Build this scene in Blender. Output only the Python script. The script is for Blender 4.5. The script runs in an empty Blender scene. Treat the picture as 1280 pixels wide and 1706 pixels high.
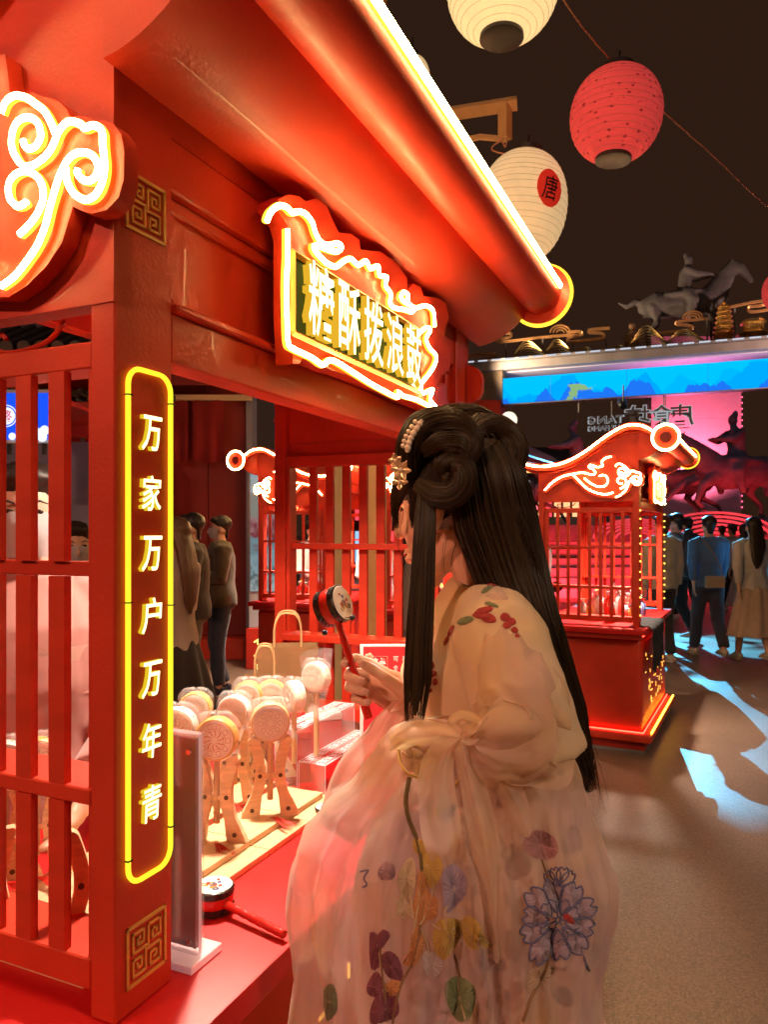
import bpy, bmesh, math, random
from mathutils import Vector, Matrix, Quaternion, noise
from mathutils.bvhtree import BVHTree
sc = bpy.context.scene
COL = sc.collection
R = random.Random(7)
PI = math.pi
# ------------------------------------------------------------------ camera, world, light, exposure
F, CX, HY = 1250.0, 640.0, 885.0          # focal length in px of the 1280x1706 photograph, centre column, horizon row
cam_d = bpy.data.cameras.new('camera'); cam = bpy.data.objects.new('camera', cam_d); COL.objects.link(cam)
cam_d.sensor_fit = 'VERTICAL'; cam_d.sensor_height = 36; cam_d.lens = F / 1706 * 36
cam_d.shift_y = (HY - 853) / 1706
cam_d.clip_start = .05; cam_d.clip_end = 600
cam.location = (0, 0, 1.5); cam.rotation_euler = (PI / 2, 0, 0)
sc.camera = cam
cam_d.dof.use_dof = True; cam_d.dof.focus_distance = 1.5; cam_d.dof.aperture_fstop = 14
sc.view_settings.view_transform = "Standard"; sc.view_settings.look = "None"
sc.view_settings.exposure = 1.68; sc.view_settings.gamma = 1; sc.view_settings.use_curve_mapping = False
sc.render.engine = 'CYCLES'
sc.cycles.use_denoising = True
sc.cycles.max_bounces = 8; sc.cycles.transparent_max_bounces = 14
sc.cycles.sample_clamp_indirect = 6; sc.cycles.caustics_reflective = False; sc.cycles.caustics_refractive = False
world = bpy.data.worlds.new('World'); sc.world = world; world.use_nodes = True
wn = world.node_tree; wn.nodes.clear()
w_out = wn.nodes.new('ShaderNodeOutputWorld'); w_add = wn.nodes.new('ShaderNodeAddShader')
w_sky = wn.nodes.new('ShaderNodeTexSky'); w_sky.sky_type = 'NISHITA'; w_sky.sun_disc = False
w_sky.sun_elevation = math.radians(-6); w_sky.sun_rotation = math.radians(300)
w_b1 = wn.nodes.new('ShaderNodeBackground'); w_b1.inputs[1].default_value = .05
w_b2 = wn.nodes.new('ShaderNodeBackground'); w_b2.inputs[0].default_value = (.052, .0225, .0120, 1); w_b2.inputs[1].default_value = .155
wn.links.new(w_sky.outputs[0], w_b1.inputs[0]); wn.links.new(w_b1.outputs[0], w_add.inputs[0])
wn.links.new(w_b2.outputs[0], w_add.inputs[1]); wn.links.new(w_add.outputs[0], w_out.inputs[0])

def lamp(kind, name, loc, power, color, target=None, parent=None, **kw):
    d = bpy.data.lights.new(name, kind); d.energy = power; d.color = color
    for k, v in kw.items(): setattr(d, k, v)
    o = bpy.data.objects.new(name, d); COL.objects.link(o); o.location = loc
    if parent is not None: o.parent = parent
    if target is not None:
        o.rotation_euler = (Vector(target) - Vector(loc)).to_track_quat('-Z', 'Y').to_euler()
    return o
# faint cool night sun lamp (moon), the plaza's projectors and floods and some added lamps follow
moon = lamp('SUN', 'moon', (0, 0, 20), .02, (.75, .8, 1), target=(-3, 5, 0), angle=.009)

# ------------------------------------------------------------------ pixel helpers (a ray of the photograph met with a real plane)
def W(px, py, Y): return Vector(((px - CX) / F * Y, Y, 1.5 + (HY - py) / F * Y))
class Frame:
    """a kiosk's own axes: u along its length, v inward from the counter side, z up (metres, scaled)"""
    def __init__(s, ox, oy, dx, dy, scale=1.0):
        n = math.hypot(dx, dy); s.o = Vector((ox, oy, 0)); s.u = Vector((dx / n, dy / n, 0)); s.v = Vector((-dy / n, dx / n, 0))
        s.s = scale; s.ang = math.atan2(dy, dx)
    def world(s, u, v, z): return s.o + s.u * u * s.s + s.v * v * s.s + Vector((0, 0, z * s.s))
    def on_v(s, px, py, v):       # ray met with plane v = const -> (u, z)
        p = s.o + s.v * v * s.s; r = (px - CX) / F
        u = (r * p.y - p.x) / (s.u.x - r * s.u.y); Y = p.y + s.u.y * u
        return u / s.s, (1.5 + (HY - py) / F * Y) / s.s
    def on_u(s, px, py, u):       # ray met with plane u = const -> (v, z)
        p = s.o + s.u * u * s.s; r = (px - CX) / F
        v = (r * p.y - p.x) / (s.v.x - r * s.v.y); Y = p.y + s.v.y * v
        return v / s.s, (1.5 + (HY - py) / F * Y) / s.s
    def on_z(s, px, py, z):       # ray met with a level plane -> (u, v)
        Y = (z * s.s - 1.5) * F / (HY - py); X = (px - CX) / F * Y
        d = Vector((X, Y, 0)) - s.o
        return d.dot(s.u) / s.s, d.dot(s.v) / s.s

# ------------------------------------------------------------------ materials
MATS = {}
def mat(name, col=(.5, .5, .5), rough=.5, metal=0., var=.0, vscale=6., bump=0., bscale=60., emit=None, es=0.,
        alpha=1., trans=0., coat=0., spec=.5, sheen=0., stretch=None, sub=0., ior=1.45):
    if name in MATS: return MATS[name]
    m = bpy.data.materials.new(name); m.use_nodes = True; nt = m.node_tree; b = nt.nodes['Principled BSDF']
    c = (*col, 1)
    b.inputs['Base Color'].default_value = c; b.inputs['Roughness'].default_value = rough
    b.inputs['Metallic'].default_value = metal; b.inputs['Coat Weight'].default_value = coat
    b.inputs['Specular IOR Level'].default_value = spec; b.inputs['Alpha'].default_value = alpha
    b.inputs['Transmission Weight'].default_value = trans; b.inputs['IOR'].default_value = ior
    b.inputs['Sheen Weight'].default_value = sheen
    if sub:
        b.inputs['Subsurface Weight'].default_value = sub; b.inputs['Subsurface Radius'].default_value = (1, .35, .2); b.inputs['Subsurface Scale'].default_value = .01
    if emit: b.inputs['Emission Color'].default_value = (*emit, 1); b.inputs['Emission Strength'].default_value = es
    tc = None
    if var or bump:
        tc = nt.nodes.new('ShaderNodeTexCoord'); mp = nt.nodes.new('ShaderNodeMapping')
        if stretch: mp.inputs['Scale'].default_value = stretch
        nt.links.new(tc.outputs['Object'], mp.inputs[0])
    if var:
        n = nt.nodes.new('ShaderNodeTexNoise'); n.inputs['Scale'].default_value = vscale; n.inputs['Detail'].default_value = 6
        nt.links.new(mp.outputs[0], n.inputs['Vector'])
        r = nt.nodes.new('ShaderNodeValToRGB')
        r.color_ramp.elements[0].position = .3; r.color_ramp.elements[1].position = .7
        r.color_ramp.elements[0].color = tuple(max(0, x * (1 - var)) for x in col) + (1,)
        r.color_ramp.elements[1].color = tuple(min(1, x * (1 + var)) for x in col) + (1,)
        nt.links.new(n.outputs[0], r.inputs[0]); nt.links.new(r.outputs[0], b.inputs['Base Color'])
        ro = nt.nodes.new('ShaderNodeMapRange'); ro.inputs[3].default_value = max(.02, rough - .08); ro.inputs[4].default_value = min(1, rough + .12)
        nt.links.new(n.outputs[0], ro.inputs[0]); nt.links.new(ro.outputs[0], b.inputs['Roughness'])
    if bump:
        n2 = nt.nodes.new('ShaderNodeTexNoise'); n2.inputs['Scale'].default_value = bscale; n2.inputs['Detail'].default_value = 4
        nt.links.new(mp.outputs[0], n2.inputs['Vector'])
        bp = nt.nodes.new('ShaderNodeBump'); bp.inputs['Strength'].default_value = bump; bp.inputs['Distance'].default_value = .01
        nt.links.new(n2.outputs[0], bp.inputs['Height']); nt.links.new(bp.outputs[0], b.inputs['Normal'])
    MATS[name] = m; return m

def fabric(name, col, alpha=1., transl=.35, rough=.8, fold=None, col2=None, dye=None):
    """thin cloth: diffuse + translucent + some see-through between the threads"""
    if name in MATS: return MATS[name]
    m = bpy.data.materials.new(name); m.use_nodes = True; nt = m.node_tree; nt.nodes.clear()
    N = nt.nodes.new; L = nt.links.new
    out = N('ShaderNodeOutputMaterial'); d = N('ShaderNodeBsdfPrincipled'); t = N('ShaderNodeBsdfTranslucent'); mx = N('ShaderNodeMixShader')
    d.inputs['Roughness'].default_value = rough; d.inputs['Sheen Weight'].default_value = .25; d.inputs['Specular IOR Level'].default_value = .3
    tc = N('ShaderNodeTexCoord'); n = N('ShaderNodeTexNoise'); n.inputs['Scale'].default_value = 7; n.inputs['Detail'].default_value = 3
    L(tc.outputs['Object'], n.inputs['Vector'])
    r = N('ShaderNodeValToRGB'); c2 = col2 or tuple(x * .9 for x in col)
    r.color_ramp.elements[0].position = .38; r.color_ramp.elements[1].position = .62
    r.color_ramp.elements[0].color = (*col, 1); r.color_ramp.elements[1].color = (*c2, 1)
    L(n.outputs[0], r.inputs[0]); last_c = r.outputs[0]
    for k_, dc in enumerate(dye or []):      # washes of dye printed into the cloth
        nd = N('ShaderNodeTexNoise'); nd.inputs['Scale'].default_value = 4.2 + 1.3 * k_; nd.inputs['Detail'].default_value = 2; m_ = N('ShaderNodeMapping'); m_.inputs['Location'].default_value = (3.1 * k_ + 1, 7.7 * k_, 1.9 * k_); L(tc.outputs['Object'], m_.inputs[0]); L(m_.outputs[0], nd.inputs['Vector'])
        rr_ = N('ShaderNodeValToRGB'); rr_.color_ramp.elements[0].position = .52; rr_.color_ramp.elements[1].position = .72; rr_.color_ramp.elements[0].color = (0, 0, 0, 1); rr_.color_ramp.elements[1].color = (.75, .75, .75, 1); L(nd.outputs[0], rr_.inputs[0])
        mc = N('ShaderNodeMix'); mc.data_type = 'RGBA'; mc.inputs[7].default_value = (*dc, 1); L(rr_.outputs[0], mc.inputs[0]); L(last_c, mc.inputs[6]); last_c = mc.outputs[2]
    L(last_c, d.inputs['Base Color']); L(last_c, t.inputs[0])
    w = N('ShaderNodeTexNoise'); w.inputs['Scale'].default_value = 900
    L(tc.outputs['Object'], w.inputs['Vector'])
    bp = N('ShaderNodeBump'); bp.inputs['Strength'].default_value = .25; bp.inputs['Distance'].default_value = .001; L(w.outputs[0], bp.inputs['Height'])
    if fold:      # soft creases of thin gauze
        mp = N('ShaderNodeMapping'); mp.inputs['Scale'].default_value = (22, 22, 6); L(tc.outputs['Object'], mp.inputs[0]); cn = N('ShaderNodeTexNoise'); cn.inputs['Scale'].default_value = 1; cn.inputs['Detail'].default_value = 3; cn.inputs['Distortion'].default_value = 1.2; L(mp.outputs[0], cn.inputs['Vector'])
        b2 = N('ShaderNodeBump'); b2.inputs['Strength'].default_value = fold; b2.inputs['Distance'].default_value = .012; L(cn.outputs[0], b2.inputs['Height']); L(bp.outputs[0], b2.inputs['Normal']); bp = b2
    L(bp.outputs[0], d.inputs['Normal'])
    mx.inputs[0].default_value = transl; L(d.outputs[0], mx.inputs[1]); L(t.outputs[0], mx.inputs[2])
    last = mx
    if alpha < 1:
        tr = N('ShaderNodeBsdfTransparent'); m2 = N('ShaderNodeMixShader')
        lw = N('ShaderNodeLayerWeight'); lw.inputs[0].default_value = .35      # organza: denser where the weave is seen edge-on
        mr = N('ShaderNodeMapRange'); mr.inputs[3].default_value = alpha; mr.inputs[4].default_value = min(1, alpha + .3)
        L(lw.outputs['Facing'], mr.inputs[0]); L(mr.outputs[0], m2.inputs[0])
        L(tr.outputs[0], m2.inputs[1]); L(mx.outputs[0], m2.inputs[2]); last = m2
    L(last.outputs[0], out.inputs[0])
    MATS[name] = m; return m

def emis(name, col, s):
    if name in MATS: return MATS[name]
    m = bpy.data.materials.new(name); m.use_nodes = True; nt = m.node_tree; nt.nodes.clear()
    o = nt.nodes.new('ShaderNodeOutputMaterial'); e = nt.nodes.new('ShaderNodeEmission')
    e.inputs[0].default_value = (*col, 1); e.inputs[1].default_value = s
    nt.links.new(e.outputs[0], o.inputs[0]); MATS[name] = m; return m

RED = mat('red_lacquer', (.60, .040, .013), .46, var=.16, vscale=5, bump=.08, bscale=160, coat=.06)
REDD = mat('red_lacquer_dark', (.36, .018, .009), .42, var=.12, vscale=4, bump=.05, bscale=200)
REDC = mat('red_countertop', (.62, .012, .012), .38, var=.05, vscale=9, bump=.03, bscale=300)
GOLD = mat('gold_paint', (.74, .42, .09), .4, metal=.1, var=.1, vscale=30)
GOLDM = mat('gold_metal', (.75, .50, .16), .3, metal=.9, var=.15, vscale=20)
CORE = emis('warm_neon_core', (1, .62, .23), 27)
SLEEVE = emis('warm_neon_sleeve', (1, .50, .03), .9)
YCORE = emis('yellow_neon', (1, .84, .03), .42)
YFACE = emis('yellow_letter_face', (1, .93, .42), .8)
YSIDE = emis('yellow_letter_side', (.9, .62, .02), .28)
LEDR = emis('red_led', (1, .03, .015), 5)
WOOD = mat('pale_wood', (.76, .54, .32), .5, var=.16, vscale=14, bump=.05, bscale=90, stretch=(1, 1, 9))
BLACK = mat('black_plastic', (.015, .014, .014), .45)
DARKWOOD = mat('dark_roof_tile', (.045, .032, .03), .7, var=.3, vscale=9, bump=.2)
SKIN = mat('skin', (.60, .36, .26), .48, var=.05, vscale=14, sub=.12, bump=.03, bscale=400)
HAIRD = mat('dark_hair', (.022, .013, .009), .42, var=.3, vscale=40)

# ------------------------------------------------------------------ mesh builder
def frames(pts, closed=False):
    n = len(pts); T = []
    for i in range(n):
        a = pts[i - 1] if (i or closed) else pts[i]; b = pts[(i + 1) % n] if (i < n - 1 or closed) else pts[i]
        t = (b - a); T.append(t.normalized() if t.length > 1e-9 else Vector((0, 0, 1)))
    up = Vector((0, 0, 1)) if abs(T[0].z) < .9 else Vector((0, 1, 0))
    N = [(up - T[0] * up.dot(T[0])).normalized()]
    for i in range(1, n):
        q = T[i - 1].rotation_difference(T[i]); v = q @ N[-1]; v = (v - T[i] * v.dot(T[i]))
        N.append(v.normalized() if v.length > 1e-9 else N[-1])
    return T, N
def catmull(pts, k=4, closed=False):
    P = [Vector(p) for p in pts]; n = len(P); out = []
    rng = range(n if closed else n - 1)
    for i in rng:
        if closed: a, b, c, d = P[i - 1], P[i], P[(i + 1) % n], P[(i + 2) % n]
        else: a, b, c, d = P[max(i - 1, 0)], P[i], P[i + 1], P[min(i + 2, n - 1)]
        for j in range(k):
            t = j / k
            out.append(.5 * ((2 * b) + (c - a) * t + (2 * a - 5 * b + 4 * c - d) * t * t + (3 * b - a - 3 * c + d) * t ** 3))
    if not closed: out.append(P[-1])
    return out
class MB:
    def __init__(s): s.v = []; s.f = []; s.m = []; s.mi = 0
    def face(s, *idx): s.f.append(idx); s.m.append(s.mi)
    def box(s, x0, x1, y0, y1, z0, z1, M=None):
        b = len(s.v)
        for x in (x0, x1):
            for y in (y0, y1):
                for z in (z0, z1):
                    p = Vector((x, y, z)); s.v.append(M @ p if M else p)
        for q in ((0, 1, 3, 2), (4, 6, 7, 5), (0, 4, 5, 1), (2, 3, 7, 6), (0, 2, 6, 4), (1, 5, 7, 3)): s.face(*[b + i for i in q])
        return s
    def tube(s, pts, r, sides=8, caps=True, closed=False, flat=1., normal=None, round_caps=False):
        pts = [Vector(p) for p in pts]; n = len(pts)
        rr = [r] * n if not isinstance(r, (list, tuple)) else list(r)
        if round_caps and n > 1:
            t0 = (pts[0] - pts[1]).normalized(); t1 = (pts[-1] - pts[-2]).normalized(); A = []; AR = []; B = []; BR = []
            for k in (1, .8, .45):
                f = math.sqrt(max(0, 1 - k * k)) if k < 1 else .12
                r0 = rr[0] if not isinstance(rr[0], tuple) else rr[0][0]; r1 = rr[-1] if not isinstance(rr[-1], tuple) else rr[-1][0]
                A.append(pts[0] + t0 * r0 * k); AR.append(tuple(x * f for x in rr[0]) if isinstance(rr[0], tuple) else rr[0] * f)
                B.insert(0, pts[-1] + t1 * r1 * k); BR.insert(0, tuple(x * f for x in rr[-1]) if isinstance(rr[-1], tuple) else rr[-1] * f)
            pts = A + pts + B; rr = AR + rr + BR; n = len(pts)
        T, N = frames(pts, closed); b = len(s.v)
        for i in range(n):
            nn = N[i]
            if normal is not None:
                nv = Vector(normal); nn = nv - T[i] * nv.dot(T[i]); nn = nn.normalized() if nn.length > 1e-6 else N[i]
            bi = T[i].cross(nn); ra, rb = rr[i] if isinstance(rr[i], tuple) else (rr[i], rr[i] * flat)
            for j in range(sides):
                a = 2 * PI * j / sides; s.v.append(pts[i] + bi * math.cos(a) * ra + nn * math.sin(a) * rb)
        for i in range(n if closed else n - 1):
            for j in range(sides):
                a = b + i * sides + j; a2 = b + i * sides + (j + 1) % sides
                c = b + ((i + 1) % n) * sides + j; c2 = b + ((i + 1) % n) * sides + (j + 1) % sides
                s.face(a, a2, c2, c)
        if caps and not closed:
            s.face(*[b + j for j in reversed(range(sides))]); s.face(*[b + (n - 1) * sides + j for j in range(sides)])
        return s
    def rings(s, rings, caps=True, closed=True):
        b = len(s.v); n = len(rings[0])
        for r in rings: s.v.extend(Vector(p) for p in r)
        for i in range(len(rings) - 1):
            for j in range(n if closed else n - 1):
                s.face(b + i * n + j, b + i * n + (j + 1) % n, b + (i + 1) * n + (j + 1) % n, b + (i + 1) * n + j)
        if caps and closed:
            s.face(*[b + j for j in reversed(range(n))]); s.face(*[b + (len(rings) - 1) * n + j for j in range(n)])
        return s
    def lathe(s, prof, sides=24, M=None, caps=True):
        rg = []
        for r, z in prof:
            ring = [Vector((math.cos(2 * PI * j / sides) * r, math.sin(2 * PI * j / sides) * r, z)) for j in range(sides)]
            rg.append([M @ p for p in ring] if M else ring)
        return s.rings(rg, caps)
    def ball(s, c, r, sides=14, rings=9, M=None):
        c = Vector(c); rx, ry, rz = (r, r, r) if not isinstance(r, (tuple, list)) else r; rg = []
        for i in range(rings + 1):
            a = -PI / 2 + PI * i / rings; k = max(.02, math.cos(a))
            ring = [Vector((math.cos(2 * PI * j / sides) * rx * k, math.sin(2 * PI * j / sides) * ry * k, math.sin(a) * rz)) for j in range(sides)]
            rg.append([c + (M @ p if M else p) for p in ring])
        return s.rings(rg)
    def prism(s, poly, d, f):
        """poly: 2D list; f(a, b, depth) -> point; d = (d0, d1)"""
        b = len(s.v); n = len(poly)
        for dd in d:
            for a, c in poly: s.v.append(Vector(f(a, c, dd)))
        for j in range(n): s.face(b + j, b + (j + 1) % n, b + n + (j + 1) % n, b + n + j)
        s.face(*[b + j for j in reversed(range(n))]); s.face(*[b + n + j for j in range(n)])
        return s
    def mesh(s, name, mats, smooth=True, angle=40, fix=True):
        me = bpy.data.meshes.new(name); me.from_pydata([tuple(p) for p in s.v], [], s.f)
        for m in (mats if isinstance(mats, (list, tuple)) else [mats]): me.materials.append(m)
        me.polygons.foreach_set('material_index', s.m)
        if fix:
            bm = bmesh.new(); bm.from_mesh(me); bmesh.ops.recalc_face_normals(bm, faces=bm.faces)
            bm.to_mesh(me); bm.free()
        if smooth:
            me.polygons.foreach_set('use_smooth', [True] * len(me.polygons))
            if angle < 180: me.set_sharp_from_angle(angle=math.radians(angle))
        me.update(); return me
def link(name, me, parent=None, loc=None, rot=None, kind=None):
    o = bpy.data.objects.new(name, me); COL.objects.link(o)
    if parent is not None: o.parent = parent
    if loc is not None: o.location = loc
    if rot is not None: o.rotation_euler = rot
    if kind: o['kind'] = kind
    return o
def obj(name, mb, mats, parent=None, kind=None, smooth=True, angle=40, loc=None, rot=None):
    return link(name, mb.mesh(name, mats, smooth, angle), parent, loc, rot, kind)
def bevel_mesh(me, w, seg=2):
    bm = bmesh.new(); bm.from_mesh(me)
    bmesh.ops.bevel(bm, geom=[e for e in bm.edges if e.is_manifold and e.calc_face_angle(0) > .5], offset=w, segments=seg, affect='EDGES', profile=.6, clamp_overlap=True)
    bm.to_mesh(me); bm.free()
    me.polygons.foreach_set('use_smooth', [True] * len(me.polygons)); me.set_sharp_from_angle(angle=math.radians(35)); me.update()
    return me
def bx(name, d, m, parent=None, bev=.0025, kind=None, seg=1):
    me = MB().box(*d).mesh(name, m, smooth=False)
    if bev: bevel_mesh(me, bev, seg)
    return link(name, me, parent, kind=kind)
def tag(o, label=None, cat=None, group=None, kind=None):
    if label: o['label'] = label
    if cat: o['category'] = cat
    if group: o['group'] = group
    if kind: o['kind'] = kind
    return o
def thing(name, label, cat, loc=(0, 0, 0), rz=0, group=None, scale=1):
    o = bpy.data.objects.new(name, None); COL.objects.link(o); o.location = loc; o.rotation_euler = (0, 0, rz); o.empty_display_size = .1
    if scale != 1: o.scale = (scale,) * 3
    return tag(o, label, cat, group)
def copy_tree(o, parent=None):
    c = o.copy(); COL.objects.link(c)
    if parent is not None: c.parent = parent
    for ch in list(o.children): copy_tree(ch, c)
    return c
TS_ = bpy.data.scenes.new('workbench')          # scratch scene for evaluating modifiers, removed at the end
def eval_mesh(me, mods):
    o = bpy.data.objects.new('tmp', me); TS_.collection.objects.link(o)
    for typ, kw in mods:
        m = o.modifiers.new('m', typ)
        for k, v in kw.items(): setattr(m, k, v)
    vl = TS_.view_layers[0]; vl.update(); dg = vl.depsgraph
    r = bpy.data.meshes.new_from_object(o.evaluated_get(dg)); bpy.data.objects.remove(o); return r
def fused(mb, name, m, voxel=.012, smooth=4, factor=.5):
    """overlapping closed shapes grown into ONE continuous surface"""
    me = eval_mesh(mb.mesh('tmp', m, fix=True), [('REMESH', dict(mode='VOXEL', voxel_size=voxel)), ('SMOOTH', dict(iterations=smooth, factor=factor))])
    me.name = name; me.materials.clear(); me.materials.append(m)
    me.polygons.foreach_set('use_smooth', [True] * len(me.polygons)); return me
def displace(me, fn):
    NN_ = [v.normal.copy() for v in me.vertices]; CC = [v.co.copy() for v in me.vertices]; out = []
    for c, n in zip(CC, NN_): out.extend(c + n * fn(c))
    me.vertices.foreach_set('co', out); me.update(); return me
_gl = {}
def glyph(ch, size, depth=.004, offset=.012, fit=None):
    """one character as an MB in local axes x right, y up, z toward the reader; centred"""
    key = (ch, offset)
    if key not in _gl:
        c = bpy.data.curves.new('g', 'FONT'); c.body = ch; c.size = 1; c.offset = offset; c.resolution_u = 3; c.extrude = .5
        o = bpy.data.objects.new('g', c); TS_.collection.objects.link(o)
        vl = TS_.view_layers[0]; vl.update(); dg = vl.depsgraph
        me = bpy.data.meshes.new_from_object(o.evaluated_get(dg)); bpy.data.objects.remove(o)
        vs = [v.co.copy() for v in me.vertices]; fs = [tuple(p.vertices) for p in me.polygons]; nz = [1. if min(me.vertices[i].co.z for i in p.vertices) > .2 else 0. for p in me.polygons]
        x0, x1 = min(v.x for v in vs), max(v.x for v in vs); y0, y1 = min(v.y for v in vs), max(v.y for v in vs)
        _gl[key] = (vs, fs, nz, x0, x1, y0, y1)
    return _gl[key]
def put_text(mb, ch, size, f, depth=(0, .004), offset=.012, height=None, side_mi=None, center=True):
    """f(a, b, d) maps (right, up, out) to a point. whole string fitted: size = its width, height optional"""
    vs, fs, nz, x0, x1, y0, y1 = glyph(ch, 1, offset=offset)
    kx = size / max(1e-6, x1 - x0); ky = (height / max(1e-6, y1 - y0)) if height else kx
    b = len(mb.v); d0, d1 = depth; cx, cy = ((x0 + x1) / 2, (y0 + y1) / 2) if center else (x0, y0)
    for v in vs: mb.v.append(Vector(f((v.x - cx) * kx, (v.y - cy) * ky, d0 if v.z < 0 else d1)))
    for q, z in zip(fs, nz):
        mb.f.append(tuple(b + i for i in q)); mb.m.append(mb.mi if (side_mi is None or z > .5) else side_mi)
def neon_mb(mb, pts, r, out, closed=False, back=.9):
    """strip: bright front core with a dimmer, wider yellow silicone sleeve behind it"""
    out = Vector(out).normalized(); mb.mi = 0; P = [Vector(p) for p in pts]
    mb.tube([p + out * r * .45 for p in P], r * .88, 8, True, closed)
    mb.mi = 1; mb.tube([p - out * r * .25 for p in P], r * 1.12, 8, True, closed); mb.mi = 0
def neon(name, pts, r, out, parent, closed=False, mats=None):
    mb = MB(); neon_mb(mb, pts, r, out, closed); return link(name, mb.mesh(name, mats or [CORE, SLEEVE], fix=False), parent)
# added lamp posts out of view, standing in for the square's unseen lights (they light the paving and the kiosk faces)
for lb, (x, y, z), pw_, c in (('added tall lamp post behind the photographer on the right, standing in for unseen lights', (3.4, -1.8, 4.6), 470, (1, .66, .44)), ('added tall lamp post behind the photographer on the left, standing in for unseen lights', (-4.5, -3.2, 4.6), 165, (1, .47, .30))):
    t = thing('added_lamp', lb, 'added lamp', (x, y, 0)); obj('pole', MB().lathe([(.10, 0), (.07, .1), (.045, .3), (.035, z), (.001, z)], 16), BLACK, t)
    obj('lamp_head', MB().lathe([(.001, z + .12), (.22, z + .08), (.25, z), (.23, z - .01), (.001, z + .03)], 24), BLACK, t); obj('lens', MB().lathe([(.001, z + .012), (.2, z + .012), (.2, z + .004), (.001, z + .004)], 24), emis('added_lamp_lens', (1, .8, .6), 6), t)
    if x > 0: lamp('SPOT', 'added_lamp_light', (0, 0, z - .03), pw_, c, target=(-1.6, 4.0, .2), parent=t, spot_size=1.15, spot_blend=.9, shadow_soft_size=.2)
    else: lamp('AREA', 'added_lamp_light', (0, 0, z - .03), pw_, c, target=(0, .3, z - 1), parent=t, shape='DISK', size=.42)
# ------------------------------------------------------------------ the kiosks
K1 = Frame(-.334, .93, .448, 1); K2 = Frame(1.724, 5.07, .51, 1, .955)
def zpix(l, ox, oy, k): return [(ox + x / k, oy + y / k) for x, y in l]
# cloud neon on the gable, read in the gable's own plane (v, z)
def g1(l): return [K1.on_u(x, y, -.04) for x, y in zpix(l, 0, 0, 2.667)]
def g2(l): return [K2.on_u(x, y, -.04) for x, y in zpix(l, 800, 720, 2.667)]
CLOUD = [
    g1([(0, 1270), (60, 1225), (120, 1150), (165, 1080), (197, 1000), (217, 920), (240, 840), (262, 775), (300, 705), (345, 675), (395, 682), (428, 725), (425, 775), (395, 800), (362, 795), (340, 770), (342, 748)]),
    g1([(290, 745), (293, 800), (320, 855), (370, 884), (415, 868), (447, 815), (460, 740), (452, 640), (447, 580), (412, 553), (372, 566), (347, 546), (305, 536), (268, 565), (245, 605)]),
    g1([(240, 592), (222, 545), (190, 490), (150, 458), (108, 430), (62, 422), (22, 448), (0, 500)]),
    g1([(97, 622), (112, 655), (150, 650), (176, 605), (162, 545), (120, 518), (72, 540), (48, 600), (52, 670), (95, 733), (150, 728), (208, 680), (236, 632), (250, 590)]),
    g1([(112, 895), (75, 915), (38, 880), (35, 812), (70, 768), (122, 760), (172, 800), (188, 870), (165, 940), (122, 1000), (80, 1040)]),
    g2([(288, 258), (320, 225), (360, 200), (410, 186), (460, 180), (500, 190), (514, 178), (500, 163), (485, 157), (492, 145), (520, 155), (545, 150), (542, 132), (560, 114), (585, 109)]),
    g2([(415, 190), (440, 215), (470, 245), (510, 267), (560, 276), (592, 268)]),
    g2([(465, 205), (490, 225), (520, 240), (550, 241), (567, 225), (566, 202), (550, 190), (530, 195)]),
]
_co = g1([(0, 1308), (80, 1258), (170, 1168), (240, 1060), (270, 960), (288, 900), (320, 915), (372, 932), (440, 915), (492, 860), (516, 780), (518, 650), (505, 575), (470, 530), (425, 512), (385, 520), (350, 498), (305, 492), (278, 505), (262, 465), (225, 425), (150, 405), (110, 390), (60, 388), (10, 410)])
_cl = g2([(600, 100), (560, 98), (530, 120), (528, 138), (495, 130), (470, 148), (480, 168), (430, 168), (380, 178), (330, 200), (292, 235), (276, 262), (290, 272), (330, 238), (370, 215), (408, 206), (440, 234), (475, 266), (520, 288), (565, 292)])
CLOUD_PLATE = _co + _cl
SG = lambda l, v=-.07: [K1.on_v(x, y, v) for x, y in zpix(l, 400, 300, 3.2)]
SIGN_NEON = SG([(155, 215), (168, 178), (195, 148), (228, 133), (262, 145), (288, 172), (330, 165), (368, 187), (395, 228), (410, 278), (438, 328), (485, 345), (530, 335), (550, 355), (528, 380), (475, 368), (435, 352), (400, 352), (412, 380), (440, 410), (470, 440), (520, 460), (560, 432), (600, 418), (640, 452), (680, 430), (703, 470), (745, 458), (750, 505), (790, 515), (782, 560), (812, 605), (806, 655), (832, 680), (885, 690), (925, 702), (935, 680), (890, 652), (864, 622), (880, 597), (903, 610), (902, 650), (942, 680), (1000, 668), (1035, 692), (1043, 735), (1045, 780)])
SIGN_NEON2 = SG([(950, 830), (1000, 785), (1022, 800), (1000, 845), (1018, 895), (1052, 935), (1045, 985), (1010, 1040), (972, 1090), (985, 1135), (1035, 1115), (1020, 1170), (1055, 1215), (1000, 1195), (950, 1170), (880, 1150), (850, 1128), (850, 1158), (790, 1130), (720, 1092), (640, 1042), (560, 990), (510, 962), (480, 962), (450, 985), (400, 950), (340, 920), (285, 893), (264, 860), (258, 700), (256, 560), (262, 400), (262, 262)])
SIGN_PLATE = SG([(112, 160), (130, 118), (190, 92), (245, 100), (285, 128), (340, 112), (395, 150), (430, 230), (462, 292), (530, 298), (575, 330), (580, 380), (640, 388), (690, 390), (730, 420), (770, 440), (800, 480), (835, 530), (838, 590), (870, 560), (910, 575), (925, 625), (1000, 632), (1050, 660), (1065, 740), (1045, 800), (1035, 850), (1080, 935), (1070, 1010), (1020, 1060), (1010, 1090), (1055, 1085), (1050, 1160), (1080, 1225), (1050, 1245), (960, 1225), (870, 1190), (700, 1110), (510, 1045), (420, 1018), (262, 955), (250, 985), (212, 985), (200, 700), (200, 330), (180, 250)], -.03)
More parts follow.
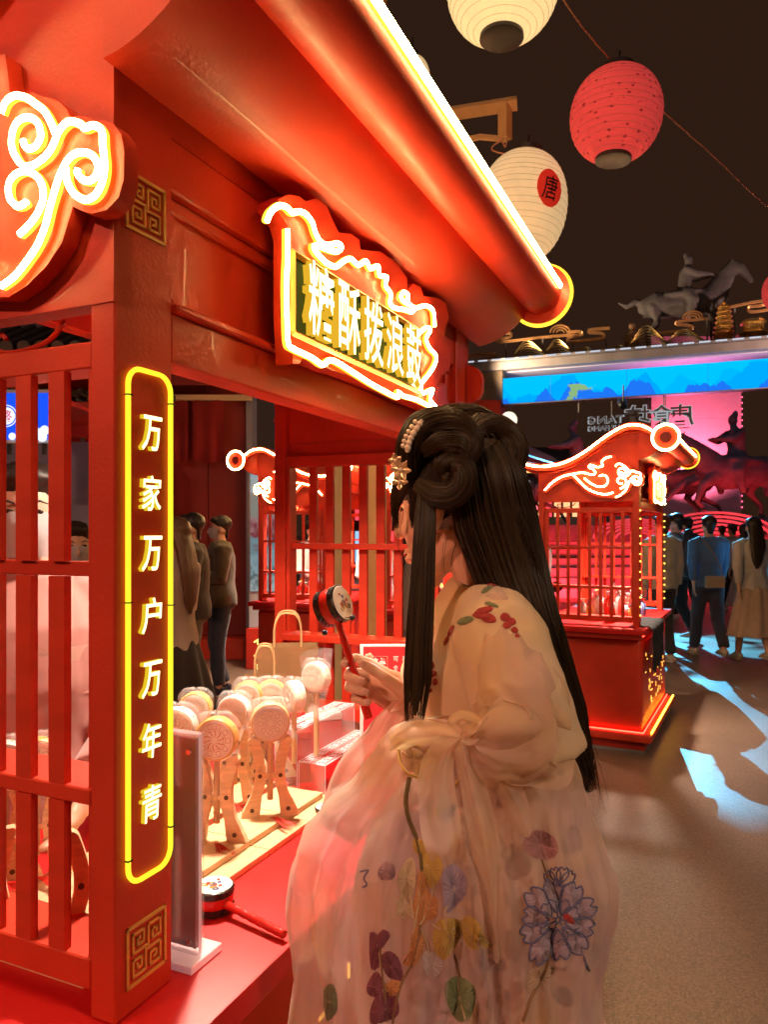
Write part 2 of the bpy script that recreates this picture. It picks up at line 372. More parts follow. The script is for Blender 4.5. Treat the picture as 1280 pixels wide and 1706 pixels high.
FRAMEQ = SG([(272, 385), (945, 800), (950, 1128), (272, 812)], -.06)
_ins = lambda q, k: [((p[0] - sum(a[0] for a in q) / 4) * k + sum(a[0] for a in q) / 4, (p[1] - sum(a[1] for a in q) / 4) * (1 - (1 - k) * 2.2) + sum(a[1] for a in q) / 4) for p in q]
TEAL = mat('teal_iridescent_panel', (.05, .13, .20), .22, metal=.7, var=.6, vscale=8)

ROOF = [(-.12, 2.268), (-.06, 2.312), (.0, 2.332), (.06, 2.335), (.12, 2.318), (.20, 2.275), (.28, 2.22), (.36, 2.165), (.44, 2.12), (.52, 2.088), (.60, 2.072), (.68, 2.068), (.76, 2.078), (.82, 2.10), (.86, 2.13)]
ROOFS = [(p.x, p.y) for p in catmull([(a, b, 0) for a, b in ROOF], 3)]

def spiral_emblem(parent, plane, cu, cz, w, h):
    """square key-pattern emblem: raised gold frame and four angular spirals"""
    mb = MB(); t = .0030
    def seg(a0, a1, b0, b1):
        p = [plane(cu + a, cz + b, d) for d in (.0, .0022) for a, b in ((a0, b0), (a1, b0), (a1, b1), (a0, b1))]
        i = len(mb.v); mb.v += [Vector(q) for q in p]
        for q in ((3, 2, 1, 0), (4, 5, 6, 7), (0, 1, 5, 4), (1, 2, 6, 5), (2, 3, 7, 6), (3, 0, 4, 7)): mb.face(*[i + j for j in q])
    def line(pl, hw):
        for (a, b), (c, d) in zip(pl, pl[1:]):
            if abs(a - c) > abs(b - d): seg(min(a, c) - hw, max(a, c) + hw, b - hw, b + hw)
            else: seg(a - hw, a + hw, min(b, d) - hw, max(b, d) + hw)
    W2, H2 = w / 2, h / 2
    line([(-W2, -H2), (W2, -H2), (W2, H2), (-W2, H2), (-W2, -H2)], w * .03)
    for sx, sz in ((-1, 1), (1, 1), (-1, -1), (1, -1)):
        g = [(.08, .04), (.08, .82), (.8, .82), (.8, .2), (.32, .2), (.32, .56), (.56, .56), (.56, .42)]
        flip = sx * sz < 0
        pl = [((a if not flip else b * .98) * W2 * .9 * sx, (b if not flip else a) * H2 * .9 * sz) for a, b in g]
        line(pl, w * .022)
    me = mb.mesh('emblem', GOLD, smooth=False); return link('emblem', me, parent)

def kiosk(name, label, fr, L=1.43, Wd=.64, pitch=.06, first=.1016, barw=.0276, near=False, group='neon market kiosks', over=.06,
          bulbs=False, sign=True, light=5.8, chars=True, mirror=False):
    root = thing(name, label, 'kiosk', fr.o, fr.ang, group, fr.s)
    P = root
    # cabinet
    me = MB().box(.02, L - .02, -.02, Wd - .01, .14, .80).mesh('cabinet', RED, smooth=False); bevel_mesh(me, .04, 4); cab = link('cabinet', me, P)
    bx('base_skirt', (-.05, L + .05, -.09, Wd + .05, .085, .135), RED, P, .012, seg=2)
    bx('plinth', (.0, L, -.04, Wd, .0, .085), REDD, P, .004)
    bx('toe_rim', (-.01, L + .01, -.05, Wd + .01, .0, .02), mat('steel_trim', (.35, .4, .42), .35, metal=.8), P, .002)
    for z0 in (.137, .822):
        mb = MB(); a = .012 if z0 < .5 else .015
        mb.tube([(a, -.03, z0 + .006), (L - a, -.03, z0 + .006)], .005, 6); mb.tube([(a - .005, -.03, z0 + .006), (a - .005, Wd, z0 + .006)], .005, 6)
        obj('led_strip', mb, LEDR, P)
    mb = MB(); mb.tube([(.03, -.082, .145), (L - .03, -.082, .145)], .007, 6); obj('yellow_led_strip', mb, emis('amber_led', (1, .55, .03), 4.5), P)
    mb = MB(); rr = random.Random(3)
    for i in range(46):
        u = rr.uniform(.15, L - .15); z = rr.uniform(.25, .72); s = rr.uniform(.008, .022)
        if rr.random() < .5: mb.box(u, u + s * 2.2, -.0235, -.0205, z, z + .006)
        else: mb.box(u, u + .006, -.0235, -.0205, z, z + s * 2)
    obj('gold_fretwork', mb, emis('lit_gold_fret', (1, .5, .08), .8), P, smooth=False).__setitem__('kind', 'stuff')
    # counter
    co = .103 if near else .06
    me = MB().box(-.10, L + .08, -co, Wd + .06, .845, .885).mesh('countertop', REDC, smooth=False); bevel_mesh(me, .005, 2); link('countertop', me, P)
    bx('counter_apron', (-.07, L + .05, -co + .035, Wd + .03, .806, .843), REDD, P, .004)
    # posts
    pw = .107
    posts = {}
    for nm, d in (('a', (0, pw, 0, .041)), ('b', (L - pw, L, 0, .041)), ('c', (0, .06, Wd - .04, Wd)), ('d', (L - .06, L, Wd - .04, Wd))):
        posts[nm] = bx('post', (d[0], d[1], d[2], d[3], .886, 2.20 if nm in 'ab' else 2.03), RED, P, .0025)
    # lattice panels at both ends
    for e, (u0, sgn) in enumerate(((0.004, 1), (L - .004, -1))):
        lp = bpy.data.objects.new('lattice_panel', None); COL.objects.link(lp); lp.parent = P
        def ub(a, b): return (u0 + a, u0 + b) if sgn > 0 else (u0 - b, u0 - a)
        v1 = Wd - .042
        bx('frame_rail', (*ub(.0, .05), .042, v1, 1.707, 1.741), RED, lp, .002)
        bx('frame_rail', (*ub(.006, .030), .042, v1, 1.442, 1.4605), RED, lp, .0015)
        bx('frame_rail', (*ub(-.002, .085), .042, v1, 1.152, 1.173), RED, lp, .002)
        bx('frame_rail', (*ub(-.002, .085), .042, v1, .918, .958), RED, lp, .002)
        bx('frame_stile', (*ub(.003, .05), .0415, .052, .959, 1.706), RED, lp, .0015)
        bx('frame_stile', (*ub(.003, .05), v1 - .011, v1, .959, 1.706), RED, lp, .0015)
        bar = MB().box(0, .012, -barw / 2, barw / 2, 0, 1).mesh('bar', RED, smooth=False)
        v = first
        while v < Wd - .06:
            for z0, z1 in ((.9585, 1.1515), (1.1735, 1.4415), (1.461, 1.7065)):
                o = link('bar', bar, lp, loc=(u0 - .002 if sgn > 0 else u0 - .010, v, z0)); o.scale = (1, 1, z1 - z0)
            v += pitch
        # swirl in the slot above
        sw = MB()
        for vv in (.16, .34, .50):
            sw.tube(catmull([((u0 + .02 * sgn), vv + a, 1.744 + b) for a, b in ((-.05, .035), (-.02, .012), (.03, .003), (.07, .006), (.085, .022), (.07, .03), (.06, .022))], 4), .0035, 6)
        obj('swirl_ornament', sw, RED, lp)
        # gable wall
        ge = []
        for a, b in ROOFS:
            if -.001 <= a <= Wd + .0: ge.append((a, b - .035))
        ge = [(0, ROOFS[5][1] - .035)] + ge + [(Wd, ge[-1][1])]
        poly = [(0, 1.785), (Wd, 1.785)] + list(reversed(ge))
        mb = MB(); dd = (-.002, .030) if sgn > 0 else (L - .030, L + .002)
        mb.prism(poly, dd, lambda a, c, d: (d, a, c)); obj('gable_wall', mb, RED, P, smooth=False)
        # moulding under the roof line
        mo = MB(); off = -.012 if sgn > 0 else L + .012
        mo.tube([(off, a, b - .062) for a, b in ROOFS if -.10 < a < Wd + .12], .009, 6); obj('roof_moulding', mo, RED, P)
        # cloud plate and its neon
        s2 = (lambda v: v)
        pl = MB(); uo = (-.004, -.028) if sgn > 0 else (L + .004, L + .028)
        pl.prism(CLOUD_PLATE, uo, lambda a, c, d: (d, a, c)); cp = obj('cloud_plate', pl, RED, P, smooth=True, angle=50)
        uu = -.036 if sgn > 0 else L + .036
        if e == 0 or not near:
            for st in CLOUD:
                pts = catmull([(uu, a, b) for a, b in st], 4)
                neon('neon_tube', pts, .0047, (-sgn, 0, 0), cp)
    # front and back headers
    for hd, (v0, v1) in enumerate(((0.003, .05), (Wd - .04, Wd))):
        hp = bpy.data.objects.new('header', None); COL.objects.link(hp); hp.parent = P
        ua, ub_ = (pw + .001, L - pw - .001) if hd == 0 else (.061, L - .061)
        if hd == 0:
            bx('beam', (ua, ub_, v0 + .003, v1, 1.97, 2.043), RED, hp, .003)
            bx('beam', (ua, ub_, v0, v1, 1.73, 1.80), RED, hp, .003)
            bx('beam_ledge', (ua, ub_, v0 - .012, v1, 1.8005, 1.812), RED, hp, .003)
            bx('recessed_panel', (ua, ub_, v0 + .028, v1 - .004, 1.8125, 1.9695), RED, hp, 0)
            bx('moulding', (ua, ub_, v0 + .016, v0 + .027, 1.948, 1.969), RED, hp, .003)
            bx('moulding', (ua, ub_, v0 + .016, v0 + .027, 1.8125, 1.822), RED, hp, .002)
            for uu in (ua, ub_ - .03): bx('moulding', (uu, uu + .03, v0 + .016, v0 + .0275, 1.8225, 1.9475), RED, hp, .004)
            bx('fascia', (.0005, L - .0005, v0 + .005, v1 - .01, 2.0435, 2.20), RED, hp, 0)
        else:
            bx('beam', (ua, ub_, v0, v1, 1.94, 2.02), RED, hp, .003)
    if near:
        bx('far_wall_board', (L - .028, L - .006, .042, Wd - .042, 1.742, 1.7845), RED, P, .001)
    # ceiling, soffit cove, roof shell, rolls
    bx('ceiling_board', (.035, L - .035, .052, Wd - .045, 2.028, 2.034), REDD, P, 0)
    cove = [(0.0, 2.075)] + [(-.155 * (1 - math.cos(t)), 2.075 + .125 * math.sin(t)) for t in [i * PI / 2 / 10 for i in range(1, 11)]] + [(-.155, 2.245), (0, 2.245)]
    cove = [(0.0, 2.075)] + [(-.155 * math.sin(t), 2.075 + .118 * (1 - math.cos(t)) ** .8) for t in [i * PI / 2 / 12 for i in range(1, 13)]] + [(-.155, 2.25), (.0, 2.30)]
    mb = MB(); mb.prism(cove, (-.02 if over > .02 else 0, L + .11), lambda a, c, d: (d, a, c)); obj('soffit', mb, RED, P, angle=35)
    top = ROOFS; poly = [(a, b) for a, b in top] + [(a, b - .05) for a, b in reversed(top)]
    mb = MB(); mb.prism(poly, (-over, L + .10), lambda a, c, d: (d, a, c)); rf = obj('roof', mb, RED, P, angle=35)
    FR = (-.19, 2.215); BR = (.90, 2.135)
    for (v, z), r in ((FR, .062), (BR, .05)):
        mb = MB(); mb.tube([(-over - .01, v, z), (L + .115, v, z)], r, 28); rl = obj('eave_roll', mb, RED, P, angle=50)
        for ue, sg in ((-over - .01, -1), (L + .115, 1)):
            mb = MB(); mb.tube([(ue, v, z), (ue + sg * .016, v, z)], r * 1.42, 36); obj('end_disc', mb, RED, rl, angle=50)
            mb = MB(); mb.tube([(ue + sg * .0165, v, z), (ue + sg * .026, v, z)], r * .62, 24); obj('end_boss', mb, REDD, rl, angle=50)
            neon('neon_ring', [(ue + sg * .018, v + math.cos(a) * r * 1.42, z + math.sin(a) * r * 1.42) for a in [2 * PI * i / 40 for i in range(40)]], .0078, (sg, 0, 0), rl, closed=True)
    # neon along the front roll and along both gable edges
    mb = MB(); n0, z0 = FR[0] - .060, FR[1] + .008
    neon('eave_neon', [(-over, n0, z0)] + [(u, n0, z0) for u in (.2, .6, 1.0)] + [(L + .085, n0, z0)], .0100, (0, -1, .1), rf)
    for ue, sg in ((-over - .006, -1), (L + .106, 1)):
        neon('gable_neon', [(ue, a, b - .018) for a, b in ROOFS], .0072, (sg, 0, 0), rf)
    # emblems and vertical couplet on the posts
    front = lambda a, b, d: (a, -.0005 - d, b)
    for nm, u0 in (('a', .0535), ('b', L - .0535)):
        if nm == 'a' and chars:
            spiral_emblem(posts[nm], front, u0 + .0005, 1.921, .070, .070); spiral_emblem(posts[nm], front, u0 + .0015, .958, .070, .074)
            # rounded rectangle neon line
            ua, ub2, za, zb, rc = .0185, .0985, 1.052, 1.708, .022
            pts = []
            for cx_, cz_, a0 in ((ub2 - rc, zb - rc, 0), (ua + rc, zb - rc, 90), (ua + rc, za + rc, 180), (ub2 - rc, za + rc, 270)):
                for k in range(7): t = math.radians(a0 + 15 * k); pts.append((cx_ + rc * math.cos(t), -.004, cz_ + rc * math.sin(t)))
            mb = MB(); mb.tube(pts, .0034, 8, closed=True); obj('neon_frame', mb, YCORE, posts[nm])
            for q, (cu, cz) in enumerate(((ua, 1.672), (ub2, 1.672), (ua, 1.41), (ub2, 1.40), (ua, 1.085), (ub2, 1.10))):
                obj('tube_joint', MB().box(cu - .0045, cu + .0045, -.0085, -.002, cz - .0008, cz + .0008), BLACK, posts[nm], smooth=False)
            for k, (ch, zr) in enumerate(zip('万家万户万年青', (.1277, .0496, -.029, -.110, -.193, -.273, -.355))):
                mb = MB(); put_text(mb, ch, .036, lambda a, b, d, z=1.5 + zr: (.0585 + a + b * .06, -.001 - d, z + b), (0, .0065), .010, .046, side_mi=1)
                link('character', mb.mesh('character', [YFACE, YSIDE], smooth=False), posts[nm])
        else:
            spiral_emblem(posts[nm], front, u0, 1.80, .070, .070)
    # dragon-edged neon signboard
    if sign:
        du = (L - 1.43) / 2
        sp = MB(); sp.prism(SIGN_PLATE, (-.022, -.055), lambda a, c, d: (a + du, d, c)); sb = obj('signboard', sp, RED, P, angle=45)
        neon('dragon_neon', catmull([(a + du, -.064, b) for a, b in SIGN_NEON], 3), .0050, (0, -1, 0), sb)
        neon('dragon_neon', catmull([(a + du, -.064, b) for a, b in SIGN_NEON2], 3), .0050, (0, -1, 0), sb)
        fq = FRAMEQ
        me = MB(); me.prism(fq, (-.0555, -.060), lambda a, c, d: (a + du, d, c)); obj('sign_panel', me, TEAL, sb, smooth=False)
        fb = MB()
        for i in range(4):
            p, q = fq[i], fq[(i + 1) % 4]; fb.tube([(p[0] + du, -.0625, p[1]), (q[0] + du, -.0625, q[1])], .006, 4)
        obj('sign_frame', fb, mat('sign_frame_orange', (.62, .26, .06), .35, metal=.3), sb, smooth=False)
        us = [p[0] for p in fq]; u0, u1 = min(us), max(us); zt = (fq[0][1] + fq[1][1]) / 2; zb = (fq[2][1] + fq[3][1]) / 2
        for k, ch in enumerate('糖酥拨浪鼓'):
            mb = MB(); cu = u0 + (u1 - u0) * (.125 + .188 * k); w = (u1 - u0) * .158; h = (zt - zb) * .92
            put_text(mb, ch, w, lambda a, b, d: (cu + a + du, -.061 - d, (zt + zb) / 2 + b), (.004, .017), .008, h, side_mi=1)
            link('character', mb.mesh('character', [emis('white_letter_face', (1, .90, .42), 1.1), emis('amber_letter_side', (1, .55, .03), .26)], smooth=False), sb)
        # two brackets hold it to the beam
        for uu in (u0 + .08, u1 - .08): bx('sign_bracket', (uu + du - .01, uu + du + .01, -.0215, .0025, 1.86, 1.90), REDD, sb, .001)
    # ceiling lamp over the goods
    mb = MB(); mb.lathe([(.001, 2.0), (.05, 2.0), (.055, 2.005), (.055, 2.027), (.001, 2.027)], 24, Matrix.Translation((L * .45, .24, 0)))
    lp_ = obj('ceiling_lamp', mb, mat('lamp_housing', (.8, .78, .75), .4), P)
    mb = MB(); mb.lathe([(.001, 1.9985), (.044, 1.9985), (.044, 1.9995), (.001, 1.9995)], 24, Matrix.Translation((L * .45, .24, 0)))
    obj('lamp_lens', mb, emis('lamp_lens_glow', (1, .86, .68), 6), lp_)
    lamp('AREA', 'ceiling_light', (L * .45, .24, 1.99), light, (1, .80, .62), target=(L * .45, .20, 0), parent=P, shape='DISK', size=.09, spread=2.2)
    if bulbs:
        for (bu, bv) in ((.0, -.004), (L - .02, -.004)):
            bs = bpy.data.objects.new('light_string', None); COL.objects.link(bs); bs.parent = P
            bm_ = MB().ball((0, 0, 0), .0052, 8, 6).mesh('bulb', emis('fairy_bulb', (1, .55, .06), 2.5))
            for k in range(13): link('bulb', bm_, bs, loc=(bu + R.uniform(0, .012), bv - .006, .98 + k * .062 + R.uniform(-.008, .008)))
    return root
k1 = kiosk('market_kiosk', 'large red lacquered kiosk in front with glowing yellow couplet on its corner post', K1, near=True)
k2 = kiosk('market_kiosk', 'red kiosk with cloud neon gable and black cloth on its counter, right of the woman', K2, Wd=.72, pitch=.078, first=.11, barw=.024, bulbs=True, chars=False, light=14)
# the kiosks behind the first one, seen through its openings
K3 = Frame(W(430, 885, 6.9).x, 6.9, .30, 1, .97); K4 = Frame(W(640, 885, 6.2).x, 6.2, .30, 1, .97)
for fr, lb in ((K3, 'red kiosk far behind the lattice, leftmost neon roof end beside the lightbox'), (K4, 'red kiosk behind the far lattice panel, half hidden by the raised rattle drum')):
    r_ = kiosk('market_kiosk', lb, fr, Wd=.70, pitch=.085, first=.12, barw=.024, chars=False, light=14)
    r_.scale = (fr.s, -fr.s, fr.s)

# ------------------------------------------------------------------ the ground
def ground():
    m = bpy.data.materials.new('speckled_paving'); m.use_nodes = True; nt = m.node_tree; b = nt.nodes['Principled BSDF']
    N = nt.nodes.new; L = nt.links.new; tc = N('ShaderNodeTexCoord')
    v = N('ShaderNodeTexVoronoi'); v.inputs['Scale'].default_value = 160; L(tc.outputs['Object'], v.inputs['Vector'])
    n = N('ShaderNodeTexNoise'); n.inputs['Scale'].default_value = 1.3; n.inputs['Detail'].default_value = 8; L(tc.outputs['Object'], n.inputs['Vector'])
    r = N('ShaderNodeValToRGB'); r.color_ramp.elements[0].color = (.13, .085, .06, 1); r.color_ramp.elements[1].color = (.30, .20, .135, 1)
    L(v.outputs['Color'], r.inputs[0])
    mx = N('ShaderNodeMix'); mx.data_type = 'RGBA'; mx.blend_type = 'MULTIPLY'; mx.inputs[0].default_value = .7
    r2 = N('ShaderNodeValToRGB'); r2.color_ramp.elements[0].position = .3; r2.color_ramp.elements[0].color = (.62, .6, .6, 1); r2.color_ramp.elements[1].position = .7; r2.color_ramp.elements[1].color = (1, 1, 1, 1)
    L(n.outputs[0], r2.inputs[0]); L(r.outputs[0], mx.inputs[6]); L(r2.outputs[0], mx.inputs[7]); L(mx.outputs[2], b.inputs['Base Color'])
    ro = N('ShaderNodeMapRange'); ro.inputs[3].default_value = .28; ro.inputs[4].default_value = .62; L(n.outputs[0], ro.inputs[0]); L(ro.outputs[0], b.inputs['Roughness'])
    bp = N('ShaderNodeBump'); bp.inputs['Strength'].default_value = .25; bp.inputs['Distance'].default_value = .003; L(v.outputs['Distance'], bp.inputs['Height']); L(bp.outputs[0], b.inputs['Normal'])
    me = bpy.data.meshes.new('plaza_ground'); me.from_pydata([(-150, -60, 0), (150, -60, 0), (150, 240, 0), (-150, 240, 0)], [], [(0, 1, 2, 3)]); me.materials.append(m)
    link('plaza_ground', me, kind='structure')
ground()
# ------------------------------------------------------------------ the gate with the light screen and gold skyline
STONE = mat('carved_dark_stone', (.13, .11, .11), .75, var=.25, vscale=5, bump=.5, bscale=14)
GREY = mat('grey_beam_paint', (.28, .25, .24), .6, var=.15, vscale=3)
G = Frame(2.56, 16, .93, -.37)
def gw(u, v, z): return G.world(u, v, z)
def screen_mat():
    m = bpy.data.materials.new('painted_light_screen'); m.use_nodes = True; nt = m.node_tree; nt.nodes.clear(); N = nt.nodes.new; L = nt.links.new
    o = N('ShaderNodeOutputMaterial'); e = N('ShaderNodeEmission'); L(e.outputs[0], o.inputs[0]); e.inputs[1].default_value = .42
    tc = N('ShaderNodeTexCoord'); sp = N('ShaderNodeSeparateXYZ'); L(tc.outputs['Object'], sp.inputs[0])
    prev = None; base = N('ShaderNodeRGB'); base.outputs[0].default_value = (.0, .43, .95, 1); prev = base.outputs[0]
    for k, (sc_, off, amp, col) in enumerate(((.55, .5, 1.15, (.0, .37, .88)), (.8, 4.2, .95, (.0, .31, .83)), (1.0, 9, .80, (.01, .14, .70)))):
        n = N('ShaderNodeTexNoise'); n.noise_dimensions = '1D'; n.inputs['Scale'].default_value = sc_; n.inputs['Detail'].default_value = 5
        a = N('ShaderNodeMath'); a.operation = 'ADD'; a.inputs[1].default_value = off * 7; L(sp.outputs[0], a.inputs[0]); L(a.outputs[0], n.inputs['W'])
        h = N('ShaderNodeMapRange'); h.inputs[1].default_value = .38; h.inputs[2].default_value = .68; h.inputs[3].default_value = 4.18 - .05; h.inputs[4].default_value = 4.18 + .55 * amp
        L(n.outputs[0], h.inputs[0]); c = N('ShaderNodeMath'); c.operation = 'LESS_THAN'; L(sp.outputs[2], c.inputs[0]); L(h.outputs[0], c.inputs[1])
        mx = N('ShaderNodeMix'); mx.data_type = 'RGBA'; mx.inputs[7].default_value = (*col, 1); L(c.outputs[0], mx.inputs[0]); L(prev, mx.inputs[6]); prev = mx.outputs[2]
    nz = N('ShaderNodeTexNoise'); nz.inputs['Scale'].default_value = 3; nz.inputs['Detail'].default_value = 6; L(tc.outputs['Object'], nz.inputs['Vector'])
    r = N('ShaderNodeValToRGB'); r.color_ramp.elements[0].position = .56; r.color_ramp.elements[1].position = .60; r.color_ramp.elements[0].color = (0, 0, 0, 1)
    L(nz.outputs[0], r.inputs[0]); lt = N('ShaderNodeMath'); lt.operation = 'LESS_THAN'; lt.inputs[1].default_value = 1.9; L(sp.outputs[0], lt.inputs[0])
    l2 = N('ShaderNodeMath'); l2.operation = 'LESS_THAN'; l2.inputs[1].default_value = 4.52; L(sp.outputs[2], l2.inputs[0])
    l3 = N('ShaderNodeMath'); l3.operation = 'GREATER_THAN'; l3.inputs[1].default_value = .8; L(sp.outputs[0], l3.inputs[0])
    mu = N('ShaderNodeMath'); mu.operation = 'MULTIPLY'; L(r.outputs[0], mu.inputs[0]); L(lt.outputs[0], mu.inputs[1])
    m2 = N('ShaderNodeMath'); m2.operation = 'MULTIPLY'; L(mu.outputs[0], m2.inputs[0]); L(l2.outputs[0], m2.inputs[1])
    m3 = N('ShaderNodeMath'); m3.operation = 'MULTIPLY'; L(m2.outputs[0], m3.inputs[0]); L(l3.outputs[0], m3.inputs[1])
    mx = N('ShaderNodeMix'); mx.data_type = 'RGBA'; mx.inputs[7].default_value = (.20, .36, .16, 1); L(m3.outputs[0], mx.inputs[0]); L(prev, mx.inputs[6])
    L(mx.outputs[2], e.inputs[0]); return m
gate = thing('plaza_gate', 'tall grey gate with a long blue painted light screen across the plaza', 'gate', G.o, G.ang)
bx('top_beam', (-.75, 9, -.1, 1.1, 4.93, 5.10), GREY, gate, .01)
bx('coping', (-.85, 9.1, -.2, 1.2, 5.103, 5.15), GREY, gate, .008)
mb = MB()
for k in range(34): mb.box(-.8 + k * .29, -.8 + k * .29 + .2, -.205, -.198, 5.112, 5.14)
obj('edge_light', mb, emis('pale_edge_light', (.8, .85, 1), .25), gate, smooth=False)
bx('light_screen', (0, 9, -.08, .12, 4.21, 4.74), screen_mat(), gate, 0)
bx('screen_rim', (-.02, 9.02, -.05, .15, 4.185, 4.207), GREY, gate, .003)
bx('pillar', (-.62, -.03, .0, .9, 4.25, 4.93), mat('brown_clad_pillar', (.26, .18, .11), .6, var=.2), gate, .01)
bx('pillar', (-.5, -.12, .15, .7, 0, 4.249), REDD, gate, .01)
bx('soffit_panel', (-.6, 9, .15, 1.05, 4.905, 4.928), mat('pale_soffit', (.55, .5, .55), .5), gate, 0)
for k in range(5): bx('screen_seam', (1.0 + 1.5 * k, 1.006 + 1.5 * k, -.084, -.0805, 4.21, 4.74), mat('screen_seam', (.02, .08, .2), .5), gate, 0)
mb = MB()
for u in (1.55, 3.2): mb.tube([(u, .05, 4.2), (u, .05, 3.95)], .012, 6)
obj('sign_hanger', mb, GREY, gate)
def gz(x, y, v=.1): u, z = G.on_v(x, y, v); return Vector((u, v, z))
def gq(l, v=.1): return [gz(x, y, v) for x, y in zpix(l, 780, 420, 2.56)]
by = lambda x: 490 - .096 * (x - 50)
for cx_, w, h in ((250, 95, 92), (378, 80, 86), (497, 60, 42), (640, 60, 36), (757, 105, 108), (915, 110, 78)):
    mb = MB()
    for k in range(7):
        pts = []
        for i in range(25):
            t = -1 + 2 * i / 24; ht = h * (1 - k * .135); ww = w * (1 + .05 * k)
            x = cx_ + t * ww * (1.25 if t > 0 else .95) + k * 1.5; y = by(x) - ht * math.exp(-(t * 1.6) ** 2 * (1 + k * .05)) - 3 * (1 - abs(t)) * k * .5
            p = gz(780 + x / 2.56, 420 + y / 2.56, .0 + .05 * k); pts.append(p)
        mb.tube(pts, .0095, 5)
    mo = thing('gold_mountain_ornament', 'x', 'ornament', G.o, G.ang, 'gold wire mountains along the gate top')
    obj('mountain_wire', mb, GOLDM, mo)
    mo['label'] = {250: 'gold wire mountain on the gate top, leftmost of the row', 378: 'second gold wire mountain from the left on the gate top', 497: 'low gold wire hill beside the second mountain on the gate top',
                   640: 'low gold wire hill left of the small tan figure statue', 757: 'tallest gold wire mountain in front of the tan figure statue', 915: 'gold wire mountain just left of the gold pagoda'}[cx_]
CL = [([(0, 440), (100, 430), (118, 440), (100, 449), (62, 455), (66, 467), (180, 460)], None, (125,), 'gold line cloud at the far left end of the gate top'),
      ([(65, 355), (170, 342), (187, 352), (170, 362), (128, 368), (135, 380), (300, 362), (400, 353), (480, 350), (488, 340), (468, 335), (425, 338)], (395, 340), (163, 320), 'long gold line cloud above the two left mountains'),
      ([(470, 352), (430, 362), (436, 378), (560, 368), (583, 353), (562, 342), (520, 340), (522, 328), (606, 321)], None, (448, 590), 'gold line cloud between the second mountain and the figure statue'),
      ([(795, 345), (930, 332), (962, 320), (940, 310), (895, 306), (900, 293), (1030, 280)], (962, 280), (832, 1022), 'gold line cloud in front of the stone horse rider'),
      ([(1115, 232), (1240, 207), (1280, 212), (1250, 225), (1197, 232), (1210, 252), (1300, 240), (1400, 230)], None, (1139, 1350), 'gold line cloud right of the gold pagoda')]
for pl, arch, posts, lb in CL:
    t = thing('gold_cloud_ornament', lb, 'ornament', G.o, G.ang, 'gold line clouds along the gate top'); mb = MB()
    for off in (0, 6): mb.tube(catmull(gq([(x, y + off) for x, y in pl], .35), 4), .020, 5)
    if arch:
        for r in (16, 30, 43): mb.tube([gz(780 + (arch[0] + math.cos(a) * r) / 2.56, 420 + (arch[1] - math.sin(a) * r * .75 + 3) / 2.56, .35) for a in [PI * i / 12 for i in range(13)]], .018, 5)
    obj('cloud_line', mb, mat('copper_gold', (.70, .36, .14), .35, metal=.6), t)
    for x in posts:
        yt = min(pl, key=lambda p: abs(p[0] - x))[1]; a = gz(780 + x / 2.56, 420 + (yt + 4) / 2.56, .37)
        obj('support_rod', MB().tube([(a.x, .37, a.z), (a.x, .37, 5.15)], .017, 6), GREY, t)
# gold pagoda and pavilion
def pagoda(px, top, base, wpx, tiers, lb, nm):
    u, _ = G.on_v(px, 560, .3); zt = G.on_v(px, top, .3)[1]; t = thing(nm, lb, 'ornament', gw(u, .3, 5.152), G.ang)
    H = zt - 5.15; hw = wpx / F * 14.8 / 2; th = H * .88 / tiers
    for k in range(tiers):
        f = 1 - .5 * (k / tiers) ** 1.5 if tiers > 4 else 1 - .22 * k; z = k * th; a = hw * f
        mb = MB(); n = 8
        ring = lambda r, z: [Vector((math.cos(2 * PI * (j + .5) / n) * r, math.sin(2 * PI * (j + .5) / n) * r, z)) for j in range(n)]
        mb.rings([ring(a * .97, z + th * .62), ring(a * 1.06, z + th * .68), ring(a * .80, z + th * .98)]); obj('roof_tier', mb, GOLDM, t, smooth=False)
        mb = MB()
        for j in range(n):
            for q in (.25, .5, .75, 1.):
                p = ring(a * .80, 0)[j].lerp(ring(a * .80, 0)[(j + 1) % n], q); mb.tube([(p.x, p.y, z), (p.x, p.y, z + th * .66)], .009, 4)
        mb.rings([ring(a * .84, z), ring(a * .84, z + th * .1)]); obj('tier_wall', mb, GOLDM, t, smooth=False)
    mb = MB(); mb.lathe([(hw * (.5 if tiers > 4 else .55), H * .88), (.05, H * .91), (.03, H * .94), (.05, H * .955), (.012, H * .97), (.006, H)], 8); obj('finial', mb, GOLDM, t)
pagoda(1207, 501, 572, 36, 8, 'tall gold openwork pagoda on the gate top', 'gold_pagoda')
pagoda(1256, 528, 567, 50, 2, 'low gold two-roofed pavilion at the right of the gate top', 'gold_pavilion')
# small robed figure
u, z = G.on_v(1053, 560, .5); t = thing('robed_figure_statue', 'tan robed figure statue standing behind the tall wire mountain', 'statue', gw(u, .6, 5.152), G.ang)
mb = MB(); mb.tube([(0, 0, 0), (0, 0, .25), (.02, 0, .45), (0, 0, .52)], [(.16, .13), (.15, .12), (.13, .1), (.05, .05)], 12); mb.ball((0, 0, .60), .075)
mb.tube([(.03, -.05, .42), (-.1, -.05, .30), (-.2, -.05, .38)], [.045, .035, .02], 8); obj('figure', mb, mat('tan_stone', (.42, .25, .12), .7), t)

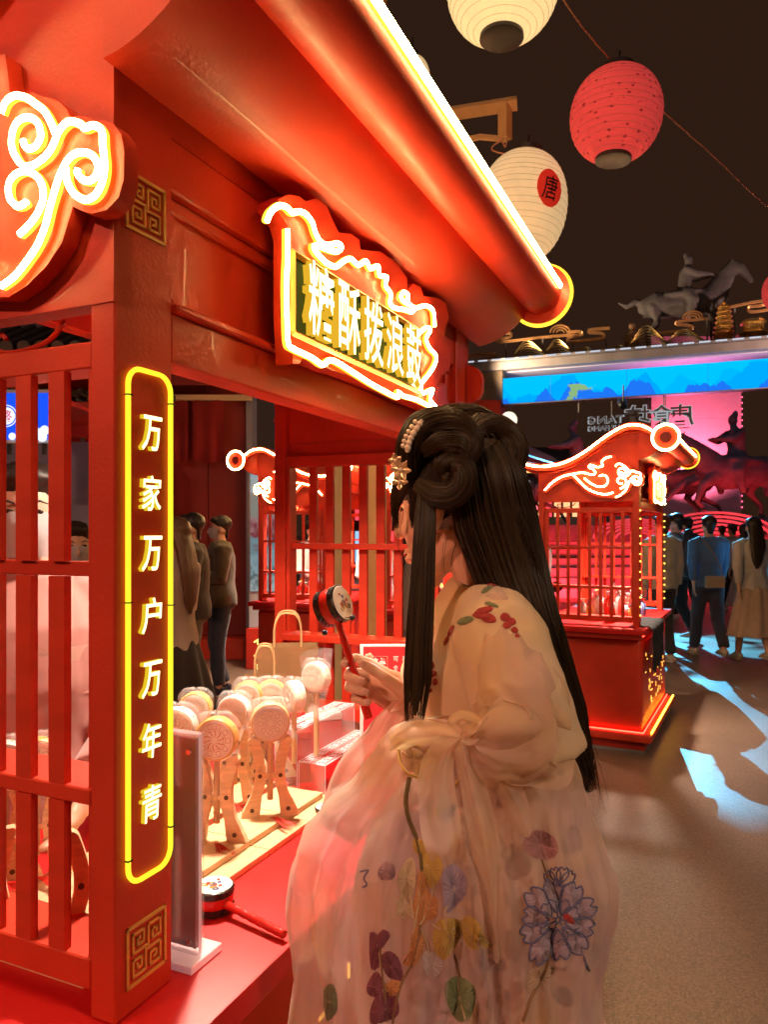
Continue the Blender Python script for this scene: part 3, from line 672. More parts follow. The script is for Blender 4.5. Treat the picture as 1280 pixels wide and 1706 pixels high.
# ------------------------------------------------------------------ hanging sign seen from behind (mirrored)
sg = thing('hanging_sign', 'mirrored grey sign lettering hanging below the blue screen, seen from behind', 'sign', G.o, G.ang)
PALE = emis('pale_sign_edge', (.72, .75, .8), .16); SDK = mat('sign_letter_back', (.08, .075, .08), .5)
def mir(ch, x, y, wpx, hpx, depth=.08):
    u, z = G.on_v(x, y, 0); k = (16 - .37 * u) / F; ux = wpx * k / .93
    for nm, m_, off, d, s in (('letter_edge', PALE, .045, (.02, .03), 1.10), ('letter', SDK, .012, (.0, .019), 1.)):
        mb = MB(); put_text(mb, ch, ux * s, lambda a, b, dd: (u - a, dd, z + b), d, off, hpx * k * s); link(nm, mb.mesh(nm, m_, smooth=False), sg)
mir('唐', 1137, 691, 33, 35); mir('食', 1103, 691, 33, 33); mir('坊', 1063, 692, 36, 33)
mir('TANG', 1010, 699, 50, 12); mir('SHI FANG', 1010, 713, 50, 8)
mb = MB()
for a, b in ((985, 1030), (1050, 1085), (1095, 1150)):
    p, q = gz(a, 715, .05), gz(b, 712, .05); mb.tube([p, q], .01, 5)
for x in (1020, 1110): p = gz(x, 712, .05); mb.tube([p, (p.x, p.y, 4.19)], .01, 5)
obj('hanging_rail', mb, GREY, sg)

# ------------------------------------------------------------------ pink wall, terrace and stone horses
pw = thing('pink_lit_wall', 'tall pale wall panel lit bright pink behind the gate', 'wall', (0, 0, 0))
PY = 22.0; xa, xb = W(1086, 0, PY).x, W(1236, 0, PY).x
for k in range(9): bx('wall_panel', (xa, xb, PY, PY + .5, .02 + k * .8, .02 + k * .8 + .795), mat('pale_wall_panel', (.55, .50, .52), .6, var=.05), pw, .004)
mb = MB()
for k in range(28): mb.ball((xb + .015, PY - .02, 2.2 + k * .17), .018, 6, 4)
obj('edge_bulbs', mb, emis('pink_edge_bulb', (1, .08, .2), 2), pw)
ter = thing('stage_terrace', 'stepped stone terrace lit red below the galloping stone horses', 'terrace', (6.5, 18, 0))
TS = mat('terrace_stone', (.45, .40, .40), .6, var=.12, vscale=2, bump=.15)
for k in range(9):
    mb = MB(); z0 = k * .21; yb = .0 + k * .32; pts = []
    n = 28; outer = [(-5.2 + 11 * i / n, yb - .5 * math.sin(i / n * PI * 2.4 + k * .35)) for i in range(n + 1)]
    mb.prism(outer + [(5.8, 4.4), (-5.2, 4.4)], (z0 + .002, z0 + .209), lambda a, c, d: (a, c - .8, d)); obj('step', mb, TS, ter, angle=30)
for (cx_, cy_, cz_, r0) in ((1190, 880, 0, 1.6), (1060, 872, 0, 1.0)):
    p = W(cx_, cy_, 17.6); mb = MB()
    for r in [r0 * (1 - .13 * q) for q in range(6)]:
        mb.tube([(p.x - 6.5 + math.cos(a) * r, p.y - 18 - .05, p.z + math.sin(a) * r * .45 - .35) for a in [PI * i / 20 for i in range(21)]], .03, 5)
    obj('wave_relief', mb, TS, ter)
def horse(mb, gallop=0, rider=False):
    T = mb.tube
    T([(-1.0, 0, 1.25), (-.75, 0, 1.32), (-.3, 0, 1.24), (.2, 0, 1.22), (.62, 0, 1.34), (.85, 0, 1.38)], [(.22, .28), (.31, .36), (.30, .33), (.31, .36), (.27, .36), (.16, .24)], 14, normal=(0, 0, 1), round_caps=True)
    nk = [(.62, 0, 1.42), (.85, 0, 1.75), (1.02, 0, 2.02), (1.12, 0, 2.18)] if not gallop else [(.65, 0, 1.42), (1.0, 0, 1.65), (1.3, 0, 1.85), (1.42, 0, 1.93)]
    T(nk, [(.19, .34), (.14, .27), (.11, .20), (.10, .14)], 12, normal=(1, 0, 0), round_caps=True)
    h = Vector(nk[-1]); T([h, h + Vector((.16, 0, -.10)), h + Vector((.34, 0, -.34)), h + Vector((.42, 0, -.46))], [(.10, .14), (.10, .15), (.065, .09), (.06, .075)], 12, normal=(1, 0, 1), round_caps=True)
    for s in (-1, 1): T([h + Vector((-.02, s * .06, .08)), h + Vector((-.02, s * .075, .22))], [.035, .01], 6)
    T([n_ for n_ in [Vector(nk[0]) + Vector((-.18, 0, .22)), Vector(nk[1]) + Vector((-.16, 0, .12)), Vector(nk[2]) + Vector((-.12, 0, .06)), h + Vector((-.04, 0, .14))]], [.05, .07, .06, .03], 8)
    T([(-1.02, 0, 1.42), (-1.25, 0, 1.45), (-1.5, 0, 1.2 if gallop else 1.35), (-1.75, 0, 1.28 if gallop else 1.5)], [.06, .09, .08, .015], 8)
    if gallop:
        legs = [((.62, .16, 1.15), (1.0, .16, .95), (1.15, .16, .60), (.95, .16, .42)), ((.6, -.16, 1.15), (1.15, -.16, 1.05), (1.5, -.16, .80), (1.68, -.16, .62)),
                ((-.85, .17, 1.2), (-.75, .17, .80), (-1.22, .17, .62), (-1.45, .17, .25)), ((-.85, -.17, 1.2), (-.55, -.17, .82), (-.88, -.17, .52), (-.95, -.17, .1))]
    else:
        legs = [((.62, .16, 1.15), (.66, .16, .72), (.64, .16, .38), (.68, .16, .05)), ((.6, -.16, 1.15), (.62, -.16, .72), (.60, -.16, .38), (.64, -.16, .05)),
                ((-.85, .17, 1.2), (-.72, .17, .85), (-.98, .17, .50), (-.92, .17, .05)), ((-.85, -.17, 1.2), (-.72, -.17, .85), (-.98, -.17, .50), (-.92, -.17, .05))]
    for l in legs:
        T(l, [(.13, .17), (.085, .11), (.055, .07), (.06, .06)], 9, round_caps=True)
    if rider:
        T([(-.05, 0, 1.5), (-.05, 0, 1.8), (-.02, 0, 2.1), (.02, 0, 2.25)], [(.26, .22), (.21, .17), (.24, .16), (.09, .08)], 12, normal=(1, 0, 0), round_caps=True)
        mb.ball((.05, 0, 2.42), (.11, .10, .14)); mb.ball((-.02, 0, 2.56), (.07, .07, .09))
        for s in (-1, 1):
            T([(0, s * .2, 2.14), (.25, s * .22, 1.98), (.6, s * .1, 1.98)], [.10, .10, .05], 8, round_caps=True)
            T([(0, s * .2, 1.5), (.2, s * .33, 1.25), (.08, s * .33, .85)], [.17, .14, .08], 8, round_caps=True)
        T([(-.35, 0, 1.5), (.15, 0, 1.52)], [(.34, .14), (.32, .14)], 12, normal=(0, 0, 1), round_caps=True)
hr = MB(); horse(hr, 0, True); hm = fused(hr, 'statue_body', STONE, .035, 3)
p_ = gw(3.62, .75, 5.152)
o = thing('rider_statue', 'dark stone statue of a robed rider on a standing horse on top of the gate', 'statue', p_, G.ang + .05); o.scale = (.78,) * 3
link('statue_body', hm, o)
gm = []
for rd in (False, True):
    mbh = MB(); horse(mbh, 1, rd); gm.append(fused(mbh, 'statue_body', STONE, .04, 3))
for i, (px, py, Y, s, mi, fl, lb) in enumerate(((862, 880, 19, 1.25, 0, -1, 'riderless galloping stone horse nearest the kiosk roof on the red terrace'),
        (958, 872, 18.4, 1.55, 1, -1, 'galloping stone horse with rider left of the pink wall foot'), (1120, 872, 18.8, 1.45, 0, -1, 'galloping stone horse in the middle of the red terrace'),
        (1225, 866, 18.2, 1.65, 1, -1, 'largest galloping stone horse with rider at the right picture edge'))):
    p = W(px, py, Y); h = thing('horse_statue', lb, 'statue', (p.x, p.y, 1.55), PI + .1 * i, 'stone horses galloping on the red terrace'); h.scale = (s * .66,) * 3
    link('statue_body', gm[mi], h); bx('rock_base', (-1.3, 1.1, -.35, .35, -.3, .12), STONE, h, .08, seg=2)
# red and pink stage floods stand on the terrace edge
def flood(lb, loc, tgt, col, pw_, size=.5, blend=1.0):
    t = thing('stage_floodlight', lb, 'floodlight', loc)
    d = (Vector(tgt) - Vector(loc)).normalized(); q = d.to_track_quat('-Z', 'Y').to_matrix().to_4x4()
    mb = MB(); mb.lathe([(.001, .12), (.09, .12), (.12, .0), (.11, -.01), (.001, .03)], 16, q); obj('lamp_head', mb, BLACK, t)
    obj('yoke', MB().tube([(0, 0, -.28), (0, 0, -.1)], .015, 6), BLACK, t)
    lamp('SPOT', 'flood_beam', Vector(loc) + d * .05, pw_, col, target=tgt, spot_size=1.9, spot_blend=blend, shadow_soft_size=.12)
flood('black floodlight aimed at the pink wall', (W(1160, 0, 20.7).x, 20.6, 2.3), (W(1160, 0, 22).x, 22, 4.2), (1, .14, .25), 620)
flood('black floodlight at the left front of the terrace', (3.6, 15.6, .35), (5.5, 19, 1.2), (1, .03, .045), 300)
flood('black floodlight at the right front of the terrace', (9.0, 15.4, .35), (7.5, 19, 1.2), (1, .03, .045), 380)
flood('black floodlight under the gate beam lighting its soffit', (6.0, 15.2, 3.0), (6.0, 15.0, 5), (1, .25, .7), 60)
flood('added black floodlight on the left gate end brightening its gold skyline', gw(-.5, -.9, 4.6), gw(3.0, .4, 5.7), (1, .72, .45), 220)  # added flood, put in to brighten the gold ornaments
flood('added black floodlight on the right of the gate brightening its gold skyline', gw(6.5, -1.2, 4.4), gw(3.2, .4, 5.7), (1, .62, .50), 110)  # second added flood, lifts the ornaments from the other end
# pattern projector on the gate throws the blue water shapes on the ground
def gobo(loc, tgt, pw_, size):
    t = thing('pattern_projector', 'black pattern projector under the gate beam', 'projector', loc)
    d = (Vector(tgt) - Vector(loc)).normalized(); q = d.to_track_quat('-Z', 'Y').to_matrix().to_4x4()
    obj('projector_body', MB().lathe([(.001, .25), (.09, .25), (.09, .02), (.06, -.02), (.001, -.02)], 16, q), BLACK, t)
    obj('hanger', MB().tube([(0, 0, .05), (0, 0, .4)], .015, 6), BLACK, t)
    o = lamp('SPOT', 'projector_beam', Vector(loc) + d * .08, pw_, (.12, .62, 1), target=tgt, spot_size=size, spot_blend=.25, shadow_soft_size=.01)
    ld = o.data; ld.use_nodes = True; nt = ld.node_tree; N = nt.nodes.new; L = nt.links.new; em = nt.nodes['Emission']
    tc = N('ShaderNodeTexCoord'); mp = N('ShaderNodeMapping'); mp.inputs['Scale'].default_value = (5.5, 7, 1.0); mp.inputs['Rotation'].default_value = (0, 0, .12); mp.inputs['Location'].default_value = (2.1, .3, 0)
    n = N('ShaderNodeTexNoise'); n.inputs['Scale'].default_value = 1.0; n.inputs['Detail'].default_value = 3; n.inputs['Roughness'].default_value = .45
    r = N('ShaderNodeValToRGB'); r.color_ramp.elements[0].position = .42; r.color_ramp.elements[1].position = .49
    L(tc.outputs['Normal'], mp.inputs[0]); L(mp.outputs[0], n.inputs['Vector']); L(n.outputs[0], r.inputs[0]); L(r.outputs[0], em.inputs['Color'])
    return o
gobo((4.6, 14.4, 3.9), (3.4, 7.2, 0), 2200, .80)

# ------------------------------------------------------------------ buildings behind the first kiosk
bl = thing('curtained_shop', 'dark red shop front with short red curtains under a tiled eave', 'building', (0, 0, 0))
BY = 9.0; xl, xr = W(150, 0, BY).x, W(412, 0, BY).x
RW = mat('dull_red_wall', (.20, .010, .008), .6, var=.15, vscale=2)
n = 4; wdt = (xr - xl) / n
for k in range(n): bx('wall_panel', (xl + k * wdt + .004, xl + (k + 1) * wdt - .004, BY, BY + .2, .25, 3.35), RW, bl, .004)
bx('wall_foot', (xl, xr, BY - .25, BY + .2, 0, .24), RED, bl, .01); bx('corner_post', (xr + .002, xr + .08, BY - .1, BY + .2, .1, 3.3), mat('blue_grey_post', (.16, .15, .22), .5), bl, .004)
for k in range(9):
    cx_ = xr - .42 - k * .42
    mb = MB(); rg = []
    for j in range(9):
        z = 3.02 - .72 * j / 8; rg.append([(cx_ - .18 + .37 * i / 10, BY - .22 - .03 * math.sin(i * 1.4 + k) * (j / 8) - .012, z + .015 * math.sin(i)) for i in range(11)])
    mb.rings(rg, caps=False, closed=False); obj('curtain', mb, fabric('red_curtain', (.28, .012, .012), transl=.3), bl, angle=180)
bx('curtain_rail', (xl, xr + .1, BY - .27, BY - .2, 3.03, 3.09), mat('pale_trim', (.5, .33, .2), .5), bl, .004)
def tiled_eave(root, x0, x1, y0, z0, rows=5, step=.17):
    tm = MB(); tm.tube([(0, 0, 0), (0, .9, .42)], .055, 8); tme = tm.mesh('roof_tile', DARKWOOD)
    em = MB().tube([(0, -.02, -.01), (0, .012, .004)], .062, 12).mesh('tile_end', mat('grey_tile_end', (.16, .13, .12), .6))
    k = 0; x = x0
    while x < x1: link('roof_tile', tme, root, loc=(x, y0, z0)); link('tile_end', em, root, loc=(x, y0 - .01, z0)); x += step
    m2 = MB(); m2.prism([(0, -.06), (.95, .39), (.95, .33), (0, -.10)], (x0 - .05, x1 + .05), lambda a, c, d: (d, y0 + a, z0 + c)); obj('roof_deck', m2, DARKWOOD, root, smooth=False)
    bx('eave_board', (x0 - .05, x1 + .05, y0 + .02, y0 + .08, z0 - .28, z0 - .10), RW, root, .004)
tiled_eave(bl, xl, xr + .5, BY - .65, 3.42)
b2 = thing('side_shop', 'low grey-fronted shop behind the lattice with tiled eave and red beams', 'building', (0, 0, 0))
SX0, SX1, SY = W(-260, 0, 8).x, W(152, 0, 8).x, 8.0
for k in range(4): bx('wall_panel', (SX0 + (SX1 - SX0) / 4 * k, SX0 + (SX1 - SX0) / 4 * (k + 1) - .01, SY, SY + .2, 0, 2.45), mat('blue_grey_wall', (.26, .26, .34), .6, var=.1), b2, .004)
for z in (2.50, 2.74, 3.02): bx('red_beam', (SX0, SX1 + .1, SY - .12, SY + .1, z, z + .12), RED, b2, .005)
for k in range(30): bx('eave_bracket', (SX0 + .12 * k, SX0 + .12 * k + .03, SY - .35, SY + .1, 2.90, 2.96), DARKWOOD, b2, 0)
tiled_eave(b2, SX0, SX1 + .3, SY - .6, 3.32)
# blue lightbox sign
p0 = W(-60, 735, 6.2); p1 = W(79, 735, 6.2); bs = thing('shop_sign', 'glowing blue signboard with two white character roundels behind the lattice', 'sign', (0, 0, 0))
zt, zb2 = W(0, 655, 6.2).z, W(0, 732, 6.2).z
bx('sign_box', (p0.x, p1.x, 6.2, 6.32, zb2, zt), emis('sign_blue', (.01, .07, .75), .42), bs, 0)
bx('sign_frame', (p0.x - .02, p1.x + .02, 6.205, 6.33, zb2 - .03, zb2 - .003), mat('white_trim', (.7, .7, .75), .4), bs, 0); bx('sign_frame', (p0.x - .02, p1.x + .02, 6.205, 6.33, zt + .003, zt + .03), MATS['white_trim'], bs, 0)
WH = emis('sign_white', (.9, .95, 1), .36)
for px, ch in ((10, '酪'), (44, '酥')):
    c = W(px, 693, 6.197); disc = MB(); disc.lathe([(.001, 0), (.072, 0), (.072, .003), (.001, .003)], 24, Matrix.Translation(c) @ Matrix.Rotation(PI / 2, 4, 'X')); obj('roundel', disc, WH, bs)
    rg = MB(); rg.tube([c + Vector((math.cos(a) * .088, -.004, math.sin(a) * .088)) for a in [2 * PI * i / 28 for i in range(28)]], .004, 5, closed=True); obj('roundel_ring', rg, WH, bs)
    tx = MB(); put_text(tx, ch, .10, lambda a, b, d: (c.x + a, c.y - .004 - d, c.z + b), (0, .003), .01); obj('character', tx, emis('sign_pink', (.75, .12, .25), .35), bs, smooth=False)
for k, (px, py, r) in enumerate(((20, 727, .03), (50, 726, .04), (62, 720, .035), (74, 717, .04), (70, 728, .04), (38, 730, .03))): obj('cloud_scallop', MB().lathe([(.001, 0), (r, 0), (r, .003), (.001, .003)], 16, Matrix.Translation(W(px, py, 6.19 - .004 * k)) @ Matrix.Rotation(PI / 2, 4, 'X')), WH, bs)
for px in (12, 70): bx('sign_leg', (W(px, 0, 6.25).x, W(px, 0, 6.25).x + .03, 6.24, 6.27, zb2 - .12, zb2 - .032), BLACK, bs, 0)
bx('sign_hanger', (p0.x, p1.x, 6.33, 8.0, zt - .02, zt + .02), REDD, bs, .003)
# tall picture lightbox beside the kiosk
lb_ = thing('picture_lightbox', 'tall lightbox with pale landscape picture beside the dark red wall', 'lightbox', (0, 0, 0))
x0, x1 = W(417, 0, 8.2).x, W(462, 0, 8.2).x; zt, zb2 = W(0, 772, 8.2).z, W(0, 985, 8.2).z
def pic_mat():
    m = bpy.data.materials.new('landscape_picture'); m.use_nodes = True; nt = m.node_tree; nt.nodes.clear(); N = nt.nodes.new; L = nt.links.new
    o = N('ShaderNodeOutputMaterial'); e = N('ShaderNodeEmission'); e.inputs[1].default_value = .22; L(e.outputs[0], o.inputs[0])
    tc = N('ShaderNodeTexCoord'); sp = N('ShaderNodeSeparateXYZ'); L(tc.outputs['Object'], sp.inputs[0]); n = N('ShaderNodeTexNoise'); n.inputs['Scale'].default_value = 9; n.inputs['Detail'].default_value = 8
    L(tc.outputs['Object'], n.inputs['Vector']); a = N('ShaderNodeMath'); a.operation = 'MULTIPLY_ADD'; a.inputs[1].default_value = .5; L(n.outputs[0], a.inputs[0])
    mr = N('ShaderNodeMapRange'); mr.inputs[1].default_value = zb2; mr.inputs[2].default_value = zt; mr.inputs[3].default_value = -.25; mr.inputs[4].default_value = .75; L(sp.outputs[2], mr.inputs[0]); L(mr.outputs[0], a.inputs[2])
    r = N('ShaderNodeValToRGB'); L(a.outputs[0], r.inputs[0]); r.color_ramp.interpolation = 'EASE'
    el = r.color_ramp.elements; el[0].position = .0; el[0].color = (.5, .55, .55, 1); el[1].position = 1; el[1].color = (.05, .35, .6, 1)
    for p_, c_ in ((.15, (.12, .16, .16)), (.22, (.3, .42, .45)), (.36, (.2, .3, .33)), (.45, (.25, .04, .05)), (.55, (.42, .22, .22)), (.7, (.3, .3, .25)), (.85, (.45, .5, .5))):
        q = el.new(p_); q.color = (*c_, 1)
    L(r.outputs[0], e.inputs[0]); return m
bx('picture', (x0, x1, 8.2, 8.22, zb2, zt), pic_mat(), lb_, 0); bx('box_frame', (x0 - .02, x1 + .02, 8.221, 8.3, zb2 - .4, zt + .02), mat('frame_grey', (.3, .3, .34), .5), lb_, .003)
bx('box_foot', (x0 - .04, x1 + .04, 8.15, 8.35, 0, zb2 - .401), REDD, lb_, .005)
mb = MB()
for q, dz in enumerate((.15, .30, .42)): mb.tube(catmull([(x0 + .05, 8.145, zb2 - .4 - dz), (x0 + .12, 8.145, zb2 - .36 - dz), (x0 + .09, 8.145, zb2 - .42 - dz), (x0 + .2, 8.145, zb2 - .43 - dz)], 4), .009, 5)
obj('gold_scroll', mb, emis('gold_scroll_glow', (1, .6, .15), .8), lb_)
# cream round column behind the far lattice
c = W(561, 0, 4.6); cc = thing('round_column', 'cream round column standing behind the far lattice panel', 'column', (c.x, 4.6, 0))
obj('shaft', MB().lathe([(.045, .02), (.04, .2), (.04, 2.6), (.05, 2.65)], 24), mat('cream_column', (.62, .45, .24), .45, var=.08), cc); obj('column_base', MB().lathe([(.09, 0), (.09, .02), (.001, .02)], 24), GREY, cc)
# far dark row of buildings with lit roofs behind the second kiosk
fr_ = thing('far_eaved_hall', 'dark eaved hall with warm roof edge lights behind the woman', 'building', (0, 0, 0)); HYY = 24
hx0, hx1 = W(560, 0, HYY).x, W(975, 0, HYY).x
bx('hall_wall', (hx0, hx1, HYY, HYY + 2, 0, 3.4), mat('dark_hall_wall', (.10, .03, .025), .7, var=.2), fr_, 0)
m2 = MB(); m2.prism([(-.9, 3.35), (1, 4.3), (3, 4.3), (3, 3.35)], (hx0 - .3, hx1 + .3), lambda a, c, d: (d, HYY + a, c)); obj('hall_roof', m2, DARKWOOD, fr_, smooth=False)
bx('roof_edge_light', (W(862, 0, HYY).x, W(905, 0, HYY).x, HYY - .95, HYY - .9, 3.30, 3.36), emis('warm_edge', (1, .5, .15), .8), fr_, 0)
wm = [emis('shop_window_a', (1, .06, .09), .45), emis('shop_window_b', (1, .45, .2), .5), emis('shop_window_c', (.35, .6, .9), .35), mat('shop_window_dark', (.02, .02, .03), .2)]
for r_i in range(2):
    for k in range(28): 
        f = bx('window', (hx0 + .29 * k + .03, hx0 + .29 * k + .24, HYY - .02, HYY - .002, .5 + r_i * 1.35, 1.5 + r_i * 1.3), R.choice(wm), fr_, 0)
for k in range(16):
    p = W(R.uniform(862, 905), R.uniform(790, 900), R.uniform(14, 20)); 
    t = thing('shop_lamp', 'small bright lamp glowing among the stalls between hair and kiosk', 'lamp', p, group='small lamps between hair and kiosk')
    obj('lamp_globe', MB().ball((0, 0, 0), R.uniform(.025, .06), 8, 6), emis('lampglobe%d' % (k % 4), ((1, .1, .12), (1, .6, .3), (.9, .95, 1), (.9, .85, .1))[k % 4], 1.6), t)
    obj('lamp_cable', MB().tube([(0, 0, .02), (0, 0, .9)], .004, 4), BLACK, t)
# flower lanterns and column beside the gate pillar
fc = W(815, 700, 11.5); t = thing('lantern_post', 'dark red post with pale flower discs beside the gate pillar', 'post', (fc.x, fc.y, 0))
bx('post_shaft', (-.17, .17, -.1, .1, 0, 3.5), REDD, t, .01)
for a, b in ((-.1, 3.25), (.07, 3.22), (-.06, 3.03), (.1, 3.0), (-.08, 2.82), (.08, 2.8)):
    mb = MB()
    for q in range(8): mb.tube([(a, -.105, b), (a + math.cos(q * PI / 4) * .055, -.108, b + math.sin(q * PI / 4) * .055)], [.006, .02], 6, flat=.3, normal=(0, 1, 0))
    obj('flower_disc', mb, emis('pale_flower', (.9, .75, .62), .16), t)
for px, py, r, lb in ((848, 700, .12, 'upper round white fan-pleated lantern by the lantern post'), (852, 738, .10, 'lower round white fan-pleated lantern by the lantern post')):
    p = W(px, py, 11.2); t = thing('fan_lantern', lb, 'lantern', p, group='white pleated lanterns by the post'); mb = MB(); rg = []
    for i in range(49):
        a = 2 * PI * i / 48; rr = r * (1 + .04 * (i % 2)); rg.append((math.cos(a) * rr, -.02 - .02 * (i % 2), math.sin(a) * rr))
    mb.rings([[(x * .15, -.06, z * .15) for x, y, z in rg[:-1]], rg[:-1], [(x * .15, .06, z * .15) for x, y, z in rg[:-1]]]); obj('pleated_shade', mb, emis('white_pleat', (1, .82, .62), .45), t, smooth=False)
    obj('bracket', MB().tube([(-r, 0, 0), (-.35, 0, 0)], .01, 5), REDD, t)

# ------------------------------------------------------------------ paper lanterns
def lantern(lb, p, r, h, m, ribs, tilt, captop=True, capr=.42, capm=None, deco=None):
    t = thing('paper_lantern', lb, 'lantern', p, group='paper lanterns strung over the plaza'); t.rotation_euler = tilt
    prof = []; n = 72
    for i in range(n + 1):
        s = -1 + 2 * i / n; a = s * math.radians(71); rr = r * math.cos(a) ** .85; z = h * math.sin(a) / math.sin(math.radians(71)) / 2
        rr *= 1 - .012 * (1 + math.cos(i / n * 2 * PI * ribs)) / 2; prof.append((rr, z))
    sh = obj('paper_shade', MB().lathe(prof, 40, caps=False), m, t, angle=180)
    rb = MB()
    for k in range(ribs):
        i = (k + .0) / ribs * n; i = int(round(i)); q = prof[min(i, n)]; rb.tube([(math.cos(a) * (q[0] + .0006), math.sin(a) * (q[0] + .0006), q[1]) for a in [2 * PI * j / 36 for j in range(36)]], r * .0035, 4, closed=True)
    obj('rib', rb, mat('lantern_rib', (.36, .22, .09), .7), sh)['kind'] = 'stuff'
    e = prof[0]
    obj('bottom_cap', MB().lathe([(.001, e[1] + .012), (e[0] * 1.0, e[1] + .012), (e[0] * 1.03, e[1] - .014 * r / .2), (e[0] * .92, e[1] - .018 * r / .2), (.001, e[1] - .010 * r / .2)], 36), mat('lantern_cap', (.035, .03, .028), .45), t)
    obj('top_cap', MB().lathe([(.001, -e[1] + .03), (e[0] * .9, -e[1] + .03), (e[0], -e[1] - .01), (.001, -e[1] - .01)], 36), MATS['lantern_cap'], t)
    obj('hook', MB().tube([(0, 0, -e[1] + .02), (0, 0, -e[1] + .10)], .005, 5), BLACK, t)
    if deco: deco(t, prof, r, h)
    return t
def lantern_mat(name, col, es, spots=None):
    m = mat(name, col, .75, emit=col, es=es, var=.12, vscale=10, bump=.2, bscale=40)
    nt = m.node_tree; b = nt.nodes['Principled BSDF']; L = nt.links.new; N = nt.nodes.new
    if spots:
        tc = N('ShaderNodeTexCoord'); mp = N('ShaderNodeMapping'); mp.inputs['Scale'].default_value = (1, 1, 1.6); L(tc.outputs['Object'], mp.inputs[0])
        v = N('ShaderNodeTexVoronoi'); v.inputs['Scale'].default_value = 26; L(mp.outputs[0], v.inputs['Vector']); r = N('ShaderNodeValToRGB'); r.color_ramp.elements[0].position = .22; r.color_ramp.elements[1].position = .28
        n = N('ShaderNodeTexNoise'); n.inputs['Scale'].default_value = 70; L(tc.outputs['Object'], n.inputs['Vector']); md = N('ShaderNodeMath'); md.operation = 'MULTIPLY_ADD'; md.inputs[1].default_value = .35; md.inputs[2].default_value = -.13; L(n.outputs[0], md.inputs[0])
        ad = N('ShaderNodeMath'); ad.operation = 'ADD'; L(v.outputs['Distance'], ad.inputs[0]); L(md.outputs[0], ad.inputs[1]); L(ad.outputs[0], r.inputs[0])
        r.color_ramp.elements[0].color = (*spots, 1); r.color_ramp.elements[1].color = (*col, 1)
        L(r.outputs[0], b.inputs['Base Color']); L(r.outputs[0], b.inputs['Emission Color'])
    return m
CREAM = lantern_mat('cream_lantern_paper', (.84, .60, .27), .34); CREAM2 = lantern_mat('cream_lantern_paper_dim', (.78, .55, .28), .21); PINKP = lantern_mat('red_lantern_paper', (.72, .06, .055), .17, (.30, .015, .02))
lantern('large cream ribbed lantern cut by the top picture edge', W(838, -22, 3.1), .232, .40, CREAM, 17, (.0, .02, 0))
l2 = lantern('red printed lantern hanging alone in the dark sky', W(1027, 192, 3.4), .205, .385, PINKP, 16, (0, .06, 0))
def tang(t, prof, r, h):
    # red roundel with a brush character wrapped on the shade
    az0 = math.radians(-64); 
    def on(a, b, d):
        z = .02 + b; rr = min(prof, key=lambda q: abs(q[1] - z))[0] + .0015 + d; az = az0 + a / r; return (math.cos(az) * rr, math.sin(az) * rr, z)
    m = MB(); n = 28; b = len(m.v)
    for k in range(9):
        for i in range(n): a = 2 * PI * i / n; m.v.append(Vector(on(math.cos(a) * .070 * k / 8, math.sin(a) * .088 * k / 8, .001)))
    for k in range(8):
        for i in range(n): m.face(b + k * n + i, b + k * n + (i + 1) % n, b + (k + 1) * n + (i + 1) % n, b + (k + 1) * n + i)
    obj('red_roundel', m, mat('roundel_red', (.70, .03, .015), .6, emit=(.7, .03, .015), es=.12), t, angle=180)
    m = MB(); put_text(m, '唐', .075, lambda a, b_, d: on(a + b_ * .12, b_, .003 + d), (0, .001), .004, .115); obj('character', m, BLACK, t, smooth=False)
lantern('cream lantern with red roundel and brush character below the wooden bracket', W(870, 346, 3.6), .215, .50, CREAM2, 20, (0, .10, 0), deco=tang)
lantern('dim cream lantern mostly hidden behind the neon eave', W(688, 130, 3.7), .085, .20, CREAM2, 9, (0, 0, 0))
lantern('pink lantern cut by the right picture edge above the gold clouds', W(1296, 486, 9), .17, .42, PINKP, 14, (0, 0, 0))
# wooden bracket holding the roundel lantern
t = thing('lantern_bracket', 'pale wooden bracket reaching out above the roundel lantern', 'bracket', (0, 0, 0)); BW = mat('bracket_wood', (.60, .34, .15), .5, var=.1, vscale=8)
a, b, c_, d = W(600, 214, 3.75), W(862, 172, 3.6), W(842, 232, 3.6), W(620, 252, 3.75)
obj('upper_arm', MB().tube([a, b], .037, 4), BW, t, smooth=False); obj('drop_bar', MB().tube([W(842, 176, 3.6), c_], .034, 4), BW, t, smooth=False)
obj('lower_arm', MB().tube([d, W(760, 236, 3.65), W(800, 228, 3.62), c_], .014, 6), BW, t)
obj('tie', MB().tube(catmull([W(846, 228, 3.58), W(842, 245, 3.58), W(835, 235, 3.58), W(820, 250, 3.6), W(868, 262 - 0, 3.6)], 4), .004, 5), mat('copper_tie', (.5, .2, .1), .5), t)
pole = thing('lantern_pole', 'tan square pole behind the neon eave carrying the bracket', 'pole', (W(628, 0, 3.85).x, 3.85, 0)); bx('pole_shaft', (-.05, .05, -.05, .05, 0, 4.5), BW, pole, .006)
bx('pole_cap', (-.09, .09, -.09, .09, 4.501, 4.56), BW, pole, .006)
obj('pole_arm', MB().tube([(.0, 0, 4.02), (.07, -.05, 3.97)], .03, 4), BW, pole, smooth=False)
# cords between the lanterns
t = thing('cord_run', 'thin reddish cord running from the top lantern to the right picture edge', 'cord', (0, 0, 0)); CRD = mat('reddish_cord', (.35, .14, .10), .6)
mb = MB(); mb.tube(catmull([W(870, -120, 3.1), W(940, 0, 3.15), W(985, 62, 3.25), W(1029, 111, 3.4)], 5), .0042, 5); mb.tube(catmull([W(1029, 111, 3.4), W(1103, 182, 3.5), W(1190, 260, 3.9), W(1290, 352, 4.6), W(1420, 440, 5.5)], 5), .0042, 5); obj('string', mb, CRD, t)
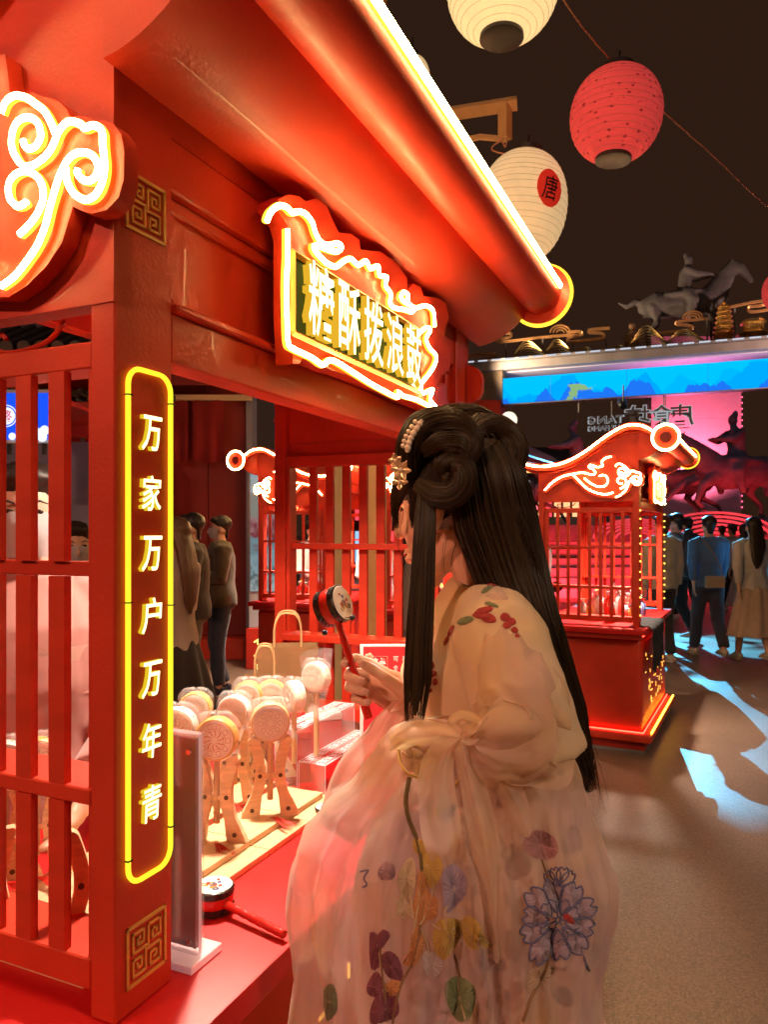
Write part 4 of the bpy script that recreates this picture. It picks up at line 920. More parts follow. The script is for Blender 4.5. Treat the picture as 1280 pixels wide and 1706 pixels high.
# ------------------------------------------------------------------ people
_pm = {}
def person(label, px, Y, H=1.66, rz=0, top=(.03, .03, .03), bottom=(.03, .03, .04), stride=.0, arms='down', hair='short', skirt=False, mask=False, coat=0., shoes=(.5, .48, .45), foot_y=None, extra=None,
           tm=None, bmn=None, hcol=HAIRD, nod=0., group='people strolling in the plaza', detail=.013, long_top=False, loc=None):
    k = H / 1.70; L = loc or (W(px, 0, Y).x, Y, 0)
    root = thing('person', label, 'person', L, rz, group, k)
    hipL, hipR = Vector((.085, 0, .90)), Vector((-.085, 0, .90))
    fL, fR = Vector((.085, -stride, .075 if stride <= .1 else .075)), Vector((-.085, stride, .075 + (.06 if stride > .1 else 0)))
    kL = Vector((.088, -stride * .5 - .03, .48)); kR = Vector((-.088, stride * .35 - .05, .48))
    A = []
    for s in (1, -1):
        sh = Vector((s * .175, 0, 1.40))
        if arms == 'down': e, w = sh + Vector((s * .045, .02 * s + .02, -.27)), sh + Vector((s * .055, -.03, -.52))
        elif arms == 'swing': e, w = sh + Vector((s * .05, .09 * s, -.26)), sh + Vector((s * .04, .15 * s - .06, -.49))
        elif arms == 'phone': e, w = sh + Vector((s * .05, -.03, -.26)), Vector((s * .05, -.27, 1.13))
        elif arms == 'work': e, w = sh + Vector((s * .06, -.05, -.26)), Vector((s * .14, -.33, 1.05))
        A.append((sh, e, w, s))
    torso = [(0, .0, .86), (0, -.005, .96), (0, -.01, 1.08), (0, -.015, 1.22), (0, -.01, 1.34), (0, .0, 1.42), (0, .0, 1.47), (0, -.01, 1.53)]
    tr = [(.155, .11), (.16, .115), (.135, .095), (.155, .11), (.175, .105), (.13, .075), (.06, .055), (.05, .052)]
    hd = Vector((0, -.02 - nod * .04, 1.595))
    b = MB(); b.tube(torso, tr, 16, normal=(0, -1, 0), round_caps=False)
    b.ball(hd + Vector((0, .012, .02)), (.073, .088, .092)); b.tube([hd + Vector((0, -.03, -.03)), hd + Vector((0, -.045, -.085))], [(.055, .05), (.028, .03)], 12, normal=(0, -1, 0), round_caps=True)
    b.tube([hd + Vector((0, -.082, .01)), hd + Vector((0, -.105, -.028))], [.008, .014], 8, round_caps=True)
    for s in (1, -1): b.ball(hd + Vector((s * .076, .01, -.01)), (.012, .02, .032), 8, 6)
    for sh, e, w, s in A:
        b.tube([sh + Vector((-s * .04, 0, .0)), sh, e, w], [.05, .048, .036, .024], 10, round_caps=True)
        d = (w - e).normalized(); b.tube([w, w + d * .05, w + d * .085], [(.024, .016), (.038, .016), (.03, .012)], 10, normal=(s, 0, 0), round_caps=True)
        for q in range(4): b.tube([w + d * .08 + Vector((0, (q - 1.5) * .017, 0)), w + d * (.125 + .012 * (q in (1, 2))) + Vector((-s * .012, (q - 1.5) * .017, 0)), w + d * (.15 + .012 * (q in (1, 2))) + Vector((-s * .03, (q - 1.5) * .016, 0))], .008, 6, round_caps=True)
        b.tube([w + d * .03 + Vector((0, -.02, 0)), w + d * .07 + Vector((-s * .02, -.045, 0))], [.012, .008], 6, round_caps=True)
    for h_, kn, f in ((hipL, kL, fL), (hipR, kR, fR)):
        b.tube([h_, h_.lerp(kn, .3), kn, kn.lerp(f, .35), f], [.085, .08, .055, .052, .036], 10, round_caps=True); b.tube([f + Vector((0, .03, -.04)), f + Vector((0, -.06, -.045)), f + Vector((0, -.15, -.055))], [(.035, .035), (.042, .03), (.035, .018)], 8, normal=(0, 0, 1), round_caps=True)
    link('body', fused(b, 'body', SKIN, detail, 3), root)
    # features
    ey = MB()
    for s in (1, -1): ey.ball(hd + Vector((s * .030, -.079, .012)), (.012, .006, .006), 8, 6)
    obj('eye', ey, mat('eye_dark', (.02, .012, .01), .15), root)
    for s in (1, -1):
        eb = MB(); eb.tube([hd + Vector((s * .016, -.083, .030)), hd + Vector((s * .034, -.080, .036)), hd + Vector((s * .050, -.070, .030))], [.0022, .003, .0012], 6)
        obj('eyebrow', eb, hcol, root)
    mo = MB(); mo.ball(hd + Vector((0, -.078, -.058)), (.022, .008, .007), 8, 6); obj('mouth', mo, mat('lips', (.45, .12, .10), .5), root)
    if mask:
        m_ = MB(); rg = []
        for j in range(7):
            z = .012 - .1 * j / 6; rg.append([hd + Vector((math.sin(a) * (.082 - .02 * (j / 6)), .012 - math.cos(a) * (.102 + .018 * math.sin(j / 6 * PI) - .012 * j / 6), z)) for a in [-1.25 + 2.5 * i / 12 for i in range(13)]])
        m_.rings(rg, caps=False, closed=False); obj('face_mask', m_, fabric('mask_cloth', (.50, .46, .48), transl=.2), root, angle=180)
    # hair
    hh = MB(); rnd = random.Random(hash(label) % 999)
    hh.ball(hd + Vector((0, .034, .052)), (.086, .096, .084), 18, 12)
    hh.ball(hd + Vector((0, -.035, .088)), (.066, .05, .032), 12, 8)
    if hair in ('short',): hh.tube([hd + Vector((0, .07, .02)), hd + Vector((0, .075, -.055))], [(.07, .035), (.045, .018)], 12, normal=(0, 1, 0), round_caps=True)
    if hair == 'long': hh.tube([hd + Vector((0, .05, .05)), hd + Vector((0, .10, -.08)), hd + Vector((0, .135, -.22)), hd + Vector((.02, .15, -.40)), hd + Vector((.02, .15, -.47))], [(.08, .06), (.09, .045), (.095, .035), (.06, .025), (.02, .01)], 14, normal=(0, 1, 0), round_caps=True)
    if hair == 'bun': hh.ball(hd + Vector((0, .10, .08)), .045); hh.tube([hd + Vector((0, .07, .02)), hd + Vector((0, .075, -.05))], [(.06, .035), (.04, .018)], 12, normal=(0, 1, 0), round_caps=True)
    hm_ = fused(hh, 'hair', hcol, .009, 2); 
    displace(hm_, lambda c: noise.noise(Vector((c.x * 75, c.y * 75, c.z * 5))) * .0035)
    link('hair', hm_, root)
    # clothes
    def key(c): return '_%02d_%02d_%02d' % tuple(int(x * 99) for x in c)
    tmat = tm or fabric('top' + key(top), top, transl=.12); bmat = bmn or fabric('bottom' + key(bottom), bottom, transl=.08)
    def wrinkle(me, a=.010, s=9):
        return displace(me, lambda c: a * noise.noise(Vector((c.x * s, c.y * s, c.z * s * .55))) + a * .5 * abs(noise.noise(Vector((c.x * s * 2, c.y * s * 2, c.z * s * 1.4 + 5)))))
    g = MB(); i0 = 0 if not long_top else 0
    tp = [Vector(p) for p in torso[:7]]; rr = [(a + .020 + coat, b_ + .022 + coat) for a, b_ in tr[:7]]
    if long_top: tp = [Vector((0, 0, .74))] + tp; rr = [(.20 + coat, .15 + coat)] + rr
    g.tube(tp, rr, 20, normal=(0, -1, 0))
    for sh, e, w, s in A: g.tube([sh + Vector((-s * .07, 0, .01)), sh, e, e.lerp(w, .88)], [.068 + coat, .068 + coat, .055 + coat, .043 + coat], 12, round_caps=False)
    link('top', wrinkle(fused(g, 'top', tmat, detail, 4)), root)
    if skirt:
        sk = MB(); rg = []
        for j in range(16):
            t = j / 15; z = 1.04 - t * skirt; rg.append([((.135 + .16 * t + .022 * t * math.sin(a * 9 + 2 * t)) * math.cos(a), (.10 + .15 * t + .022 * t * math.sin(a * 9 + 2 * t)) * math.sin(a), z) for a in [2 * PI * i / 72 for i in range(72)]])
        sk.rings(rg, caps=False); obj('skirt', sk, bmat, root, angle=180)
    else:
        g = MB(); g.tube([(0, 0, .84), (0, 0, .92), (0, -.005, 1.03)], [(.165, .125), (.172, .13), (.15, .115)], 18, normal=(0, -1, 0))
        for h_, kn, f in ((hipL, kL, fL), (hipR, kR, fR)): g.tube([h_ + Vector((0, 0, .02)), h_.lerp(kn, .3), kn, kn.lerp(f, .5), f + Vector((0, .005, .03))], [.098, .095, .076, .07, .062], 12)
        link('trousers', wrinkle(fused(g, 'trousers', bmat, detail, 3)), root)
    for f in (fL, fR):
        sh_ = MB(); sh_.tube([f + Vector((0, .045, -.03)), f + Vector((0, -.03, -.025)), f + Vector((0, -.11, -.045)), f + Vector((0, -.17, -.058))], [(.040, .044), (.046, .048), (.048, .032), (.036, .020)], 12, normal=(0, 0, 1), round_caps=True)
        so = MB(); so.tube([f + Vector((0, .055, -.068)), f + Vector((0, -.17, -.068))], [(.042, .009), (.042, .009)], 10, normal=(0, 0, 1))
        s_o = obj('shoe', sh_, mat('shoe' + key(shoes), shoes, .6), root); obj('sole', so, mat('shoe_sole', (.6, .58, .55), .6), s_o)
    if extra: extra(root, hd)
    return root
def phone_extra(root, hd):
    bx('phone', (-.036, .036, -.345, -.337, 1.10, 1.25), BLACK, root, .004)
def backpack(root, hd):
    m_ = mat('black_nylon', (.02, .02, .024), .6, bump=.3, bscale=60); g = MB(); g.tube([(0, .20, 1.0), (0, .215, 1.1), (0, .21, 1.3), (0, .19, 1.42)], [(.13, .07), (.15, .09), (.145, .085), (.10, .05)], 16, normal=(0, 1, 0), round_caps=True)
    t = thing('backpack', 'black backpack worn by the man with glasses', 'backpack', root.location, root.rotation_euler.z, scale=root.scale.x); link('pack_body', fused(g, 'pack_body', m_, .01), t)
    for s in (1, -1): obj('strap', MB().tube(catmull([(s * .09, .15, 1.40), (s * .10, .03, 1.46), (s * .12, -.13, 1.36), (s * .15, -.10, 1.18), (s * .13, .12, 1.06)], 4), [.022] * 17, 6, flat=.3), m_, t)
    obj('pocket', MB().tube([(0, .29, 1.02), (0, .30, 1.16)], [(.09, .03), (.09, .03)], 12, normal=(0, 1, 0), round_caps=True), m_, t)
def crossbag(root, hd):
    m_ = mat('tan_bag', (.35, .30, .24), .5); t = thing('shoulder_bag', 'small tan shoulder bag on the strap of the man in blue', 'bag', root.location, root.rotation_euler.z, scale=root.scale.x)
    me = MB().box(-.11, .11, .145, .215, .86, 1.0).mesh('bag_body', m_, smooth=False); link('bag_body', bevel_mesh(me, .018, 3), t); me = MB().box(-.112, .112, .19, .222, .92, 1.005).mesh('flap', m_, smooth=False); link('flap', bevel_mesh(me, .01, 2), t)
    obj('strap', MB().tube(catmull([(-.10, .19, 1.0), (-.03, .165, 1.2), (.08, .13, 1.40), (.13, .02, 1.47), (.12, -.12, 1.36), (-.05, -.17, 1.1), (-.17, -.02, .98), (-.11, .18, .98)], 5), .007, 6), mat('strap_brown', (.2, .12, .07), .6), t)
def glasses(root, hd):
    backpack(root, hd); g = MB()
    for s in (1, -1): g.tube([hd + Vector((s * .03 + math.cos(a) * .02, -.096, .012 + math.sin(a) * .016)) for a in [2 * PI * i / 14 for i in range(14)]], .002, 4, closed=True); g.tube([hd + Vector((s * .05, -.094, .015)), hd + Vector((s * .08, .0, .015))], .002, 4)
    obj('glasses', g, BLACK, root)
person('man in loose blue shirt with tan bag walking away toward the stage', 1182, 8.9, 1.66, PI - .05, (.08, .14, .25), (.05, .06, .11), .24, 'swing', extra=crossbag, shoes=(.5, .45, .4))
person('man with glasses and black backpack looking left beside the kiosk', 1128, 10.2, 1.72, PI + .9 - .3, (.30, .36, .42), (.015, .015, .018), .20, 'phone', extra=glasses)
person('woman in white blouse and tulle skirt with long black hair at the right edge', 1256, 8.6, 1.64, PI, (.55, .54, .55), (.50, .38, .30), .20, 'swing', 'long', skirt=.72, group='people strolling in the plaza')
person('short-haired man in grey shirt far off between the blue shirt and the white blouse', 1221, 14.0, 1.62, PI + .2, (.35, .33, .33), (.03, .03, .04), .1, 'down')
person('person in pale hooded jacket half hidden by the kiosk front', 1104, 8.6, 1.66, PI + .35, (.50, .47, .42), (.04, .04, .05), .05, 'down', coat=.02, hcol=mat('brown_hair', (.07, .03, .015), .5))
person('person in white shirt walking far off beside the stage', 1204, 16.0, 1.60, PI - .3, (.5, .5, .52), (.1, .08, .08), .1, 'down')
person('man in dark coat walking away far off behind the backpack', 1146, 12.5, 1.7, PI + .1, (.05, .05, .06), (.03, .03, .04), .25, 'swing')
person('woman in pale dress far off left of the white blouse', 1240, 12.8, 1.6, PI - .2, (.4, .38, .42), (.4, .36, .36), .1, 'down', 'long', skirt=.8)
person('woman with dark updo and grey dress between the long hair and the kiosk', 888, 6.6, 1.62, -1.1, (.24, .20, .20), (.22, .18, .18), 0, 'phone', 'bun', skirt=.8, nod=.6)
GB = 'men and women waiting by the dark red shop'
person('man in dark brown jacket and mask standing sideways next to the post', 320, 5.9, 1.62, -1.35, (.035, .025, .018), (.10, .085, .06), .02, 'phone', mask=True, coat=.025, group=GB, shoes=(.02, .02, .03), extra=phone_extra)
person('man in olive hooded jacket and glasses behind the brown-jacketed man', 368, 6.9, 1.62, -1.25, (.085, .06, .035), (.035, .045, .075), .03, 'phone', mask=True, coat=.02, group=GB, shoes=(.02, .025, .05))
person('woman with long brown hair in cream blouse right beside the couplet post', 291, 4.4, 1.56, -1.9, (.55, .42, .34), (.04, .025, .02), 0, 'phone', 'long', skirt=.55, hcol=mat('light_brown_hair', (.13, .06, .03), .45), group=GB)
person('short-haired person in mask and cream jacket beyond the left lattice', 125, 3.3, 1.52, .5, (.55, .42, .26), (.1, .08, .06), 0, 'down', mask=True, coat=.02, group=GB)
person('person in pale top and white mask seen through the far lattice', 632, 7.6, 1.58, .3, (.5, .5, .52), (.05, .05, .06), 0, 'work', mask=True, hair='bun', group=GB)
person('seated-height shopper in dark clothes beyond the far lattice', 520, 8.3, 1.60, .8, (.45, .42, .4), (.3, .12, .05), 0, 'work', mask=True, group=GB)
person('shopper in grey robe seen through the far lattice beside the woman', 690, 5.3, 1.60, 1.9, (.32, .28, .26), (.18, .16, .17), 0, 'work', 'long', skirt=.9, group=GB)
# ------------------------------------------------------------------ goods on the first kiosk's counter
CT = .8852
CLEAR = mat('clear_acrylic', (.95, .93, .95), .06, alpha=.16, spec=.9)
EDGE = mat('acrylic_edge', (.95, .80, .85), .15, alpha=.75, emit=(1, .8, .85), es=.02)
FILM = mat('cellophane', (.96, .94, .95), .10, alpha=.13, spec=1., bump=.7, bscale=35)
TAS = mat('red_tassel', (.62, .03, .015), .6); WOODP = mat('light_plank', (.66, .46, .26), .5, var=.12, vscale=10, bump=.06, bscale=120, stretch=(1, 8, 8))
def kt(name, label, cat, u, v, z=CT, rz=0, group=None): return thing(name, label, cat, K1.world(u, v, z), K1.ang + rz, group)
# planks
for i, (v0, v1, u0, u1, z) in enumerate(((.095, .27, .04, .80, .0), (.135, .235, .06, .78, .0125), (.29, .40, .16, .95, .0))):
    t = kt('wooden_plank', ('wide pale plank under the front row of drum stands', 'narrow pale plank on top of the wide one, carrying the front stands', 'pale plank under the back row of drum stands')[i], 'plank', 0, 0, CT + z + .0003 * i)
    n = 5
    for k in range(n): bx('plank_board', (u0 + (u1 - u0) * k / n + .001, u0 + (u1 - u0) * (k + 1) / n - .001, v0, v1, 0, .012), WOODP, t, .001)
def stand_mb():
    parts = []
    for s in (-1, 1):
        cl = catmull([(s * .042, .152, 0), (s * .036, .156, 0), (s * .030, .142, 0), (s * .022, .112, 0), (s * .020, .080, 0), (s * .026, .050, 0), (s * .033, .026, 0), (s * .041, .0, 0)], 4)
        wd = [.004 + .0065 * min(1, i / 5) + (.010 * max(0, (i / len(cl) - .72) / .28)) for i in range(len(cl))]
        L_, R_ = [], []
        for i, p in enumerate(cl):
            t = (cl[min(i + 1, len(cl) - 1)] - cl[max(i - 1, 0)]).normalized(); nrm = Vector((-t.y, t.x, 0)); L_.append((p + nrm * wd[i])[:2]); R_.append((p - nrm * wd[i])[:2])
        for q in (L_, R_):
            if q[-1][1] != 0: q[-1] = (q[-1][0], 0)
        mb = MB(); mb.prism(L_ + list(reversed(R_)), (-.008, .008), lambda a, c, d: (a, d, c)); parts.append(mb)
    return parts
_sm = [m.mesh('side_board', WOOD, smooth=True, angle=40) for m in stand_mb()]
_hole = MB().tube([(0, -.0088, 0), (0, .0088, 0)], .0045, 14).mesh('peg_hole', mat('peg_dark', (.10, .05, .025), .6))
def stand(label, u, v, rz, z):
    t = kt('drum_stand', label, 'stand', u, v, z, rz, 'carved wooden drum stands on the counter')
    for i, m in enumerate(_sm): link('side_board', m, t); link('peg_hole', _hole, t, loc=((-1, 1)[i] * .037, 0, .015)); link('peg_hole', _hole, t, loc=((-1, 1)[i] * .021, 0, .085))
    bx('cross_bar', (-.018, .018, -.005, .005, .078, .088), WOOD, t, .001); return t
def face_print(root, r, y, col, style, sg=-1):
    mb = MB(); q = [.92, .80, .34, .22] if style == 0 else [.92, .62, .5, .2]
    for k in q: mb.tube([(math.cos(a) * r * k, y, math.sin(a) * r * k) for a in [2 * PI * i / 30 for i in range(30)]], r * .012, 4, closed=True)
    n = 8 if style == 0 else 10
    for k in range(n):
        a0 = 2 * PI * k / n; rr = r * (.56 if style == 0 else .74)
        c = (math.cos(a0) * rr, math.sin(a0) * rr)
        mb.tube([(c[0] + math.cos(a) * r * .14, y, c[1] + math.sin(a) * r * .14) for a in [2 * PI * i / 10 for i in range(10)]], r * .014, 4, closed=True)
        if style == 1: mb.tube([(math.cos(a0) * r * .25, y, math.sin(a0) * r * .25), (math.cos(a0 + .15) * r * .42, y, math.sin(a0 + .15) * r * .42), (math.cos(a0 + .3) * r * .58, y, math.sin(a0 + .3) * r * .58)], r * .03, 4)
    obj('printed_pattern', mb, col, root)
PR = [mat('print_rust', (.66, .24, .14), .5), mat('print_mauve', (.50, .32, .38), .5), mat('print_white', (.85, .78, .70), .4), mat('print_brown', (.55, .34, .18), .5)]
SIDE = [mat('drum_side_honey', (.72, .40, .10), .35), mat('drum_side_white', (.80, .74, .66), .4), mat('drum_side_wood', (.66, .45, .24), .45)]
FACE = mat('drum_skin', (.88, .78, .66), .5, var=.05, vscale=30)
def wrapped(label, px, py, rz, side, prt, style, r=.041, z=None, stand_lb=None, lift=.0, zc=1.105, hand=.12, facing=0, tassel=True):
    u, v = K1.on_z(px, py, zc); base = zc - .195
    t = kt('wrapped_drum', label, 'candy drum', u, v, base + lift, rz, 'wrapped rattle drums on stands'); c = .195 - lift
    M = Matrix.Translation((0, 0, c)) @ Matrix.Rotation(PI / 2, 4, 'X')
    body = obj('drum_body', MB().lathe([(.001, -.013), (r * .94, -.013), (r, -.010), (r, .010), (r * .94, .013), (.001, .013)], 32, M), SIDE[side], t)
    f = obj('drum_face', MB().lathe([(.001, .0), (r * .88, .0), (r * .88, .0012), (.001, .0012)], 32, Matrix.Translation((0, -.0133, c)) @ Matrix.Rotation(PI / 2, 4, 'X')), FACE, t)
    pf = MB(); face_print(f, r * .86, -.0152, PR[prt], style); [setattr(ch, 'location', (0, 0, c)) for ch in f.children]
    for k in range(10): a = 2 * PI * k / 10; link('stud', _stud, body, loc=(math.cos(a) * r, 0, c + math.sin(a) * r))
    obj('handle', MB().tube([(0, 0, c - r * .9), (0, 0, c - r - hand)], .0062, 10), SIDE[2], t)
    # cellophane: bag round the disc, gathered neck, flared skirt
    prof = [(.004, c + r * 1.22), (r * .75, c + r * 1.16), (r * 1.08, c + r * .7), (r * 1.16, c), (r * 1.0, c - r * .75), (r * .45, c - r * 1.25), (.010, c - r * 1.55), (.009, c - r * 1.75), (.022, c - r * 2.15), (.027, c - r * 2.5)]
    rg = []; sd = R.random() * 50
    for k, (a, zz) in enumerate([(p.x, p.y) for p in catmull([(a, b, 0) for a, b in prof], 3)]):
        ring = []
        for j in range(36):
            th = 2 * PI * j / 36; d = 1 + .12 * noise.noise(Vector((math.cos(th) * 2.2, math.sin(th) * 2.2, zz * 60 + sd))); fl = .42 if zz > c - r * 1.4 else .8
            ring.append((math.cos(th) * a * d, math.sin(th) * (a * fl * d + .002), zz + .002 * math.sin(th * 7 + sd)))
        rg.append(ring)
    w = MB(); w.rings(rg, caps=False); obj('cellophane_wrap', w, FILM, t, angle=30)
    if tassel:
        tm = MB(); rr = random.Random(px)
        for k in range(22):
            a = -.9 + rr.uniform(-.28, .28); l = rr.uniform(.05, .068)
            tm.tube([(0, 0, -.004), (math.cos(a) * .02, math.sin(a) * .02, -.003 + rr.uniform(0, .004)), (math.cos(a) * l, math.sin(a) * l, -.006)], .0007, 3)
        to = obj('tassel', tm, TAS, t); to.location = (.0, -.012, lift + .012 if lift else .004)
    if stand_lb: stand(stand_lb, u, v, rz, base)
    return t
_stud = MB().ball((0, 0, 0), .0022, 6, 5).mesh('stud', GOLD)
FZ = -1.0   # turn of the drum faces within the kiosk frame
wrapped('honey sided wrapped drum with rust print in the front row next to the acrylic sign', 361, 1230, FZ - .25, 0, 0, 1, stand_lb='wooden stand of the honey sided drum with rust print, first right of the post')
wrapped('wrapped drum with mauve roundels, second in the front row right of the post', 450, 1202, FZ + .05, 2, 1, 0, stand_lb='wooden stand of the drum with mauve roundels, second right of the post')
wrapped('white sided wrapped drum with rust print behind the front row', 391, 1186, FZ - .35, 1, 0, 0, r=.037, stand_lb='wooden stand of the white sided drum behind the front row')
wrapped('honey sided wrapped drum with brown print between the white sided and the mauve ones', 414, 1160, FZ - .3, 0, 3, 1, r=.037, stand_lb='wooden stand of the honey drum with brown print in the back row')
wrapped('yellow wrapped drum peeking out behind the drum with mauve roundels', 452, 1158, FZ - .1, 0, 3, 0, r=.037, stand_lb='wooden stand hidden behind the drum with mauve roundels')
wrapped('honey sided wrapped drum with white flower print right beside the post', 326, 1180, FZ - .2, 0, 2, 0, r=.037, stand_lb='wooden stand of the drum with white flower print beside the post')
wrapped('small pale wrapped drum cut by the post below the white flower one', 296, 1212, FZ - .3, 1, 3, 1)
wrapped('pinkish wrapped drum seen between the second and third lattice bars', 60, 1268, FZ + .3, 0, 0, 0, stand_lb='wooden stand between the second and third lattice bars')
wrapped('pale wrapped drum seen left of the second lattice bar', 6, 1275, FZ + .3, 1, 3, 1, stand_lb='wooden stand left of the second lattice bar')
stand('empty wooden stand just inside the lattice beside the post', .105, .135, FZ + .25, CT + .0255)
stand('empty wooden stand near the left picture edge behind the lattice', .05, .30, FZ + .3, CT + .013)
# two lollipop-like drums standing in the clear riser
wrapped('white wrapped drum seen nearly edge on, standing in the clear riser', 490, 1160, FZ - 1.1, 1, 2, 0, r=.036, zc=1.12, tassel=False, hand=.118)
wrapped('white wrapped drum in a tall clear sleeve, rightmost on the clear riser', 527, 1128, FZ - .7, 1, 0, 0, r=.036, zc=1.155, tassel=False, hand=.150)
sl = kt('clear_sleeve', 'tall flared clear sleeve around the rightmost wrapped drum', 'sleeve', *K1.on_z(527, 1128, 1.155), z=1.04); w = MB(); w.rings([[(math.cos(a) * r_ * (1.15 if abs(math.cos(a)) > .7 else 1), math.sin(a) * r_ * .55, z) for a in [2 * PI * i / 24 for i in range(24)]] for r_, z in ((.012, 0), (.03, .05), (.044, .1), (.055, .175))], caps=False); obj('sleeve_film', w, FILM, sl, angle=30)
# clear stepped riser with punched squares
rs = kt('acrylic_riser', 'clear acrylic two-step riser with fretwork holes right of the drum stands', 'display riser', 0, 0)
def sheet(d, n1, n2):
    bx('shelf', d, CLEAR, rs, 0)
    ed = MB()
    for (a, b) in (((d[0], d[2]), (d[1], d[2])), ((d[0], d[3]), (d[1], d[3])), ((d[0], d[2]), (d[0], d[3])), ((d[1], d[2]), (d[1], d[3]))): ed.tube([(a[0], a[1], d[5]), (b[0], b[1], d[5])], .0014, 4)
    for i in range(n1):
        for j in range(n2):
            cx_ = d[0] + (i + .5) * (d[1] - d[0]) / n1; cy_ = d[2] + (j + .5) * (d[3] - d[2]) / n2; s = .0085
            ed.tube([(cx_ - s, cy_ - s, d[5] + .001), (cx_ + s, cy_ - s, d[5] + .001), (cx_ + s, cy_ + s, d[5] + .001), (cx_ - s, cy_ + s, d[5] + .001)], .0011, 4, closed=True)
            ed.tube([(cx_ - s * .4, cy_, d[5] + .001), (cx_ + s * .4, cy_, d[5] + .001)], .001, 4)
    obj('fretwork', ed, EDGE, rs)['kind'] = 'stuff'
sheet((.80, 1.10, .14, .21, .075, .079), 12, 2); sheet((.80, 1.10, .215, .275, .145, .149), 12, 2); sheet((.80, 1.10, .08, .135, .012, .016), 12, 2)
for d in ((.80, .803, .14, .21, 0, .0745), (1.097, 1.10, .14, .21, 0, .0745), (.80, .803, .215, .275, 0, .1445), (1.097, 1.10, .215, .275, 0, .1445), (.804, 1.096, .212, .2145, .08, .1445)): bx('riser_side', d, CLEAR, rs, 0)
mb = MB()
for x in (.80, 1.10):
    for (y, z) in ((.14, .076), (.21, .076), (.215, .146), (.275, .146)): mb.tube([(x, y, 0), (x, y, z)], .0013, 4)
obj('lit_edge', mb, EDGE, rs)
# acrylic sign holder beside the post
ah = kt('sign_holder', 'upright clear acrylic sign holder with dark red card beside the couplet post', 'sign holder', 0, 0)
bx('clear_plate', (.150, .154, -.006, .088, .012, .325), CLEAR, ah, 0); bx('clear_plate', (.164, .168, -.006, .088, .012, .325), CLEAR, ah, 0)
bx('red_card', (.1555, .1625, -.001, .084, .018, .318), mat('red_card_translucent', (.16, .012, .035), .35, alpha=.88, bump=.02), ah, 0)
bx('foot', (.125, .195, -.018, .095, 0, .0115), EDGE, ah, .001)
mb = MB()
for (y, z) in ((-.006, .012), (.088, .012)): mb.tube([(.159, y, z), (.159, y, .325)], .003, 4)
mb.tube([(.159, -.006, .325), (.159, .088, .325)], .003, 4); obj('lit_edge', mb, EDGE, ah)
for y in (.006, .075):
    for z in (.03, .30): obj('screw', MB().tube([(.1475, y, z), (.150, y, z)], .004, 10), mat('chrome', (.8, .8, .8), .15, metal=1), ah)
# rattle drum lying on the counter
u, v = K1.on_z(355, 1490, CT + .025); rd = kt('rattle_drum', 'small rattle drum lying on the red counter, white painted top and red handle', 'rattle drum', u, v, CT, -1.79)
def rattle(root, r, h, M=Matrix(), hand=(1, 0, 0), hl=.13, zc=None):
    mk = lambda prof, nm, m, bump=None: obj(nm, MB().lathe(prof, 36, M), m, root)
    LK = mat('black_lacquer', (.015, .012, .012), .25, bump=.1, bscale=200); RLQ = mat('red_lacquer_gloss', (.60, .02, .012), .18, bump=.25, bscale=120)
    mk([(.001, h * .02), (r * .92, h * .02), (r * .985, h * .05), (r * .985, h * .30), (r * .9, h * .30)], 'lower_rim', LK); mk([(r * .93, h * .28), (r * .96, h * .34), (r * .96, h * .66), (r * .93, h * .72)], 'drum_shell', RLQ)
    mk([(r * .9, h * .70), (r, h * .70), (r, h * .93), (r * .93, h * .97), (r * .9, h * .97)], 'upper_rim', LK); mk([(.001, h * .985), (r * .90, h * .985), (r * .93, h * .96)], 'drum_top', mat('white_skin', (.80, .76, .72), .45))
    sk = MB(); rr = random.Random(4)
    for mt, cnt in (('paint_blue', 7), ('paint_gold', 7), ('paint_red', 5)):
        s = MB()
        for k in range(cnt):
            a = rr.uniform(0, 6.28); q = rr.uniform(0, r * .62); c = Vector((math.cos(a) * q, math.sin(a) * q, h * .99)); pr = rr.uniform(.05, .13) * r
            pts = [c + Vector((math.cos(t) * pr * (1 + .3 * math.sin(3 * t)), math.sin(t) * pr, 0)) for t in [2 * PI * i / 9 for i in range(9)]]
            s.tube([M @ p for p in pts], r * .03, 4, closed=True)
        obj('painted_figure', s, mat(mt, {'paint_blue': (.05, .12, .40), 'paint_gold': (.6, .36, .06), 'paint_red': (.5, .05, .04)}[mt], .5), root)
    st = MB()
    for k in range(20):
        a = 2 * PI * k / 20
        for zz in (.2, .82): st.ball(M @ Vector((math.cos(a) * r * .99, math.sin(a) * r * .99, h * zz)), r * .045, 6, 5)
    obj('rim_studs', st, LK, root)
    return RLQ
RLQ = rattle(rd, .034, .042)
mb = MB(); pts = [(.030 + .13 * i / 40, 0, .018 - .007 * i / 40) for i in range(41)]; mb.tube(pts, [.0064 + .0004 * math.sin(i * 1.1) for i in range(41)], 14); obj('handle', mb, RLQ, rd)
for (px, py) in ((568, 1318), (541, 1345)):
    u, v = K1.on_z(px, py, CT + .02); t = kt('round_tin', 'small round drum-shaped tin on the counter, ' + ('farther' if px > 560 else 'nearer') + ' of the two by the sleeve', 'tin', u, v, CT, group='small round tins by the sleeve'); rattle(t, .021, .022)
